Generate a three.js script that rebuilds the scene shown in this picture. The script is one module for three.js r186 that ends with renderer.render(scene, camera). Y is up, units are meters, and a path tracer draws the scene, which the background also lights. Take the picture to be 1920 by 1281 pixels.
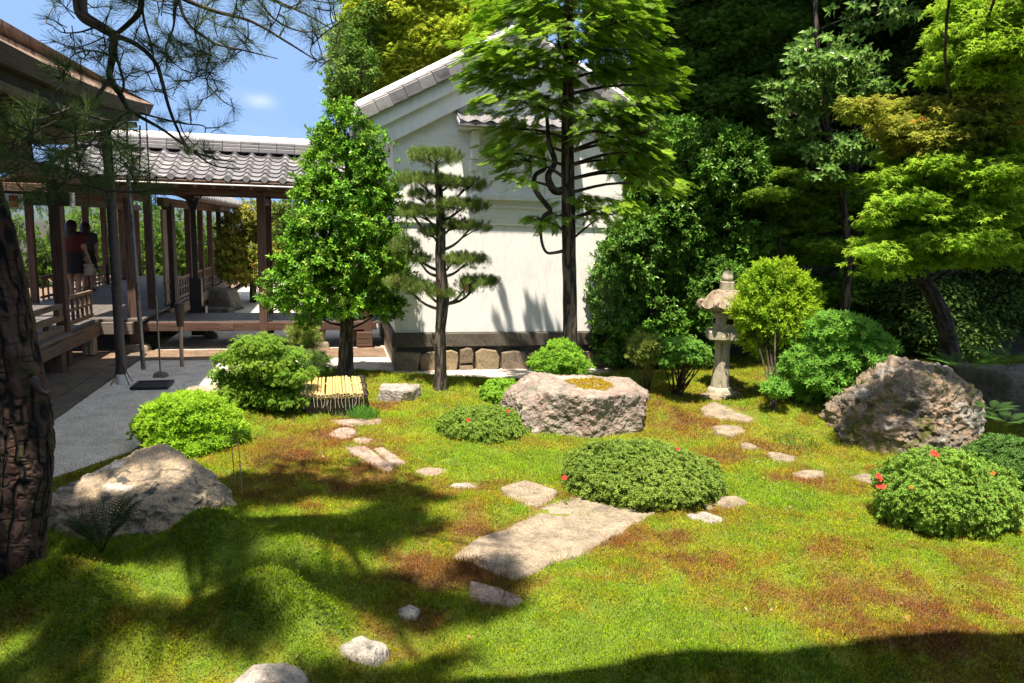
import * as THREE from 'three';
import { mergeGeometries, mergeVertices } from 'three/addons/utils/BufferGeometryUtils.js';
import { RoundedBoxGeometry } from 'three/addons/geometries/RoundedBoxGeometry.js';
import { MarchingCubes } from 'three/addons/objects/MarchingCubes.js';
import { ImprovedNoise } from 'three/addons/math/ImprovedNoise.js';

// ---------------------------------------------------------------- camera, sky, sun, exposure
const V = (x, y, z) => new THREE.Vector3(x, y, z);
const D2R = Math.PI / 180, FPX = 1371, EYE = 2.2, TURN = 13.9 * D2R;
const scene = new THREE.Scene();
const camera = new THREE.PerspectiveCamera(2 * Math.atan(640.5 / FPX) / D2R, 1920 / 1281, 0.1, 900);
camera.position.set(0, EYE, 0);
camera.rotation.set(-8.73 * D2R, 0, 1.5 * D2R, 'YXZ');
camera.updateMatrixWorld(true);
const renderer = new THREE.WebGLRenderer();
renderer.toneMapping = THREE.LinearToneMapping;
renderer.toneMappingExposure = 2.75;
renderer.shadowMap.enabled = true;
const SKY_STRENGTH = 0.47;

const CT = Math.cos(TURN), ST = Math.sin(TURN);
const W = (u, y, v) => V(u * CT - v * ST, y, -u * ST - v * CT);       // the garden's own grid: u along the corridor, v away from the veranda
const UV = (p) => [p.x * CT - p.z * ST, -p.x * ST - p.z * CT];
const SUN = W(-0.18, 1, -0.28).normalize();
const sun = new THREE.DirectionalLight(0xfff0dc, 4.6);
sun.position.copy(SUN).multiplyScalar(40);
sun.castShadow = true; sun.shadow.radius = 1.3;
sun.shadow.mapSize.set(4096, 4096);
Object.assign(sun.shadow.camera, { left: -22, right: 22, top: 22, bottom: -22, near: 1, far: 90 });
scene.add(sun);

// ---------------------------------------------------------------- random numbers and noise
let seed = 7;
const reseed = (s) => { seed = (s * 2654435761) >>> 0; };
const R = () => { seed = (seed + 0x6D2B79F5) >>> 0; let t = seed; t = Math.imul(t ^ (t >>> 15), t | 1); t ^= t + Math.imul(t ^ (t >>> 7), t | 61); return ((t ^ (t >>> 14)) >>> 0) / 4294967296; };
const RR = (a, b) => a + (b - a) * R();
const NZ = new ImprovedNoise();
const n3 = (x, y, z) => NZ.noise(x, y, z);
const fbm3 = (x, y, z, o = 4) => { let s = 0, a = 0.5, f = 1; for (let i = 0; i < o; i++) { s += a * NZ.noise(x * f + i * 7.3, y * f + i * 3.1, z * f - i * 5.7); a *= 0.5; f *= 2.03; } return s; };
const clamp = THREE.MathUtils.clamp, sstep = (a, b, x) => { const t = clamp((x - a) / (b - a), 0, 1); return t * t * (3 - 2 * t); };
const lerp = (a, b, t) => a + (b - a) * t;
const mix3 = (a, b, t) => [lerp(a[0], b[0], t), lerp(a[1], b[1], t), lerp(a[2], b[2], t)];
// periodic noise for textures
function hash2(i, j, s) { let h = Math.imul(i, 374761393) ^ Math.imul(j, 668265263) ^ Math.imul(s, 1442695041); h = Math.imul(h ^ (h >>> 13), 1274126177); return ((h ^ (h >>> 16)) >>> 0) / 4294967296; }
function pn(x, y, px, py, s) {
  const xi = Math.floor(x), yi = Math.floor(y), fx = x - xi, fy = y - yi, a = fx * fx * (3 - 2 * fx), b = fy * fy * (3 - 2 * fy);
  const m = (k, p) => ((k % p) + p) % p, x0 = m(xi, px), x1 = m(xi + 1, px), y0 = m(yi, py), y1 = m(yi + 1, py);
  return lerp(lerp(hash2(x0, y0, s), hash2(x1, y0, s), a), lerp(hash2(x0, y1, s), hash2(x1, y1, s), a), b);
}
function pf(u, v, fx, fy, o, s) { let t = 0, a = 0.5, w = 0; for (let i = 0; i < o; i++) { t += a * pn(u * fx, v * fy, fx, fy, s + i); w += a; a *= 0.55; fx *= 2; fy *= 2; } return t / w; }
function tex(size, fn, srgb = false, rx = 1, ry = 1) {
  const d = new Uint8Array(size * size * 4);
  for (let j = 0; j < size; j++) for (let i = 0; i < size; i++) {
    const c = fn((i + 0.5) / size, (j + 0.5) / size), k = (j * size + i) * 4;
    if (typeof c === 'number') d[k] = d[k + 1] = d[k + 2] = clamp(c, 0, 1) * 255; else for (let q = 0; q < 3; q++) d[k + q] = clamp(c[q], 0, 1) * 255;
    d[k + 3] = 255;
  }
  const t = new THREE.DataTexture(d, size, size);
  t.wrapS = t.wrapT = THREE.RepeatWrapping; t.magFilter = THREE.LinearFilter; t.minFilter = THREE.LinearFilter; t.repeat.set(rx, ry);
  if (srgb) t.colorSpace = THREE.SRGBColorSpace;
  t.needsUpdate = true;
  return t;
}

// ---------------------------------------------------------------- the sky
{
  const pd = V((490 - 960) / FPX, -(190 - 640.5) / FPX, -1).applyQuaternion(camera.quaternion).normalize(), PUFF = [Math.atan2(pd.z, pd.x), Math.asin(pd.y)];
  const w = 1024, h = 512, d = new Float32Array(w * h * 4);
  for (let j = 0; j < h; j++) for (let i = 0; i < w; i++) {
    const el = ((j + 0.5) / h - 0.5) * Math.PI, az = ((i + 0.5) / w - 0.5) * 2 * Math.PI;
    const x = Math.cos(el) * Math.cos(az), y = Math.sin(el), z = Math.cos(el) * Math.sin(az);
    const t = Math.pow(Math.max(0, y), 0.5);
    let c = mix3([0.29, 0.49, 0.83], [0.30, 0.46, 0.78], clamp(t * 1.1, 0, 1));
    if (y > 0.02) {
      const s = 1 / (y + 0.25), f = fbm3(x * s * 2.1 + 4.2, 1.7, z * s * 2.1 - 2.6, 5), g = fbm3(x * s * 0.7 + 9, 5.5, z * s * 0.7, 3);
      const cl = sstep(-0.3, 0.22, f + g * 0.5) * 0.92 * sstep(0.32, 0.6, y) + sstep(0.14, 0.5, f + g * 0.45) * 0.08 * sstep(0.02, 0.12, y);
      c = mix3(c, [1.16, 1.14, 1.14], clamp(cl, 0, 0.9));
    } else c = [0.20, 0.24, 0.20];
    const dx = (az - PUFF[0]) / 0.016, dy = (el - PUFF[1]) / 0.006, puff = Math.exp(-(dx * dx + dy * dy)) * (0.5 + 0.9 * fbm3(az * 60, el * 90, 3, 3) + 0.35);
    c = mix3(c, [1.0, 1.02, 1.06], clamp(puff * 0.55, 0, 0.55));
    const k = (j * w + i) * 4; d[k] = c[0]; d[k + 1] = c[1]; d[k + 2] = c[2]; d[k + 3] = 1;
  }
  const sky = new THREE.DataTexture(d, w, h, THREE.RGBAFormat, THREE.FloatType);
  sky.mapping = THREE.EquirectangularReflectionMapping; sky.magFilter = THREE.LinearFilter; sky.needsUpdate = true;
  scene.background = sky; scene.environment = sky;
  scene.backgroundIntensity = scene.environmentIntensity = SKY_STRENGTH;
}

// ---------------------------------------------------------------- from the photograph to places in the garden
const ray = (px, py) => V((px - 960) / FPX, -(py - 640.5) / FPX, -1).applyQuaternion(camera.quaternion);
const flat = (px, py, y = 0) => { const d = ray(px, py); return V(0, EYE, 0).addScaledVector(d, (y - EYE) / d.y); };
const P = (px, py, d) => { const r = ray(px, py); return V(0, EYE, 0).addScaledVector(r, d / -r.z); };       // at a distance d in front of the veranda
const onV = (px, py, v) => { const r = ray(px, py), A = V(-ST, 0, -CT); return V(0, EYE, 0).addScaledVector(r, v / r.dot(A)); };
const gv = (px, py, v) => { const p = onV(px, py, v), q = UV(p); return [q[0], p.y, q[1]]; };

const MOUNDS = [[390, 1065, .34, .24, .24], [490, 1185, .40, .20, .22], [120, 1150, .38, .26, .20], [230, 1240, .36, .2, .17], [335, 1195, .22, .14, -.14], [560, 1075, .3, .2, .12], [985, 800, .28, .25, .10], [480, 775, .6, .45, .08], [1310, 725, 1.1, .8, .10], [1500, 790, 1.0, .6, .15],
  [1700, 1225, .7, .2, .07], [1300, 1262, .4, .18, .06], [1215, 792, .38, .33, .19], [760, 720, .9, .5, .06], [900, 960, .35, .2, .05], [620, 1010, .5, .35, .06], [1600, 1060, .6, .4, .05], [1900, 1030, .6, .5, .08], [820, 1090, .3, .2, -.05], [760, 1190, .25, .2, -.06]]
  .map(([x, y, a, b, h]) => { const p = flat(x, y); return [p.x, p.z, a, b, h]; });
const EDGE = [[-500, 985], [85, 905], [250, 850], [330, 800], [380, 765], [430, 728], [475, 708], [570, 692], [690, 697], [760, 707], [900, 711], [1000, 712], [1130, 706]].map(([x, y]) => flat(x, y, -0.02));
const KURA_R = W(4.7, 0, 11.1), GRAVEL = [...EDGE.map((p) => [p.x, p.z]), [KURA_R.x, KURA_R.z]];
{ const a = W(9, 0, 40), b = W(-14, 0, 40), c = W(-14, 0, 4); for (const p of [a, b, c]) GRAVEL.push([p.x, p.z]); }
function inPoly(x, z, poly) { let c = false; for (let i = 0, j = poly.length - 1; i < poly.length; j = i++) { const [xi, zi] = poly[i], [xj, zj] = poly[j]; if ((zi > z) !== (zj > z) && x < ((xj - xi) * (z - zi)) / (zj - zi) + xi) c = !c; } return c; }
function edgeDist(x, z, poly, n = poly.length) { let m = 1e9; for (let i = 0; i + 1 < n; i++) { const [ax, az] = poly[i], [bx, bz] = poly[i + 1], ux = bx - ax, uz = bz - az, t = clamp(((x - ax) * ux + (z - az) * uz) / (ux * ux + uz * uz), 0, 1); m = Math.min(m, Math.hypot(x - ax - ux * t, z - az - uz * t)); } return m; }
function H(x, z) {                                                   // height of the moss
  let h = 0.022 * n3(x * 1.3, 0, z * 1.3) + 0.016 * n3(x * 3.4, 5, z * 3.4) + 0.030 * (0.45 - Math.abs(n3(x * 3.1 + 7, 3, z * 3.1))) + 0.012 * n3(x * 9, 2, z * 9) + 0.007 * n3(x * 22, 6, z * 22);
  for (const [mx, mz, a, b, k] of MOUNDS) { const q = ((x - mx) / a) ** 2 + ((z - mz) / b) ** 2; if (q < 9) h += 1.5 * k * Math.exp(-q); }
  h += 0.22 * sstep(2.6, 5.5, x) * sstep(-6.5, -9.5, z);
  const near = sstep(0.16, 0.0, edgeDist(x, z, GRAVEL, EDGE.length + 1));
  if (inPoly(x, z, GRAVEL)) h = Math.min(h * (1 - sstep(0, 0.2, 1 - near)), -0.10 * (1 - near) - 0.0 * near);
  else h = lerp(h, h * 0.4 - 0.01, near);
  return h;
}
function G(px, py) {                                                 // where a ray through the photograph meets the moss
  let y = 0, p = flat(px, py, 0);
  for (let i = 0; i < 8; i++) { y = H(p.x, p.z); p = flat(px, py, y); }
  return p;
}

// ---------------------------------------------------------------- names, labels, groups
const used = new Map();
function numbered(name) { const n = used.get(name) ?? 0; used.set(name, n + 1); return n ? name + '_' + String(n).padStart(3, '0') : name; }
function tag(o, label, category, group) { o.userData = { label, category }; if (group) o.userData.group = group; return o; }
function thing(name, label, category, p = V(0, 0, 0), turn = 0, group) {
  const o = new THREE.Group(); o.name = numbered(name); o.position.copy(p); o.rotation.y = turn; scene.add(o); o.updateMatrixWorld(true);
  return tag(o, label, category, group);
}
function part(parent, name, geo, mat, stuff) {
  const m = new THREE.Mesh(Array.isArray(geo) ? merge(geo) : geo, mat); m.name = name; m.castShadow = m.receiveShadow = true; parent.add(m);
  if (stuff) m.userData.kind = 'stuff';
  return m;
}
function structure(name, geo, mat, p) { const m = part(scene, numbered(name), geo, mat); if (p) m.position.copy(p); m.userData.kind = 'structure'; return m; }
function plain(g) { const o = g.index ? g.toNonIndexed() : g; for (const k of Object.keys(o.attributes)) if (!['position', 'normal', 'uv', 'color'].includes(k)) o.deleteAttribute(k); if (!o.attributes.uv) o.setAttribute('uv', new THREE.BufferAttribute(new Float32Array(o.attributes.position.count * 2), 2)); return o; }
function merge(list) { const a = list.map(plain), hasC = a.some((g) => g.attributes.color); if (hasC) for (const g of a) if (!g.attributes.color) g.setAttribute('color', new THREE.BufferAttribute(new Float32Array(g.attributes.position.count * 3).fill(1), 3)); return mergeGeometries(a); }

// ---------------------------------------------------------------- geometry helpers
function boxUV(g, axis, ou = 0, ov = 0) {                           // uv in metres, u along the grain
  const p = g.attributes.position, n = g.attributes.normal, uv = new Float32Array(p.count * 2);
  for (let i = 0; i < p.count; i++) {
    const a = [p.getX(i), p.getY(i), p.getZ(i)], m = [Math.abs(n.getX(i)), Math.abs(n.getY(i)), Math.abs(n.getZ(i))], k = m.indexOf(Math.max(...m));
    const others = [0, 1, 2].filter((q) => q !== k); let s = others[0], t = others[1];
    if (t === axis) [s, t] = [t, s];
    uv[i * 2] = a[s] + ou; uv[i * 2 + 1] = a[t] + ov;
  }
  g.setAttribute('uv', new THREE.BufferAttribute(uv, 2)); return g;
}
function box(w, h, d, r = 0.006, grain) {
  r = Math.min(r, w / 2.2, h / 2.2, d / 2.2);
  const g = plain(new RoundedBoxGeometry(w, h, d, 1, r)); const s = [w, h, d];
  return boxUV(g, grain ?? s.indexOf(Math.max(...s)), R() * 7, R() * 7);
}
const gbox = (u0, u1, y0, y1, v0, v1, o, r, grain) => box(Math.abs(u1 - u0), Math.abs(y1 - y0), Math.abs(v1 - v0), r, grain).translate((u0 + u1) / 2 - o[0], (y0 + y1) / 2 - o[1], -((v0 + v1) / 2 - o[2]));
function beam(a, b, w, h, r = 0.006) {                               // a squared timber from a to b
  const L = a.distanceTo(b), g = box(w, h, L, r, 2), m = new THREE.Matrix4(), z = b.clone().sub(a).normalize(), up = Math.abs(z.y) > 0.95 ? V(1, 0, 0) : V(0, 1, 0), x = up.clone().cross(z).normalize(), y = z.clone().cross(x);
  m.makeBasis(x, y, z).setPosition(a.clone().lerp(b, 0.5)); return g.applyMatrix4(m);
}
function tube(pts, rad, sides = 7, seg, rough = 0, capEnds = false) {
  const n = seg ?? Math.max(2, pts.length * 3), curve = new THREE.CatmullRomCurve3(pts, false, 'centripetal'), pos = [], nor = [], uv = [], idx = [];
  const P0 = []; for (let i = 0; i <= n; i++) P0.push(pts.length === 2 ? pts[0].clone().lerp(pts[1], i / n) : curve.getPoint(i / n));
  let side = null, len = 0;
  for (let i = 0; i <= n; i++) {
    const t = P0[Math.min(n, i + 1)].clone().sub(P0[Math.max(0, i - 1)]).normalize();
    if (!side) side = (Math.abs(t.y) > 0.9 ? V(1, 0, 0) : V(0, 1, 0)).cross(t).normalize(); else side.addScaledVector(t, -side.dot(t)).normalize();
    const up = t.clone().cross(side), f = (i / n) * (rad.length - 1), k = Math.min(rad.length - 2, Math.floor(f)), r = lerp(rad[k], rad[k + 1], f - k);
    if (i) len += P0[i].distanceTo(P0[i - 1]);
    for (let j = 0; j <= sides; j++) {
      const a = (j / sides) * Math.PI * 2, rr = r * (1 + rough * n3(Math.cos(a) * 1.6 + P0[0].x * 9, len * 5 + P0[0].y, Math.sin(a) * 1.6)), q = side.clone().multiplyScalar(Math.cos(a)).addScaledVector(up, Math.sin(a));
      pos.push(P0[i].x + q.x * rr, P0[i].y + q.y * rr, P0[i].z + q.z * rr); nor.push(q.x, q.y, q.z); uv.push(len, (j / sides) * Math.max(0.05, 2 * Math.PI * rad[0]));
    }
  }
  for (let i = 0; i < n; i++) for (let j = 0; j < sides; j++) { const a = i * (sides + 1) + j, b = a + sides + 1; idx.push(a, a + 1, b, b, a + 1, b + 1); }
  if (capEnds) for (const [i, flip] of [[0, 1], [n, 0]]) { const c = pos.length / 3, t = P0[i].clone().sub(P0[i ? i - 1 : 1]).normalize(); pos.push(P0[i].x, P0[i].y, P0[i].z); nor.push(t.x, t.y, t.z); uv.push(0, 0); for (let j = 0; j <= sides; j++) { const q = (i * (sides + 1) + j) * 3; pos.push(pos[q], pos[q + 1], pos[q + 2]); nor.push(t.x, t.y, t.z); uv.push(0.01 * j, 0); } for (let j = 0; j < sides; j++) flip ? idx.push(c, c + 2 + j, c + 1 + j) : idx.push(c, c + 1 + j, c + 2 + j); }
  const g = new THREE.BufferGeometry();
  g.setAttribute('position', new THREE.Float32BufferAttribute(pos, 3)); g.setAttribute('normal', new THREE.Float32BufferAttribute(nor, 3)); g.setAttribute('uv', new THREE.Float32BufferAttribute(uv, 2)); g.setIndex(idx);
  return g;
}
function tris(list, uvs, smooth) {                                   // list of [a, b, c] points
  const g = new THREE.BufferGeometry(); g.setAttribute('position', new THREE.Float32BufferAttribute(list.flat().flatMap((p) => (p.isVector3 ? [p.x, p.y, p.z] : p)), 3));
  g.setAttribute('uv', new THREE.Float32BufferAttribute(uvs ?? list.flat().flatMap(() => [0.5, 0.5]), 2)); g.computeVertexNormals(); return g;
}
function grid(nu, nv, fn, uvScale) {                                 // a sheet fn(s, t) -> [x, y, z, u, v]
  const pos = [], uv = [], idx = [], col = [];
  for (let j = 0; j <= nv; j++) for (let i = 0; i <= nu; i++) { const q = fn(i / nu, j / nv); pos.push(q[0], q[1], q[2]); uv.push(q[3] ?? i / nu, q[4] ?? j / nv); if (q[5]) col.push(...q[5]); }
  for (let j = 0; j < nv; j++) for (let i = 0; i < nu; i++) { const a = j * (nu + 1) + i, b = a + nu + 1; idx.push(a, a + 1, b, b, a + 1, b + 1); }
  const g = new THREE.BufferGeometry(); g.setAttribute('position', new THREE.Float32BufferAttribute(pos, 3)); g.setAttribute('uv', new THREE.Float32BufferAttribute(uv, 2)); if (col.length) g.setAttribute('color', new THREE.Float32BufferAttribute(col, 3)); g.setIndex(idx); g.computeVertexNormals(); return g;
}
function paint(g, c) { const n = g.attributes.position.count, a = new Float32Array(n * 3); for (let i = 0; i < n; i++) { const q = typeof c === 'function' ? c(g.attributes.position.getX(i), g.attributes.position.getY(i), g.attributes.position.getZ(i), i) : c; a.set(q, i * 3); } g.setAttribute('color', new THREE.BufferAttribute(a, 3)); return g; }

// ---------------------------------------------------------------- materials
const std = (o) => new THREE.MeshStandardMaterial(o), phys = (o) => new THREE.MeshPhysicalMaterial(o), lin = (r, g, b) => new THREE.Color().setRGB(r, g, b);
const tWood = tex(512, (u, v) => { const g = pf(u, v, 3, 60, 4, 11), w = pf(u, v, 4, 10, 4, 31), s = pf(u, v, 8, 160, 2, 51); return 0.12 + 0.75 * g + 0.30 * w + 0.22 * s - 0.3 * sstep(0.62, 0.72, pf(u, v, 2, 46, 3, 57)); });
const tBark = tex(512, (u, v) => { const a = pf(u, v, 5, 14, 4, 3), b = Math.abs(pf(u, v, 4, 12, 3, 9) - 0.5) * 2; return 0.12 + 0.9 * sstep(0.04, 0.42, b) * (0.45 + 0.55 * a); });
const tPine = tex(512, (u, v) => { const q = v + 0.05 * pf(u, v, 6, 6, 2, 71), a = pf(u, v, 10, 16, 4, 23), b = Math.abs(pf(u, q, 6, 14, 2, 19) - 0.5) * 2, c = Math.abs(pf(u, v, 22, 8, 2, 29) - 0.5) * 2; return clamp(sstep(0.03, 0.28, b), 0, 1) * (0.35 + 0.4 * a + 0.3 * sstep(0.0, 0.2, c)) ; });
const tStone = tex(512, (u, v) => { const a = pf(u, v, 5, 5, 5, 41), b = pf(u, v, 60, 60, 2, 43), c = pf(u, v, 14, 14, 3, 47); return 0.34 + 0.45 * a + 0.30 * (b - 0.5) + 0.42 * (c - 0.5) * (c > 0.62 ? -1.4 : 1) + 0.05; });
const tGrit = tex(512, (u, v) => { const b = pf(u, v, 128, 128, 2, 61), c = pf(u, v, 40, 40, 3, 67), d = pf(u, v, 7, 7, 3, 69); return 0.40 + 0.55 * b + 0.20 * (c - 0.5) + 0.40 * (d - 0.5) - (hash2(Math.floor(u * 170), Math.floor(v * 170), 5) > 0.985 ? 0.45 : 0); });
const tPlaster = tex(512, (u, v) => { const a = pf(u, v, 4, 4, 5, 81), b = pf(u, v, 30, 5, 3, 85); return 0.90 + 0.10 * a - 0.09 * sstep(0.52, 0.8, b) - 0.05 * sstep(0.55, 0.75, pf(u, v, 9, 9, 4, 88)); });
const tTile = tex(256, (u, v) => { const a = pf(u, v, 4, 4, 5, 91), b = pf(u, v, 20, 20, 3, 95); return 0.45 + 0.4 * a + 0.3 * (b - 0.5) - 0.25 * sstep(0.62, 0.8, pf(u, v, 6, 9, 4, 97)); });
const wood = (r, g, b, rough = 0.78) => std({ color: lin(r, g, b), map: tWood, bumpMap: tWood, bumpScale: 0.004, roughness: rough });
const M = {
  post: wood(0.115, 0.062, 0.045), beam: wood(0.15, 0.085, 0.055), dark: wood(0.06, 0.042, 0.032), grey: wood(0.20, 0.165, 0.14), deck: wood(0.15, 0.135, 0.125, 0.6), rail: wood(0.21, 0.14, 0.09), pale: wood(0.42, 0.33, 0.24),
  shingle: std({ color: lin(0.24, 0.16, 0.115), map: tWood, bumpMap: tBark, bumpScale: 0.012, roughness: 0.95 }),
  bark: std({ color: lin(0.15, 0.12, 0.095), map: tBark, bumpMap: tBark, bumpScale: 0.012, roughness: 0.95 }),
  pinebark: std({ color: lin(0.135, 0.082, 0.058), map: tPine, bumpMap: tPine, bumpScale: 0.03, roughness: 0.95, vertexColors: true }),
  twig: std({ color: lin(0.10, 0.07, 0.055), map: tBark, bumpMap: tBark, bumpScale: 0.004, roughness: 0.9 }),
  stem: std({ color: lin(0.16, 0.12, 0.08), map: tBark, bumpMap: tBark, bumpScale: 0.003, roughness: 0.9 }),
  plaster: std({ color: lin(0.91, 0.915, 0.93), map: tPlaster, bumpMap: tPlaster, bumpScale: 0.004, roughness: 0.9 }),
  stone: std({ color: lin(0.42, 0.37, 0.30), map: tStone, bumpMap: tStone, bumpScale: 0.012, roughness: 0.92, vertexColors: true }),
  rock: std({ color: lin(1, 1, 1), map: tStone, bumpMap: tStone, bumpScale: 0.03, roughness: 0.9, vertexColors: true }),
  granite: std({ color: lin(0.86, 0.83, 0.73), map: tStone, bumpMap: tGrit, bumpScale: 0.005, roughness: 0.9, vertexColors: true }),
  concrete: std({ color: lin(0.17, 0.15, 0.12), map: tStone, bumpMap: tGrit, bumpScale: 0.003, roughness: 0.9 }),
  gravel: std({ color: lin(1.0, 0.91, 0.79), map: tGrit, bumpMap: tGrit, bumpScale: 0.03, roughness: 0.95 }),
  earth: std({ color: lin(0.30, 0.20, 0.13), map: tStone, bumpMap: tGrit, bumpScale: 0.01, roughness: 1 }),
  soil: std({ color: lin(0.05, 0.045, 0.03), map: tStone, bumpMap: tStone, bumpScale: 0.03, roughness: 1 }),
  tile: std({ color: lin(0.29, 0.285, 0.30), map: tTile, bumpMap: tTile, bumpScale: 0.002, roughness: 0.45 }),
  tile2: std({ color: lin(0.23, 0.225, 0.24), map: tTile, bumpMap: tTile, bumpScale: 0.002, roughness: 0.45 }),
  tile3: std({ color: lin(0.37, 0.36, 0.365), map: tTile, bumpMap: tTile, bumpScale: 0.002, roughness: 0.5 }),
  ridge: std({ color: lin(0.78, 0.77, 0.77), map: tPlaster, bumpMap: tTile, bumpScale: 0.002, roughness: 0.55 }),
  metal: std({ color: lin(0.10, 0.10, 0.11), roughness: 0.45, metalness: 0.6, map: tTile }),
  steel: std({ color: lin(0.40, 0.40, 0.40), roughness: 0.4, metalness: 0.8, map: tTile }),
  black: std({ color: lin(0.012, 0.012, 0.013), roughness: 0.5 }),
  brownpipe: std({ color: lin(0.085, 0.07, 0.075), roughness: 0.5, map: tTile }),
  copper: std({ color: lin(0.10, 0.11, 0.09), roughness: 0.6, metalness: 0.4, map: tTile }),
  white: std({ color: lin(0.78, 0.77, 0.74), roughness: 0.8, map: tPlaster }),
  bamboo: [0, 1, 2].map((k) => std({ color: [lin(0.62, 0.46, 0.17), lin(0.54, 0.38, 0.15), lin(0.66, 0.53, 0.25)][k], map: tPlaster, bumpMap: tWood, bumpScale: 0.001, roughness: 0.45 })),
  bamboocut: std({ color: lin(0.16, 0.09, 0.05), roughness: 0.9 }),
  cord: std({ color: lin(0.55, 0.50, 0.42), roughness: 0.9 }),
  mossground: std({ color: lin(1, 1, 1), vertexColors: true, roughness: 1, map: tGrit, bumpMap: tGrit, bumpScale: 0.01 }),
};
const leafMat = (o) => phys({ color: lin(1, 1, 1), vertexColors: true, side: THREE.DoubleSide, roughness: 1, transmission: 0.35, thickness: 0, ior: 1.4, specularIntensity: 0.2, ...o });
const ML = {
  glossy: leafMat({ transmission: 0.22, clearcoat: 0.4, clearcoatRoughness: 0.3 }), soft: leafMat({ transmission: 0.52 }), matte: leafMat({ transmission: 0.3 }), semi: leafMat({ transmission: 0.3, clearcoat: 0.18, clearcoatRoughness: 0.4 }),
  moss: leafMat({ transmission: 0.45 }), needle: leafMat({ transmission: 0.2, clearcoat: 0.15, clearcoatRoughness: 0.4 }),
};

// ---------------------------------------------------------------- stepping stones (their outlines are needed by the moss)
// name, label, outline in the photograph, height of the top above the moss, kind
const SLABS = [
  ['flagstone', 'largest flat grey flagstone in the middle of the moss', [[1075, 934], [1125, 941], [1218, 965], [1178, 985], [1150, 1004], [1118, 1020], [1075, 1043], [1038, 1052], [1010, 1072], [968, 1086], [915, 1062], [862, 1043], [905, 1014], [960, 992], [988, 976], [1005, 956]], 0.035, 0],
  ['stepping_stone', 'squarish stepping stone touching the upper left corner of the largest flagstone', [[943, 918], [985, 908], [1010, 913], [1041, 926], [1030, 940], [992, 951], [960, 934]], 0.05, 0],
  ['stepping_stone', 'pinkish oblong stone just below the largest flagstone', [[884, 1104], [905, 1100], [940, 1106], [977, 1126], [955, 1139], [920, 1135], [890, 1124]], 0.05, 2],
  ['stepping_stone', 'white and grey jagged stone near the bottom edge left of centre', [[633, 1214], [660, 1203], [678, 1205], [690, 1212], [721, 1234], [700, 1246], [668, 1237], [640, 1228]], 0.07, 1],
  ['stepping_stone', 'pale grey stone cut by the bottom edge of the photo', [[443, 1278], [468, 1258], [500, 1249], [535, 1251], [560, 1262], [572, 1278], [555, 1300], [445, 1300]], 0.06, 1],
  ['stepping_stone', 'small grey stone half sunk in a brown hollow below left of the largest flagstone', [[746, 1146], [768, 1138], [786, 1146], [778, 1156], [752, 1158]], 0.03, 1],
  ['stone_bar', 'longer of two parallel narrow stone bars in the moss', [[649, 841], [683, 839], [700, 850], [734, 878], [724, 885], [700, 875], [668, 856]], 0.03, 2],
  ['stone_bar', 'shorter of two parallel narrow stone bars in the moss', [[702, 843], [718, 842], [738, 855], [758, 869], [744, 875], [722, 860]], 0.03, 2],
  ['stepping_stone', 'pinkish flat stone right below the two parallel stone bars', [[779, 886], [798, 880], [838, 881], [834, 889], [800, 893]], 0.02, 2],
  ['stepping_stone', 'thin white stone between the stone bars and the squarish stepping stone', [[842, 913], [870, 907], [900, 905], [895, 914], [860, 915]], 0.02, 1],
  ['stepping_stone', 'light ragged stone below left of the narrow slab in front of the bamboo cover', [[618, 815], [632, 806], [660, 804], [666, 814], [655, 821], [630, 821]], 0.04, 2],
  ['stepping_stone', 'little pink stone above the longer stone bar', [[664, 826], [680, 821], [697, 825], [690, 830], [670, 831]], 0.02, 2],
  ['stepping_stone', 'long narrow slab in front of the grass tuft and bamboo cover', [[622, 789], [660, 787], [712, 789], [708, 796], [660, 797], [628, 795]], 0.03, 2],
  ['stepping_stone', 'wide tan stepping stone right of the big mossy topped boulder', [[1318, 770], [1340, 761], [1380, 763], [1415, 772], [1424, 783], [1400, 791], [1350, 787], [1325, 780]], 0.06, 0],
  ['stepping_stone', 'tan rounded stepping stone just below the wide tan one', [[1339, 805], [1360, 798], [1388, 800], [1393, 810], [1370, 818], [1345, 815]], 0.07, 0],
  ['stepping_stone', 'small buried stepping stone third in the row leading down from the lantern', [[1388, 834], [1405, 831], [1420, 838], [1410, 844], [1394, 841]], 0.03, 0],
  ['stepping_stone', 'flat tan stone in front of the dark lower corner of the right boulder', [[1441, 854], [1462, 851], [1490, 860], [1480, 866], [1452, 862]], 0.04, 0],
  ['stepping_stone', 'pale slab beside brown moss left of the round flowering shrub', [[1486, 889], [1510, 885], [1542, 888], [1540, 896], [1500, 897]], 0.05, 0],
  ['stepping_stone', 'tan stone partly behind the red flowers of the round flowering shrub', [[1598, 896], [1622, 893], [1650, 899], [1648, 912], [1618, 904]], 0.04, 0],
  ['stepping_stone', 'mossy flat stone at the lower right edge of the widest low shrub', [[1304, 941], [1335, 934], [1378, 936], [1396, 945], [1372, 952], [1330, 955]], 0.03, 0],
  ['stepping_stone', 'light stone lying right of the largest flagstone', [[1288, 967], [1318, 964], [1345, 969], [1357, 976], [1330, 981], [1300, 976]], 0.03, 1],
  ['lantern_footing', 'irregular flat footing stone at the foot of the stone lantern', [[1316, 742], [1338, 733], [1362, 728], [1386, 733], [1390, 742], [1360, 747], [1336, 752]], 0.05, 0],
].map(([name, label, poly, top, kind]) => ({ name, label, top, kind, pts: poly.map(([x, y]) => G(x, y)) }));
for (const s of SLABS) { s.c = s.pts.reduce((a, p) => a.add(p), V(0, 0, 0)).divideScalar(s.pts.length); s.y = s.c.y; s.flat = s.pts.map((p) => [p.x, p.z]); }

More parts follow.
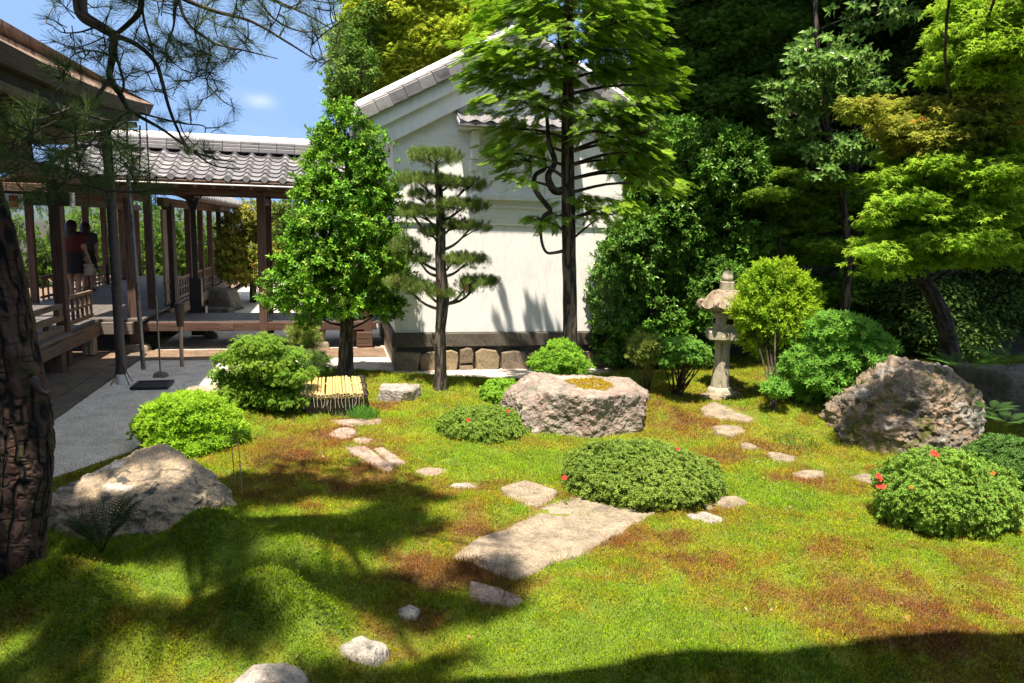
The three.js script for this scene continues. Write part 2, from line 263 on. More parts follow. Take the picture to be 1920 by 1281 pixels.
// ---------------------------------------------------------------- ground, moss, gravel
structure('ground', grid(40, 40, (s, t) => { const x = (s - 0.5) * 700, z = (t - 0.5) * 700; return [x, -0.16, z, x, z]; }), M.soil);
const BROWN = [[1790, 1190, .8, .3], [1560, 1025, .3, .2], [950, 1012, .5, .22], [800, 1075, .3, .2], [1520, 905, .35, .2], [620, 820, .6, .3], [760, 1195, .35, .25], [325, 1190, .35, .2], [1270, 780, .6, .35], [900, 1085, .35, .12], [1480, 840, .4, .25], [640, 900, .8, .4], [540, 860, .6, .4], [1200, 1010, .3, .2], [1650, 1120, .8, .3], [1300, 1060, .4, .2], [700, 760, .4, .3], [1330, 860, .4, .25], [1840, 1060, .4, .25]]
  .map(([x, y, a, b]) => { const p = G(x, y); return [p.x, p.z, a, b]; });
const LUSH = [[430, 1070, .7, .4], [520, 1190, .6, .3], [900, 860, .8, .4], [1000, 1200, .8, .3], [1250, 1150, .5, .3], [1400, 1230, .6, .2], [250, 1000, .8, .5], [1450, 930, .5, .3], [1080, 870, .7, .3], [1750, 1050, .6, .2], [880, 800, .6, .4]].map(([x, y, a, b]) => { const p = G(x, y); return [p.x, p.z, a, b]; });
function mossMix(x, z) {                                             // 0 fresh green ... 1 red-brown
  let b = 0.30 + 0.6 * fbm3(x * 1.5, 3, z * 1.5, 3) + 1.15 * fbm3(x * 6, 8, z * 6, 4);
  for (const [mx, mz, a, k] of BROWN) b += 0.52 * Math.exp(-(((x - mx) / a) ** 2) - ((z - mz) / k) ** 2);
  for (const [mx, mz, a, k] of LUSH) b -= 0.42 * Math.exp(-(((x - mx) / a) ** 2) - ((z - mz) / k) ** 2);
  for (const s of SLABS) { if (Math.abs(x - s.c.x) > 1.2 || Math.abs(z - s.c.z) > 1.2) continue; const e = edgeDist(x, z, s.flat); b += 0.30 * Math.exp(-e / 0.07); }
  return clamp(b, 0, 1);
}
const MC = [[0.175, 0.325, 0.007], [0.28, 0.345, 0.010], [0.26, 0.21, 0.014], [0.20, 0.085, 0.022]];
function mossColor(x, z, jit = 0) {
  const w0 = clamp(mossMix(x, z) + jit, 0, 1), m = Math.min(0.999, lerp(w0, w0 * w0 * (3 - 2 * w0), 0.8)) * 3, k = Math.floor(m); return mix3(MC[k], MC[k + 1] ?? MC[3], m - k);
}
{
  const x0 = -7.5, x1 = 8.5, z0 = -1.6, z1 = -14.6, st = 0.055, nx = Math.round((x1 - x0) / st), nz = Math.round((z0 - z1) / st);
  structure('moss_garden', grid(nx, nz, (s, t) => { const x = lerp(x0, x1, s), z = lerp(z1, z0, t), c = mossColor(x, z); return [x, H(x, z), z, x / 0.7, z / 0.7, mix3([0.09, 0.07, 0.025], c, 0.6)]; }), M.mossground);
}
{ // raked white gravel between the moss and the buildings, and the court beyond the corridor
  const o = [0, 0, 0], list = [], inside = (x, z) => { const [u, v] = UV(V(x, 0, z)); return u > -3.02 && u < 9; };
  const st = 0.12, pos = [], uv = [];
  const bump = (x, z) => -0.028 + 0.006 * n3(x * 3, 0, z * 3) + 0.003 * n3(x * 11, 1, z * 11);
  const add = (u, v) => { const p = W(u, 0, v); pos.push(p.x, bump(p.x, p.z), p.z); uv.push(u / 1.15, v / 1.15); };
  for (let v = 4; v < 31; v += v < 15 ? st : 0.5) for (let u = -3.02; u < 4.9; u += v < 15 ? st : 0.5) {
    const s = v < 15 ? st : 0.5, p = W(u + s / 2, 0, v + s / 2); if (!inPoly(p.x, p.z, GRAVEL) && edgeDist(p.x, p.z, GRAVEL, EDGE.length + 1) > 0.14) continue;
    if (u > 0.97 && v > 11.6) continue;
    const q = [[u, v], [u + s, v], [u + s, v + s], [u, v + s]]; for (const k of [0, 1, 2, 0, 2, 3]) add(...q[k]);
  }
  const g = new THREE.BufferGeometry(); g.setAttribute('position', new THREE.Float32BufferAttribute(pos, 3)); g.setAttribute('uv', new THREE.Float32BufferAttribute(uv, 2)); g.computeVertexNormals();
  structure('gravel_path', g, M.gravel);
}
structure('earth_floor', grid(60, 60, (s, t) => { const u = lerp(-12, -3.3, s), v = lerp(2, 32, t), p = W(u, -0.02 + 0.012 * n3(u * 2, 0, v * 2), v); return [p.x, p.y, p.z, u, v]; }), M.earth);
structure('earth_strip', grid(50, 10, (s, t) => { const u = lerp(-3.3, 0.9, s), v = lerp(12.55 + 0.06 * n3(u * 2, 0, 3), 13.5, t), p = W(u, -0.018 + 0.008 * n3(u * 3, 0, v * 3), v); return [p.x, p.y, p.z, u, v]; }), M.earth);
{ // kerb of long dark stones along the gravel, and the flat paving behind it
  reseed(91); const o = thing('drain_kerb', 'long dark stone kerb along the left side of the white gravel', 'kerb', W(-3.15, 0, 8), TURN), og = [-3.15, 0, 8];
  for (let v = 3.2; v < 12.3;) { const L = RR(0.7, 1.3); part(o, 'kerb_stone', [paint(gbox(-3.29, -3.02, -0.12, 0.012 + RR(-0.006, 0.006), v, v + L - 0.015, og, 0.014), [0.42, 0.40, 0.36])], M.stone); v += L; }
  const q = thing('paving', 'grey flat paving slabs in the shade beside the left veranda', 'paving', W(-3.7, 0, 8), TURN), oq = [-3.7, 0, 8];
  for (let v = 3.4; v < 10.4;) { const L = RR(1.2, 1.8); part(q, 'paving_slab', [paint(gbox(-4.5, -3.31, -0.1, 0.004 + RR(-0.003, 0.004), v, v + L - 0.012, oq, 0.01), [0.42, 0.38, 0.32])], M.stone); v += L; }
}
// a wooded slope behind the garden on the right
const slopeY = (x, z) => { const d = Math.max(0, -z - 12.2 - 0.25 * Math.max(0, 4 - x)); return -0.1 + Math.min(9, d * 0.52) * sstep(0.5, 4.5, x) + 0.25 * n3(x * 0.6, 2, z * 0.6) * sstep(0, 1, d); };
structure('hillside', grid(60, 50, (s, t) => { const x = lerp(0.5, 30, s), z = lerp(-12, -42, t); return [x, slopeY(x, z), z, x, z]; }), M.soil);

// ---------------------------------------------------------------- the white storehouse
{
  reseed(21);
  const O = [0.93, 0, 11.3], k = thing('storehouse', 'white plastered storehouse with tiled gable roof and stone base', 'storehouse', W(...O), TURN);
  const U0 = 0.93, U1 = 4.57, UC = 2.75, V0 = 11.3, V1 = 15.4;
  const pk = (u) => 4.19 - 0.03 + (UC - U0 - Math.abs(u - UC)) * 0.544;         // top of the verge
  const gable = (u0, u1, y0, drop, va, vb, bev = 0.006) => {                    // a gable-shaped slab between two distances
    const s = new THREE.Shape([[u0, y0], [u1, y0], [u1, pk(u1) - drop], [UC, pk(UC) - drop], [u0, pk(u0) - drop]].map(([u, y]) => new THREE.Vector2(u - O[0], y)));
    const g = new THREE.ExtrudeGeometry(s, { depth: vb - va, bevelEnabled: true, bevelSize: bev, bevelThickness: bev, bevelSegments: 1 });
    return boxUV(plain(g).translate(0, 0, -(vb - O[2])), 1, 0.3, 0);
  };
  part(k, 'wall', [gbox(U0, U1, 0.565, 2.262, V0, V1, O, 0.012), gable(U0 - 0.025, U1 + 0.025, 2.2635, 0.3, V0 - 0.021, V1)], M.plaster);
  const band = (da, db, va, vb) => {                                            // stepped plaster under the verge
    const g = []; for (const s of [-1, 1]) { const a = UC + s * 2.18, pts = [[a, pk(a) - da], [UC, pk(UC) - da], [UC, pk(UC) - db], [a, pk(a) - db]]; const sh = new THREE.Shape(pts.map(([u, y]) => new THREE.Vector2(u - O[0], y))); g.push(boxUV(plain(new THREE.ExtrudeGeometry(sh, { depth: vb - va, bevelEnabled: true, bevelSize: 0.005, bevelThickness: 0.005, bevelSegments: 1 })).translate(0, 0, -(vb - O[2])), 0)); } return g;
  };
  part(k, 'bargeboard', band(0.15, 0.42, V0 - 0.24, V0 + 0.1), M.plaster);
  part(k, 'bargeboard', band(0.425, 0.70, V0 - 0.15, V0 + 0.1), M.plaster);
  // eave cornice swelling out along the left side
  part(k, 'cornice', [0, 1, 2, 3].map((i) => gbox(U0 - 0.07 - i * 0.09, U0 + 0.1, 3.52 + i * 0.11, 3.635 + i * 0.11, V0 - 0.10 - i * 0.045, V1, O, 0.02)), M.plaster);
  part(k, 'base_band', gbox(U0 - 0.045, U1 + 0.04, 0.345, 0.562, V0 - 0.045, V1, O, 0.015), M.concrete);
  const base = part(k, 'stone_base', gbox(U0 + 0.03, U1, -0.25, 0.343, V0 + 0.04, V1, O, 0.01), M.concrete);
  const stones = [[[738, 658], [790, 660], [784, 690], [786, 704], [738, 704]], [[785, 664], [800, 660], [815, 658], [822, 698], [786, 701]], [[824, 658], [846, 655], [858, 660], [860, 670], [856, 697], [824, 699]], [[861, 655], [875, 650], [884, 652], [888, 664], [886, 680], [861, 682]], [[861, 683], [886, 682], [889, 697], [860, 698]], [[890, 660], [902, 652], [930, 656], [937, 670], [935, 690], [924, 697], [892, 697]], [[939, 660], [962, 656], [985, 659], [992, 680], [988, 698], [940, 698]], [[990, 662], [1010, 658], [1032, 660], [1034, 698], [994, 699]], [[1036, 658], [1070, 657], [1074, 698], [1038, 698]], [[1076, 657], [1112, 658], [1114, 696], [1078, 697]], [[1116, 658], [1150, 657], [1156, 696], [1118, 696]]];
  const tones = [[0.92, 0.84, 0.70], [0.78, 0.70, 0.56], [1.0, 0.88, 0.66], [0.72, 0.64, 0.54], [0.80, 0.72, 0.60], [1.0, 0.90, 0.70], [0.80, 0.72, 0.64], [0.9, 0.8, 0.66]];
  stones.forEach((poly, i) => {
    const s = new THREE.Shape(poly.map(([x, y]) => { const q = gv(x, y, V0); return new THREE.Vector2(q[0] - O[0], Math.min(0.335, q[1])); })), c = new THREE.Vector2(); s.getPoints().forEach((p) => c.add(p)); c.divideScalar(s.getPoints().length);
    const g = boxUV(plain(new THREE.ExtrudeGeometry(s, { depth: 0.06, bevelEnabled: true, bevelSize: 0.022, bevelOffset: -0.028, bevelThickness: 0.03, bevelSegments: 3, steps: 1 })), 0, i * 0.37, i * 0.21);
    g.translate(0, 0, -0.03 + RR(-0.008, 0.008));
    part(base, 'foundation_stone', paint(g, tones[i % 8]), M.stone);
  });
  for (let i = 0; i < 6; i++) { const a = V0 + 0.08 + i * 0.66; part(base, 'foundation_stone', paint(gbox(U0 + 0.0, U0 + 0.09, -0.1, RR(0.26, 0.34), a, a + 0.6, O, 0.04), tones[(i + 3) % 8]), M.stone); }
  // roof
  const roof = part(k, 'roof', [-1, 1].map((s) => { const L = 2.45 / Math.cos(0.498), g = box(L, 0.12, V1 - V0 + 0.55, 0.02, 0); g.rotateZ(-s * 0.498); return g.translate(UC + s * 1.22 - O[0], pk(UC) - 0.13 - 1.22 * 0.544, -((V0 + V1) / 2 - O[2]) + 0.02); }), M.tile2);
  for (const s of [-1, 1]) for (let i = 0; i < 11; i++) {                       // verge tiles, each lapping over the one below
    const u = UC + s * (2.26 - i * 0.205), g = [box(0.235, 0.175, 0.05, 0.012, 0).translate(0, -0.105, 0.0), box(0.235, 0.035, 0.26, 0.01, 0).translate(0, -0.01, -0.12)];
    const m = merge(g); m.rotateZ(-s * 0.498 + s * 0.05); m.translate(u - O[0], pk(u) - 0.005, 0.315 + (i % 2) * 0.004); part(roof, 'verge_tile', m, [M.tile, M.tile2, M.tile3][Math.floor(R() * 3)]);
    part(roof, 'verge_roll', tube([V(0, 0, 0.30), V(0, 0.004, 0.30)].map((p) => p), [0.001, 0.001], 3, 1), M.tile);
    roof.remove(roof.children[roof.children.length - 1]);
    part(roof, 'roll_tile', tube([V(u - s * -0.115 - O[0], pk(u + s * 0.115) + 0.02, 0.21), V(u - s * 0.115 - O[0], pk(u - s * 0.115) + 0.03, 0.21)], [0.075, 0.068], 10, 1, 0, true), M.ridge);
  }
  for (let i = 0; i < 14; i++) { const v = V0 - 0.2 + i * 0.29; part(roof, 'eave_tile', [tube([W2(UC - 2.39, pk(UC - 2.39) + 0.0, v, O), W2(UC - 2.0, pk(UC - 2.0) + 0.02, v, O)], [0.075, 0.07], 10, 1, 0, true), gbox(UC - 2.40, UC - 2.1, pk(UC - 2.39) - 0.12, pk(UC - 2.39) - 0.06, v + 0.06, v + 0.27, O, 0.01)], i % 3 ? M.tile : M.tile3); }
  part(roof, 'ridge', [gbox(UC - 0.11, UC + 0.11, pk(UC) - 0.05, pk(UC) + 0.16, V0 - 0.28, V1 + 0.2, O, 0.02), gbox(UC - 0.16, UC + 0.16, pk(UC) + 0.16, pk(UC) + 0.22, V0 - 0.32, V1 + 0.2, O, 0.03)], M.tile);
  // little pent roof over the window in the gable
  const py = 3.78, pw = V0 - 0.40, pe = part(k, 'pent_roof', [(() => { const g = box(1.86, 0.06, 0.46, 0.01, 0); g.rotateX(0.42); return g.translate(UC - O[0], py + 0.02, 0.20); })(), gbox(UC - 0.9, UC + 0.9, py - 0.12, py - 0.08, pw + 0.06, V0, O, 0.006)], M.ridge);
  for (let i = 0; i < 8; i++) { const u = UC - 0.93 + 0.116 + i * 0.2325, g = grid(6, 1, (s, t) => [(s - 0.5) * 0.236, 0.02 * Math.cos(s * Math.PI * 2) + 0.022, (t - 0.5) * 0.49, s, t]); g.rotateX(0.42); part(pe, 'pent_tile', [g.translate(u - O[0], py + 0.05, 0.21), gbox(u - 0.112, u + 0.112, py - 0.105, py - 0.05, pw - 0.03, pw + 0.02, O, 0.008)], M.tile); }
  for (const [px] of [[888], [1075]]) { const [u] = gv(px, 260, V0); part(k, 'bracket', [gbox(u - 0.055, u + 0.055, 3.42, 3.64, V0 - 0.24, V0, O, 0.012), gbox(u - 0.06, u + 0.06, 3.24, 3.42, V0 - 0.20, V0, O, 0.02), gbox(u - 0.07, u + 0.07, 3.05, 3.24, V0 - 0.12, V0, O, 0.03), gbox(u - 0.05, u + 0.05, 2.96, 3.05, V0 - 0.07, V0, O, 0.02)], M.plaster); }
  const win = part(k, 'window_frame', [gbox(UC - 0.62, UC + 0.62, 3.36, 3.46, V0 - 0.09, V0, O), gbox(UC - 0.62, UC - 0.5, 2.72, 3.36, V0 - 0.09, V0, O), gbox(UC + 0.5, UC + 0.62, 2.72, 3.36, V0 - 0.09, V0, O)], M.plaster);
  part(win, 'shutter', gbox(UC - 0.5, UC + 0.5, 2.72, 3.36, V0 - 0.045, V0, O), M.plaster);
  part(win, 'sill', [gbox(UC - 0.68, UC + 0.68, 2.64, 2.72, V0 - 0.13, V0, O), gbox(UC - 0.62, UC + 0.62, 2.52, 2.56, V0 - 0.05, V0, O)], M.plaster);
}
function W2(u, y, v, o) { return V(u - o[0], y - o[1], -(v - o[2])); }

// ---------------------------------------------------------------- the covered corridor
{
  reseed(33);
  const O = [-1.2, 0, 14.28], c = thing('covered_corridor', 'tile roofed open corridor joining the left buildings to the white storehouse', 'corridor', W(...O), TURN);
  const F = 13.6, B = 14.95;
  for (let i = 0; i < 15; i++) { const u = -3.2 + i * 0.275; part(c, 'floor_plank', gbox(u, u + 0.271, 0.42, 0.462 + RR(-0.003, 0.003), F + 0.06, B, O, 0.004, 2), M.deck); }
  part(c, 'fascia_beam', gbox(-3.25, 0.78, 0.305, 0.455, F - 0.06, F + 0.055, O, 0.01), M.post);
  part(c, 'fascia_beam', gbox(-3.25, 0.78, 0.28, 0.415, B - 0.06, B + 0.05, O, 0.01), M.dark);
  part(c, 'fascia_board', gbox(-1.92, -1.70, 0.325, 0.435, F - 0.072, F - 0.061, O, 0.004), M.beam);
  for (const [u, v, t] of [[-1.2, F, 0], [-1.2, B, 0], [-3.31, F, 0], [0.62, F, 1], [0.62, B, 1], [-3.31, B, 0]]) part(c, 'post', gbox(u - 0.068, u + 0.068, t ? -0.03 : 0.06, 2.72, v - 0.065, v + 0.065, O, 0.01), M.post);
  for (const [u, v] of [[-0.2, F + 0.02], [-2.3, B], [-0.2, B], [0.4, F + 0.1], [-1.2, F + 0.5]]) part(c, 'stub_post', gbox(u - 0.055, u + 0.055, 0.08, 0.31, v - 0.055, v + 0.055, O, 0.008), M.beam);
  part(c, 'step_box', gbox(0.42, 0.70, 0.0, 0.27, F - 0.1, F + 0.3, O, 0.01), M.beam);
  const rk = (u, v, r, h) => paint(rockGeo(R() * 90, [[0, 1, 0, h], [0, -1, 0, 0.1], [1, .2, 0, r], [-1, .1, .2, r], [0, .2, 1, r * 0.9], [.5, .4, -1, r]], 6, 0.02, 9, 8).translate(u - O[0], 0, -(v - O[2])), [0.85, 0.8, 0.72]);
  for (const [u, v, r] of [[-0.2, F, 0.13], [-3.31, F - 0.04, 0.24], [-1.2, F, 0.15], [-2.3, B, 0.13]]) part(c, 'base_stone', rk(u, v, r, 0.09), M.stone);
  part(c, 'eave_beam', gbox(-4.3, 0.8, 2.66, 2.80, F - 0.055, F + 0.055, O, 0.008), M.beam);
  part(c, 'eave_beam', gbox(-4.3, 0.8, 2.66, 2.80, B - 0.055, B + 0.055, O, 0.008), M.beam);
  for (const u of [-3.31, -1.2, 0.62]) part(c, 'tie_beam', gbox(u - 0.05, u + 0.05, 2.52, 2.64, F + 0.07, B - 0.07, O), M.beam);
  // roof: sheathing, rafters, tiles
  const SL = 0.437, RV = 14.28, top = (v) => 3.43 - Math.abs(v - RV) * SL, EV = 13.02;
  for (let i = 0; i < 18; i++) { const u = -4.2 + i * 0.29; for (const s of [-1, 1]) part(c, 'rafter', beam(W2(u, top(RV) - 0.12, RV + s * 0.02, O), W2(u, top(EV) - 0.12, RV + s * (RV - EV - 0.04), O), 0.05, 0.06, 0.004), M.beam); }
  const roof = part(c, 'roof', [-1, 1].map((s) => { const g = box(5.3, 0.045, 1.37, 0.004, 0); g.rotateX(s * Math.atan(SL)); return g.translate(-1.75 - O[0], top(RV + 0.62) - 0.055, s * 0.62); }), M.beam);
  const cols = 18, rows = 7, tw = 0.288, prof = (s) => 0.030 * Math.cos((s - 0.18) * Math.PI * 2) + 0.018 * Math.cos((s - 0.18) * Math.PI * 4) * (s < 0.5 ? 1 : 0.3);
  const tiles = [0, 1, 2].map(() => { const f = (s, t) => [(s - 0.5) * (tw + 0.012), prof(s) + t * 0.0, 0]; return grid(12, 1, (s, t) => f(s, t)); });
  const tileGeo = (() => { const n = 12, L = 0.265, th = 0.02, P2 = [], add = (a, b, cc, d) => P2.push([a, b, cc], [a, cc, d]); for (let i = 0; i < n; i++) { const s0 = i / n, s1 = (i + 1) / n, x0 = (s0 - 0.5) * (tw + 0.014), x1 = (s1 - 0.5) * (tw + 0.014), a = prof(s0), b = prof(s1), w = 0.016; add(V(x0, a + w, 0), V(x1, b + w, 0), V(x1, b - 0.016, -L), V(x0, a - 0.016, -L)); add(V(x0, a + w - th, 0), V(x1, b + w - th, 0), V(x1, b + w, 0), V(x0, a + w, 0)); } const g = tris(P2), p = g.attributes.position, uv = new Float32Array(p.count * 2); for (let i = 0; i < p.count; i++) { uv[i * 2] = p.getX(i); uv[i * 2 + 1] = p.getZ(i) + p.getY(i); } g.setAttribute('uv', new THREE.BufferAttribute(uv, 2)); return g; })();
  const capGeo = (() => { const s = new THREE.Shape(); s.absarc(0, 0, 0.052, 0, Math.PI * 2); return plain(new THREE.ExtrudeGeometry(s, { depth: 0.02, bevelEnabled: true, bevelSize: 0.006, bevelThickness: 0.006, bevelSegments: 2, curveSegments: 8 })); })();
  for (let r = 0; r < rows; r++) for (let i = 0; i < cols; i++) {
    const u = -4.3 + tw / 2 + i * tw, v = EV + 0.02 + r * 0.176, g = part(roof, 'roof_tile', tileGeo, [M.tile, M.tile3, M.tile, M.tile2][Math.floor(R() * 4)]);
    g.rotation.set(Math.atan(SL) + RR(-0.015, 0.015), RR(-0.01, 0.01), RR(-0.012, 0.012)); g.position.set(u - O[0], top(v) + 0.012, -(v - O[2]));
    if (r === 0) { const q = part(roof, 'eave_cap', capGeo, M.tile); q.position.set(u - 0.32 * tw - O[0] , top(v) + 0.018, -(v - O[2]) + 0.0); }
  }
  for (let i = 0; i < 17; i++) { const u = -4.3 + i * 0.305; part(roof, 'ridge_tile', [gbox(u, u + 0.302, top(RV) + 0.0, top(RV) + 0.075, RV - 0.17, RV + 0.17, O, 0.01), gbox(u, u + 0.302, top(RV) + 0.08, top(RV) + 0.135, RV - 0.145, RV + 0.145, O, 0.01), gbox(u, u + 0.302, top(RV) + 0.14, top(RV) + 0.19, RV - 0.12, RV + 0.12, O, 0.01)], i % 4 ? M.tile : M.tile3);
    part(roof, 'ridge_cap', [tube([W2(u, top(RV) + 0.21, RV, O), W2(u + 0.31, top(RV) + 0.21, RV, O)], [0.095, 0.088], 12, 1, 0, true)], M.ridge); }
  const gut = part(c, 'gutter', [tube([W2(-3.4, 2.79, EV - 0.06, O), W2(0.7, 2.80, EV - 0.06, O)], [0.014, 0.014], 6, 1, 0, true)], M.white);
  for (let i = 0; i < 6; i++) part(c, 'gutter_bracket', [tube([W2(-3.2 + i * 0.75, 2.80, EV - 0.06, O), W2(-3.2 + i * 0.75, 2.86, EV + 0.02, O)], [0.006, 0.006], 5, 1)], M.black);
  part(c, 'brace', [beam(W2(-0.72, 2.5, F, O), W2(-0.72, 2.66, F, O), 0.045, 0.045)], M.pale);
}

// ---------------------------------------------------------------- the temple hall on the left: veranda, railing, eaves
{
  reseed(44);
  const O = [-3.85, 0, 11.9], h = thing('temple_hall', 'dark timber temple hall with railed veranda and deep shingled eaves', 'temple hall', W(...O), TURN);
  const RU = -3.85;
  for (let i = 0; i < 15; i++) { const u = -6.6 + i * 0.186; part(h, 'floor_plank', gbox(u, u + 0.183, 0.50, 0.545 + RR(-0.003, 0.003), 3.5, 13.25, O, 0.004, 2), M.deck); }
  part(h, 'edge_beam', gbox(RU - 0.02, RU + 0.10, 0.28, 0.50, 3.5, 13.22, O, 0.01), M.rail);
  part(h, 'edge_board', gbox(RU - 0.1, RU + 0.15, 0.505, 0.55, 3.5, 11.80, O, 0.008), M.grey);
  part(h, 'edge_beam', gbox(RU - 0.1, -3.25, 0.30, 0.50, 13.22, 13.33, O, 0.01), M.grey);
  part(h, 'joist', gbox(-6.6, RU, 0.12, 0.27, 9.6, 9.72, O), M.beam);
  part(h, 'lower_beam', gbox(RU - 0.35, RU - 0.24, 0.10, 0.26, 3.5, 11.3, O), M.beam);
  for (const [v, r] of [[11.9, 0.075], [6.2, 0.075], [3.6, 0.075]]) part(h, 'post', gbox(RU - r, RU + r, 0.03, 2.75, v - r, v + r, O, 0.012), M.post);
  for (const v of [9.5, 11.6, 13.05, 7.4, 5.2]) part(h, 'stub_post', gbox(RU - 0.10, RU + 0.08, 0.0, 0.285, v - 0.09, v + 0.09, O, 0.012), v === 13.05 ? M.pale : M.beam);
  // railing towards the camera: two broad boards with block spacers
  for (const [a, b, y0, y1] of [[3.6, 11.78, 0.90, 0.965], [3.6, 11.78, 0.72, 0.80], [3.6, 11.78, 0.552, 0.65]]) part(h, 'rail', gbox(RU - 0.03, RU + 0.05, y0, y1, a, b, O, 0.006), M.rail);
  for (let v = 11.70; v > 3.6; v -= 1.05) { part(h, 'rail_block', gbox(RU - 0.035, RU + 0.045, 0.80, 0.90, v - 0.07, v + 0.07, O, 0.006), M.rail); part(h, 'rail_block', gbox(RU - 0.035, RU + 0.045, 0.65, 0.72, v - 0.50, v - 0.37, O, 0.006), M.rail); }
  // lattice railing beyond the corner post
  for (const [y0, y1] of [[0.99, 1.04], [0.80, 0.835], [0.60, 0.66]]) part(h, 'rail', gbox(RU - 0.025, RU + 0.035, y0, y1, 11.98, 13.22, O, 0.005), M.rail);
  for (let i = 0; i < 6; i++) part(h, 'baluster', gbox(RU - 0.018, RU + 0.022, 0.66, 0.99, 12.10 + i * 0.215, 12.14 + i * 0.215, O, 0.004, 1), M.rail);
  // inner posts, walls and beams
  for (const [u, v] of [[-5.55, 12.6], [-5.55, 10.2], [-5.55, 7.8], [-5.55, 13.4], [-5.55, 5.4]]) part(h, 'post', gbox(u - 0.07, u + 0.07, 0.5, 2.9, v - 0.07, v + 0.07, O, 0.01), M.post);
  part(h, 'wall_panel', gbox(-5.58, -5.54, 0.55, 2.45, 12.71, 13.32, O, 0.004), M.white);
  part(h, 'wall_panel', gbox(-5.60, -5.56, 0.55, 2.9, 3.5, 12.5, O, 0.004), M.dark);
  part(h, 'eave_beam', gbox(RU - 0.08, RU + 0.08, 2.72, 2.92, 3.4, 13.3, O, 0.012), M.beam);
  part(h, 'eave_beam', gbox(-6.5, -3.2, 2.55, 2.72, 13.15, 13.30, O, 0.012), M.beam);
  const tb = part(h, 'tie_beam', gbox(-6.4, -3.62, 2.36, 2.55, 11.75, 11.88, O, 0.01), M.dark); part(tb, 'end_grain', gbox(-3.615, -3.585, 2.355, 2.555, 11.745, 11.885, O, 0.004), M.white);
  // the eaves
  const EU = -2.45, CV = 11.75, ey = (v) => 3.40 + 0.34 * Math.pow(clamp((v - 4.5) / 7.5, 0, 1), 3), SLP = 0.6;
  const surf = (dy, inset) => grid(40, 14, (s, t) => { const v = lerp(1.8, CV - inset, s), e = EU - inset, d = t * t * 0.4 + t * 0.6, vv = Math.min(v, lerp(CV - inset, 7.0, d)), u = lerp(e, -7.6, d); return [u - O[0], ey(lerp(v, 4, d)) + dy + (e - u) * SLP * (0.8 + 0.2 * d), -(vv - O[2]), u * 1, vv]; });
  const back = (dy, inset) => grid(20, 14, (s, t) => { const u0 = lerp(EU - inset, -12, s), d = t * t * 0.4 + t * 0.6, u = Math.min(u0, lerp(EU - inset, -7.6, d)), v = lerp(CV - inset, 7.0, d); return [u - O[0], ey(CV - (EU - u0) * 0.9) + dy + d * 5.15 * SLP * (0.8 + 0.2 * d), -(v - O[2]), v, u]; });
  const edge = (y0, y1, i0, i1) => { const st = 48, g = []; g.push(grid(st, 1, (s, t) => { const v = lerp(1.8, CV - lerp(i0, i1, t), s); return [EU - lerp(i0, i1, t) - O[0], ey(v) + lerp(y0, y1, t), -(v - O[2]), v, t * 0.2]; })); g.push(grid(24, 1, (s, t) => { const u = lerp(EU - lerp(i0, i1, t), -12, s); return [u - O[0], ey(CV - (EU - u) * 0.9) + lerp(y0, y1, t), -(CV - lerp(i0, i1, t) - O[2]), u, t * 0.2]; })); return g; };
  const roof = part(h, 'roof', [surf(0.12, 0), back(0.12, 0)], M.shingle);
  part(roof, 'roof_edge', [...edge(0.12, -0.02, 0, 0.05), ...edge(-0.02, -0.03, 0.05, 0.16), ...edge(-0.03, -0.12, 0.16, 0.17), ...edge(-0.12, -0.125, 0.17, 0.34)], M.dark);
  part(roof, 'soffit', [grid(30, 2, (s, t) => { const v = lerp(1.8, CV - 0.34, s); return [lerp(EU - 0.34, RU - 0.2, t) - O[0], ey(v) - 0.125 - 0.25 * t, -(Math.min(v, lerp(CV - 0.34, CV - 1.3, t)) - O[2]), v, t]; }), grid(20, 2, (s, t) => { const u = lerp(EU - 0.34, -12, s); return [Math.min(u, lerp(EU - 0.34, RU, t)) - O[0], ey(CV - (EU - u) * 0.9) - 0.125 - 0.25 * t, -(lerp(CV - 0.34, CV - 1.5, t) - O[2]), u, t]; })], M.beam);
  for (let i = 0; i < 44; i++) { const v = 2.0 + i * 0.225; part(h, 'rafter', beam(W2(EU - 0.22, ey(v) - 0.17, v, O), W2(-4.4, ey(v) - 0.42, v, O), 0.055, 0.075, 0.004), M.beam); }
  for (const [u, dy] of [[-3.1, -0.36], [-3.45, -0.42]]) part(h, 'purlin', Array.from({ length: 12 }, (_, i) => { const a = 1.9 + i * 0.8; return beam(W2(u, ey(a) + dy, a, O), W2(u, ey(a + 0.8) + dy, a + 0.8, O), 0.11, 0.12); }), M.beam);
  part(h, 'inner_wall', gbox(-3.95, -3.85, 2.93, 3.4, 3.4, 11.2, O, 0.006), M.dark);
  const g2 = part(h, 'gutter', [grid(48, 8, (s, t) => { const v = lerp(1.8, CV - 1.0, s), a = Math.PI * (1 + t); return [EU - 0.10 + 0.06 * Math.cos(a) - O[0], ey(v) - 0.17 + 0.06 * Math.sin(a), -(v - O[2]), v, t * 0.2]; })], M.copper);
  for (let i = 0; i < 9; i++) { const v = 2.6 + i * 0.95; part(g2, 'gutter_hanger', tube([W2(EU - 0.10, ey(v) - 0.235, v, O), W2(EU - 0.12, ey(v) - 0.42, v, O), W2(EU - 0.22, ey(v) - 0.46, v, O), W2(EU - 0.4, ey(v) - 0.30, v, O)], [0.009, 0.009], 5, 8), M.black); }
  part(h, 'hip_beam', [beam(W2(EU - 0.35, ey(CV) - 0.20, CV - 0.3, O), W2(-4.2, ey(CV) - 0.55, CV - 1.9, O), 0.13, 0.17)], M.beam);
  part(h, 'wall', gbox(-12, -5.62, 0.5, 3.6, 4, 8, O, 0.01), M.dark);
}

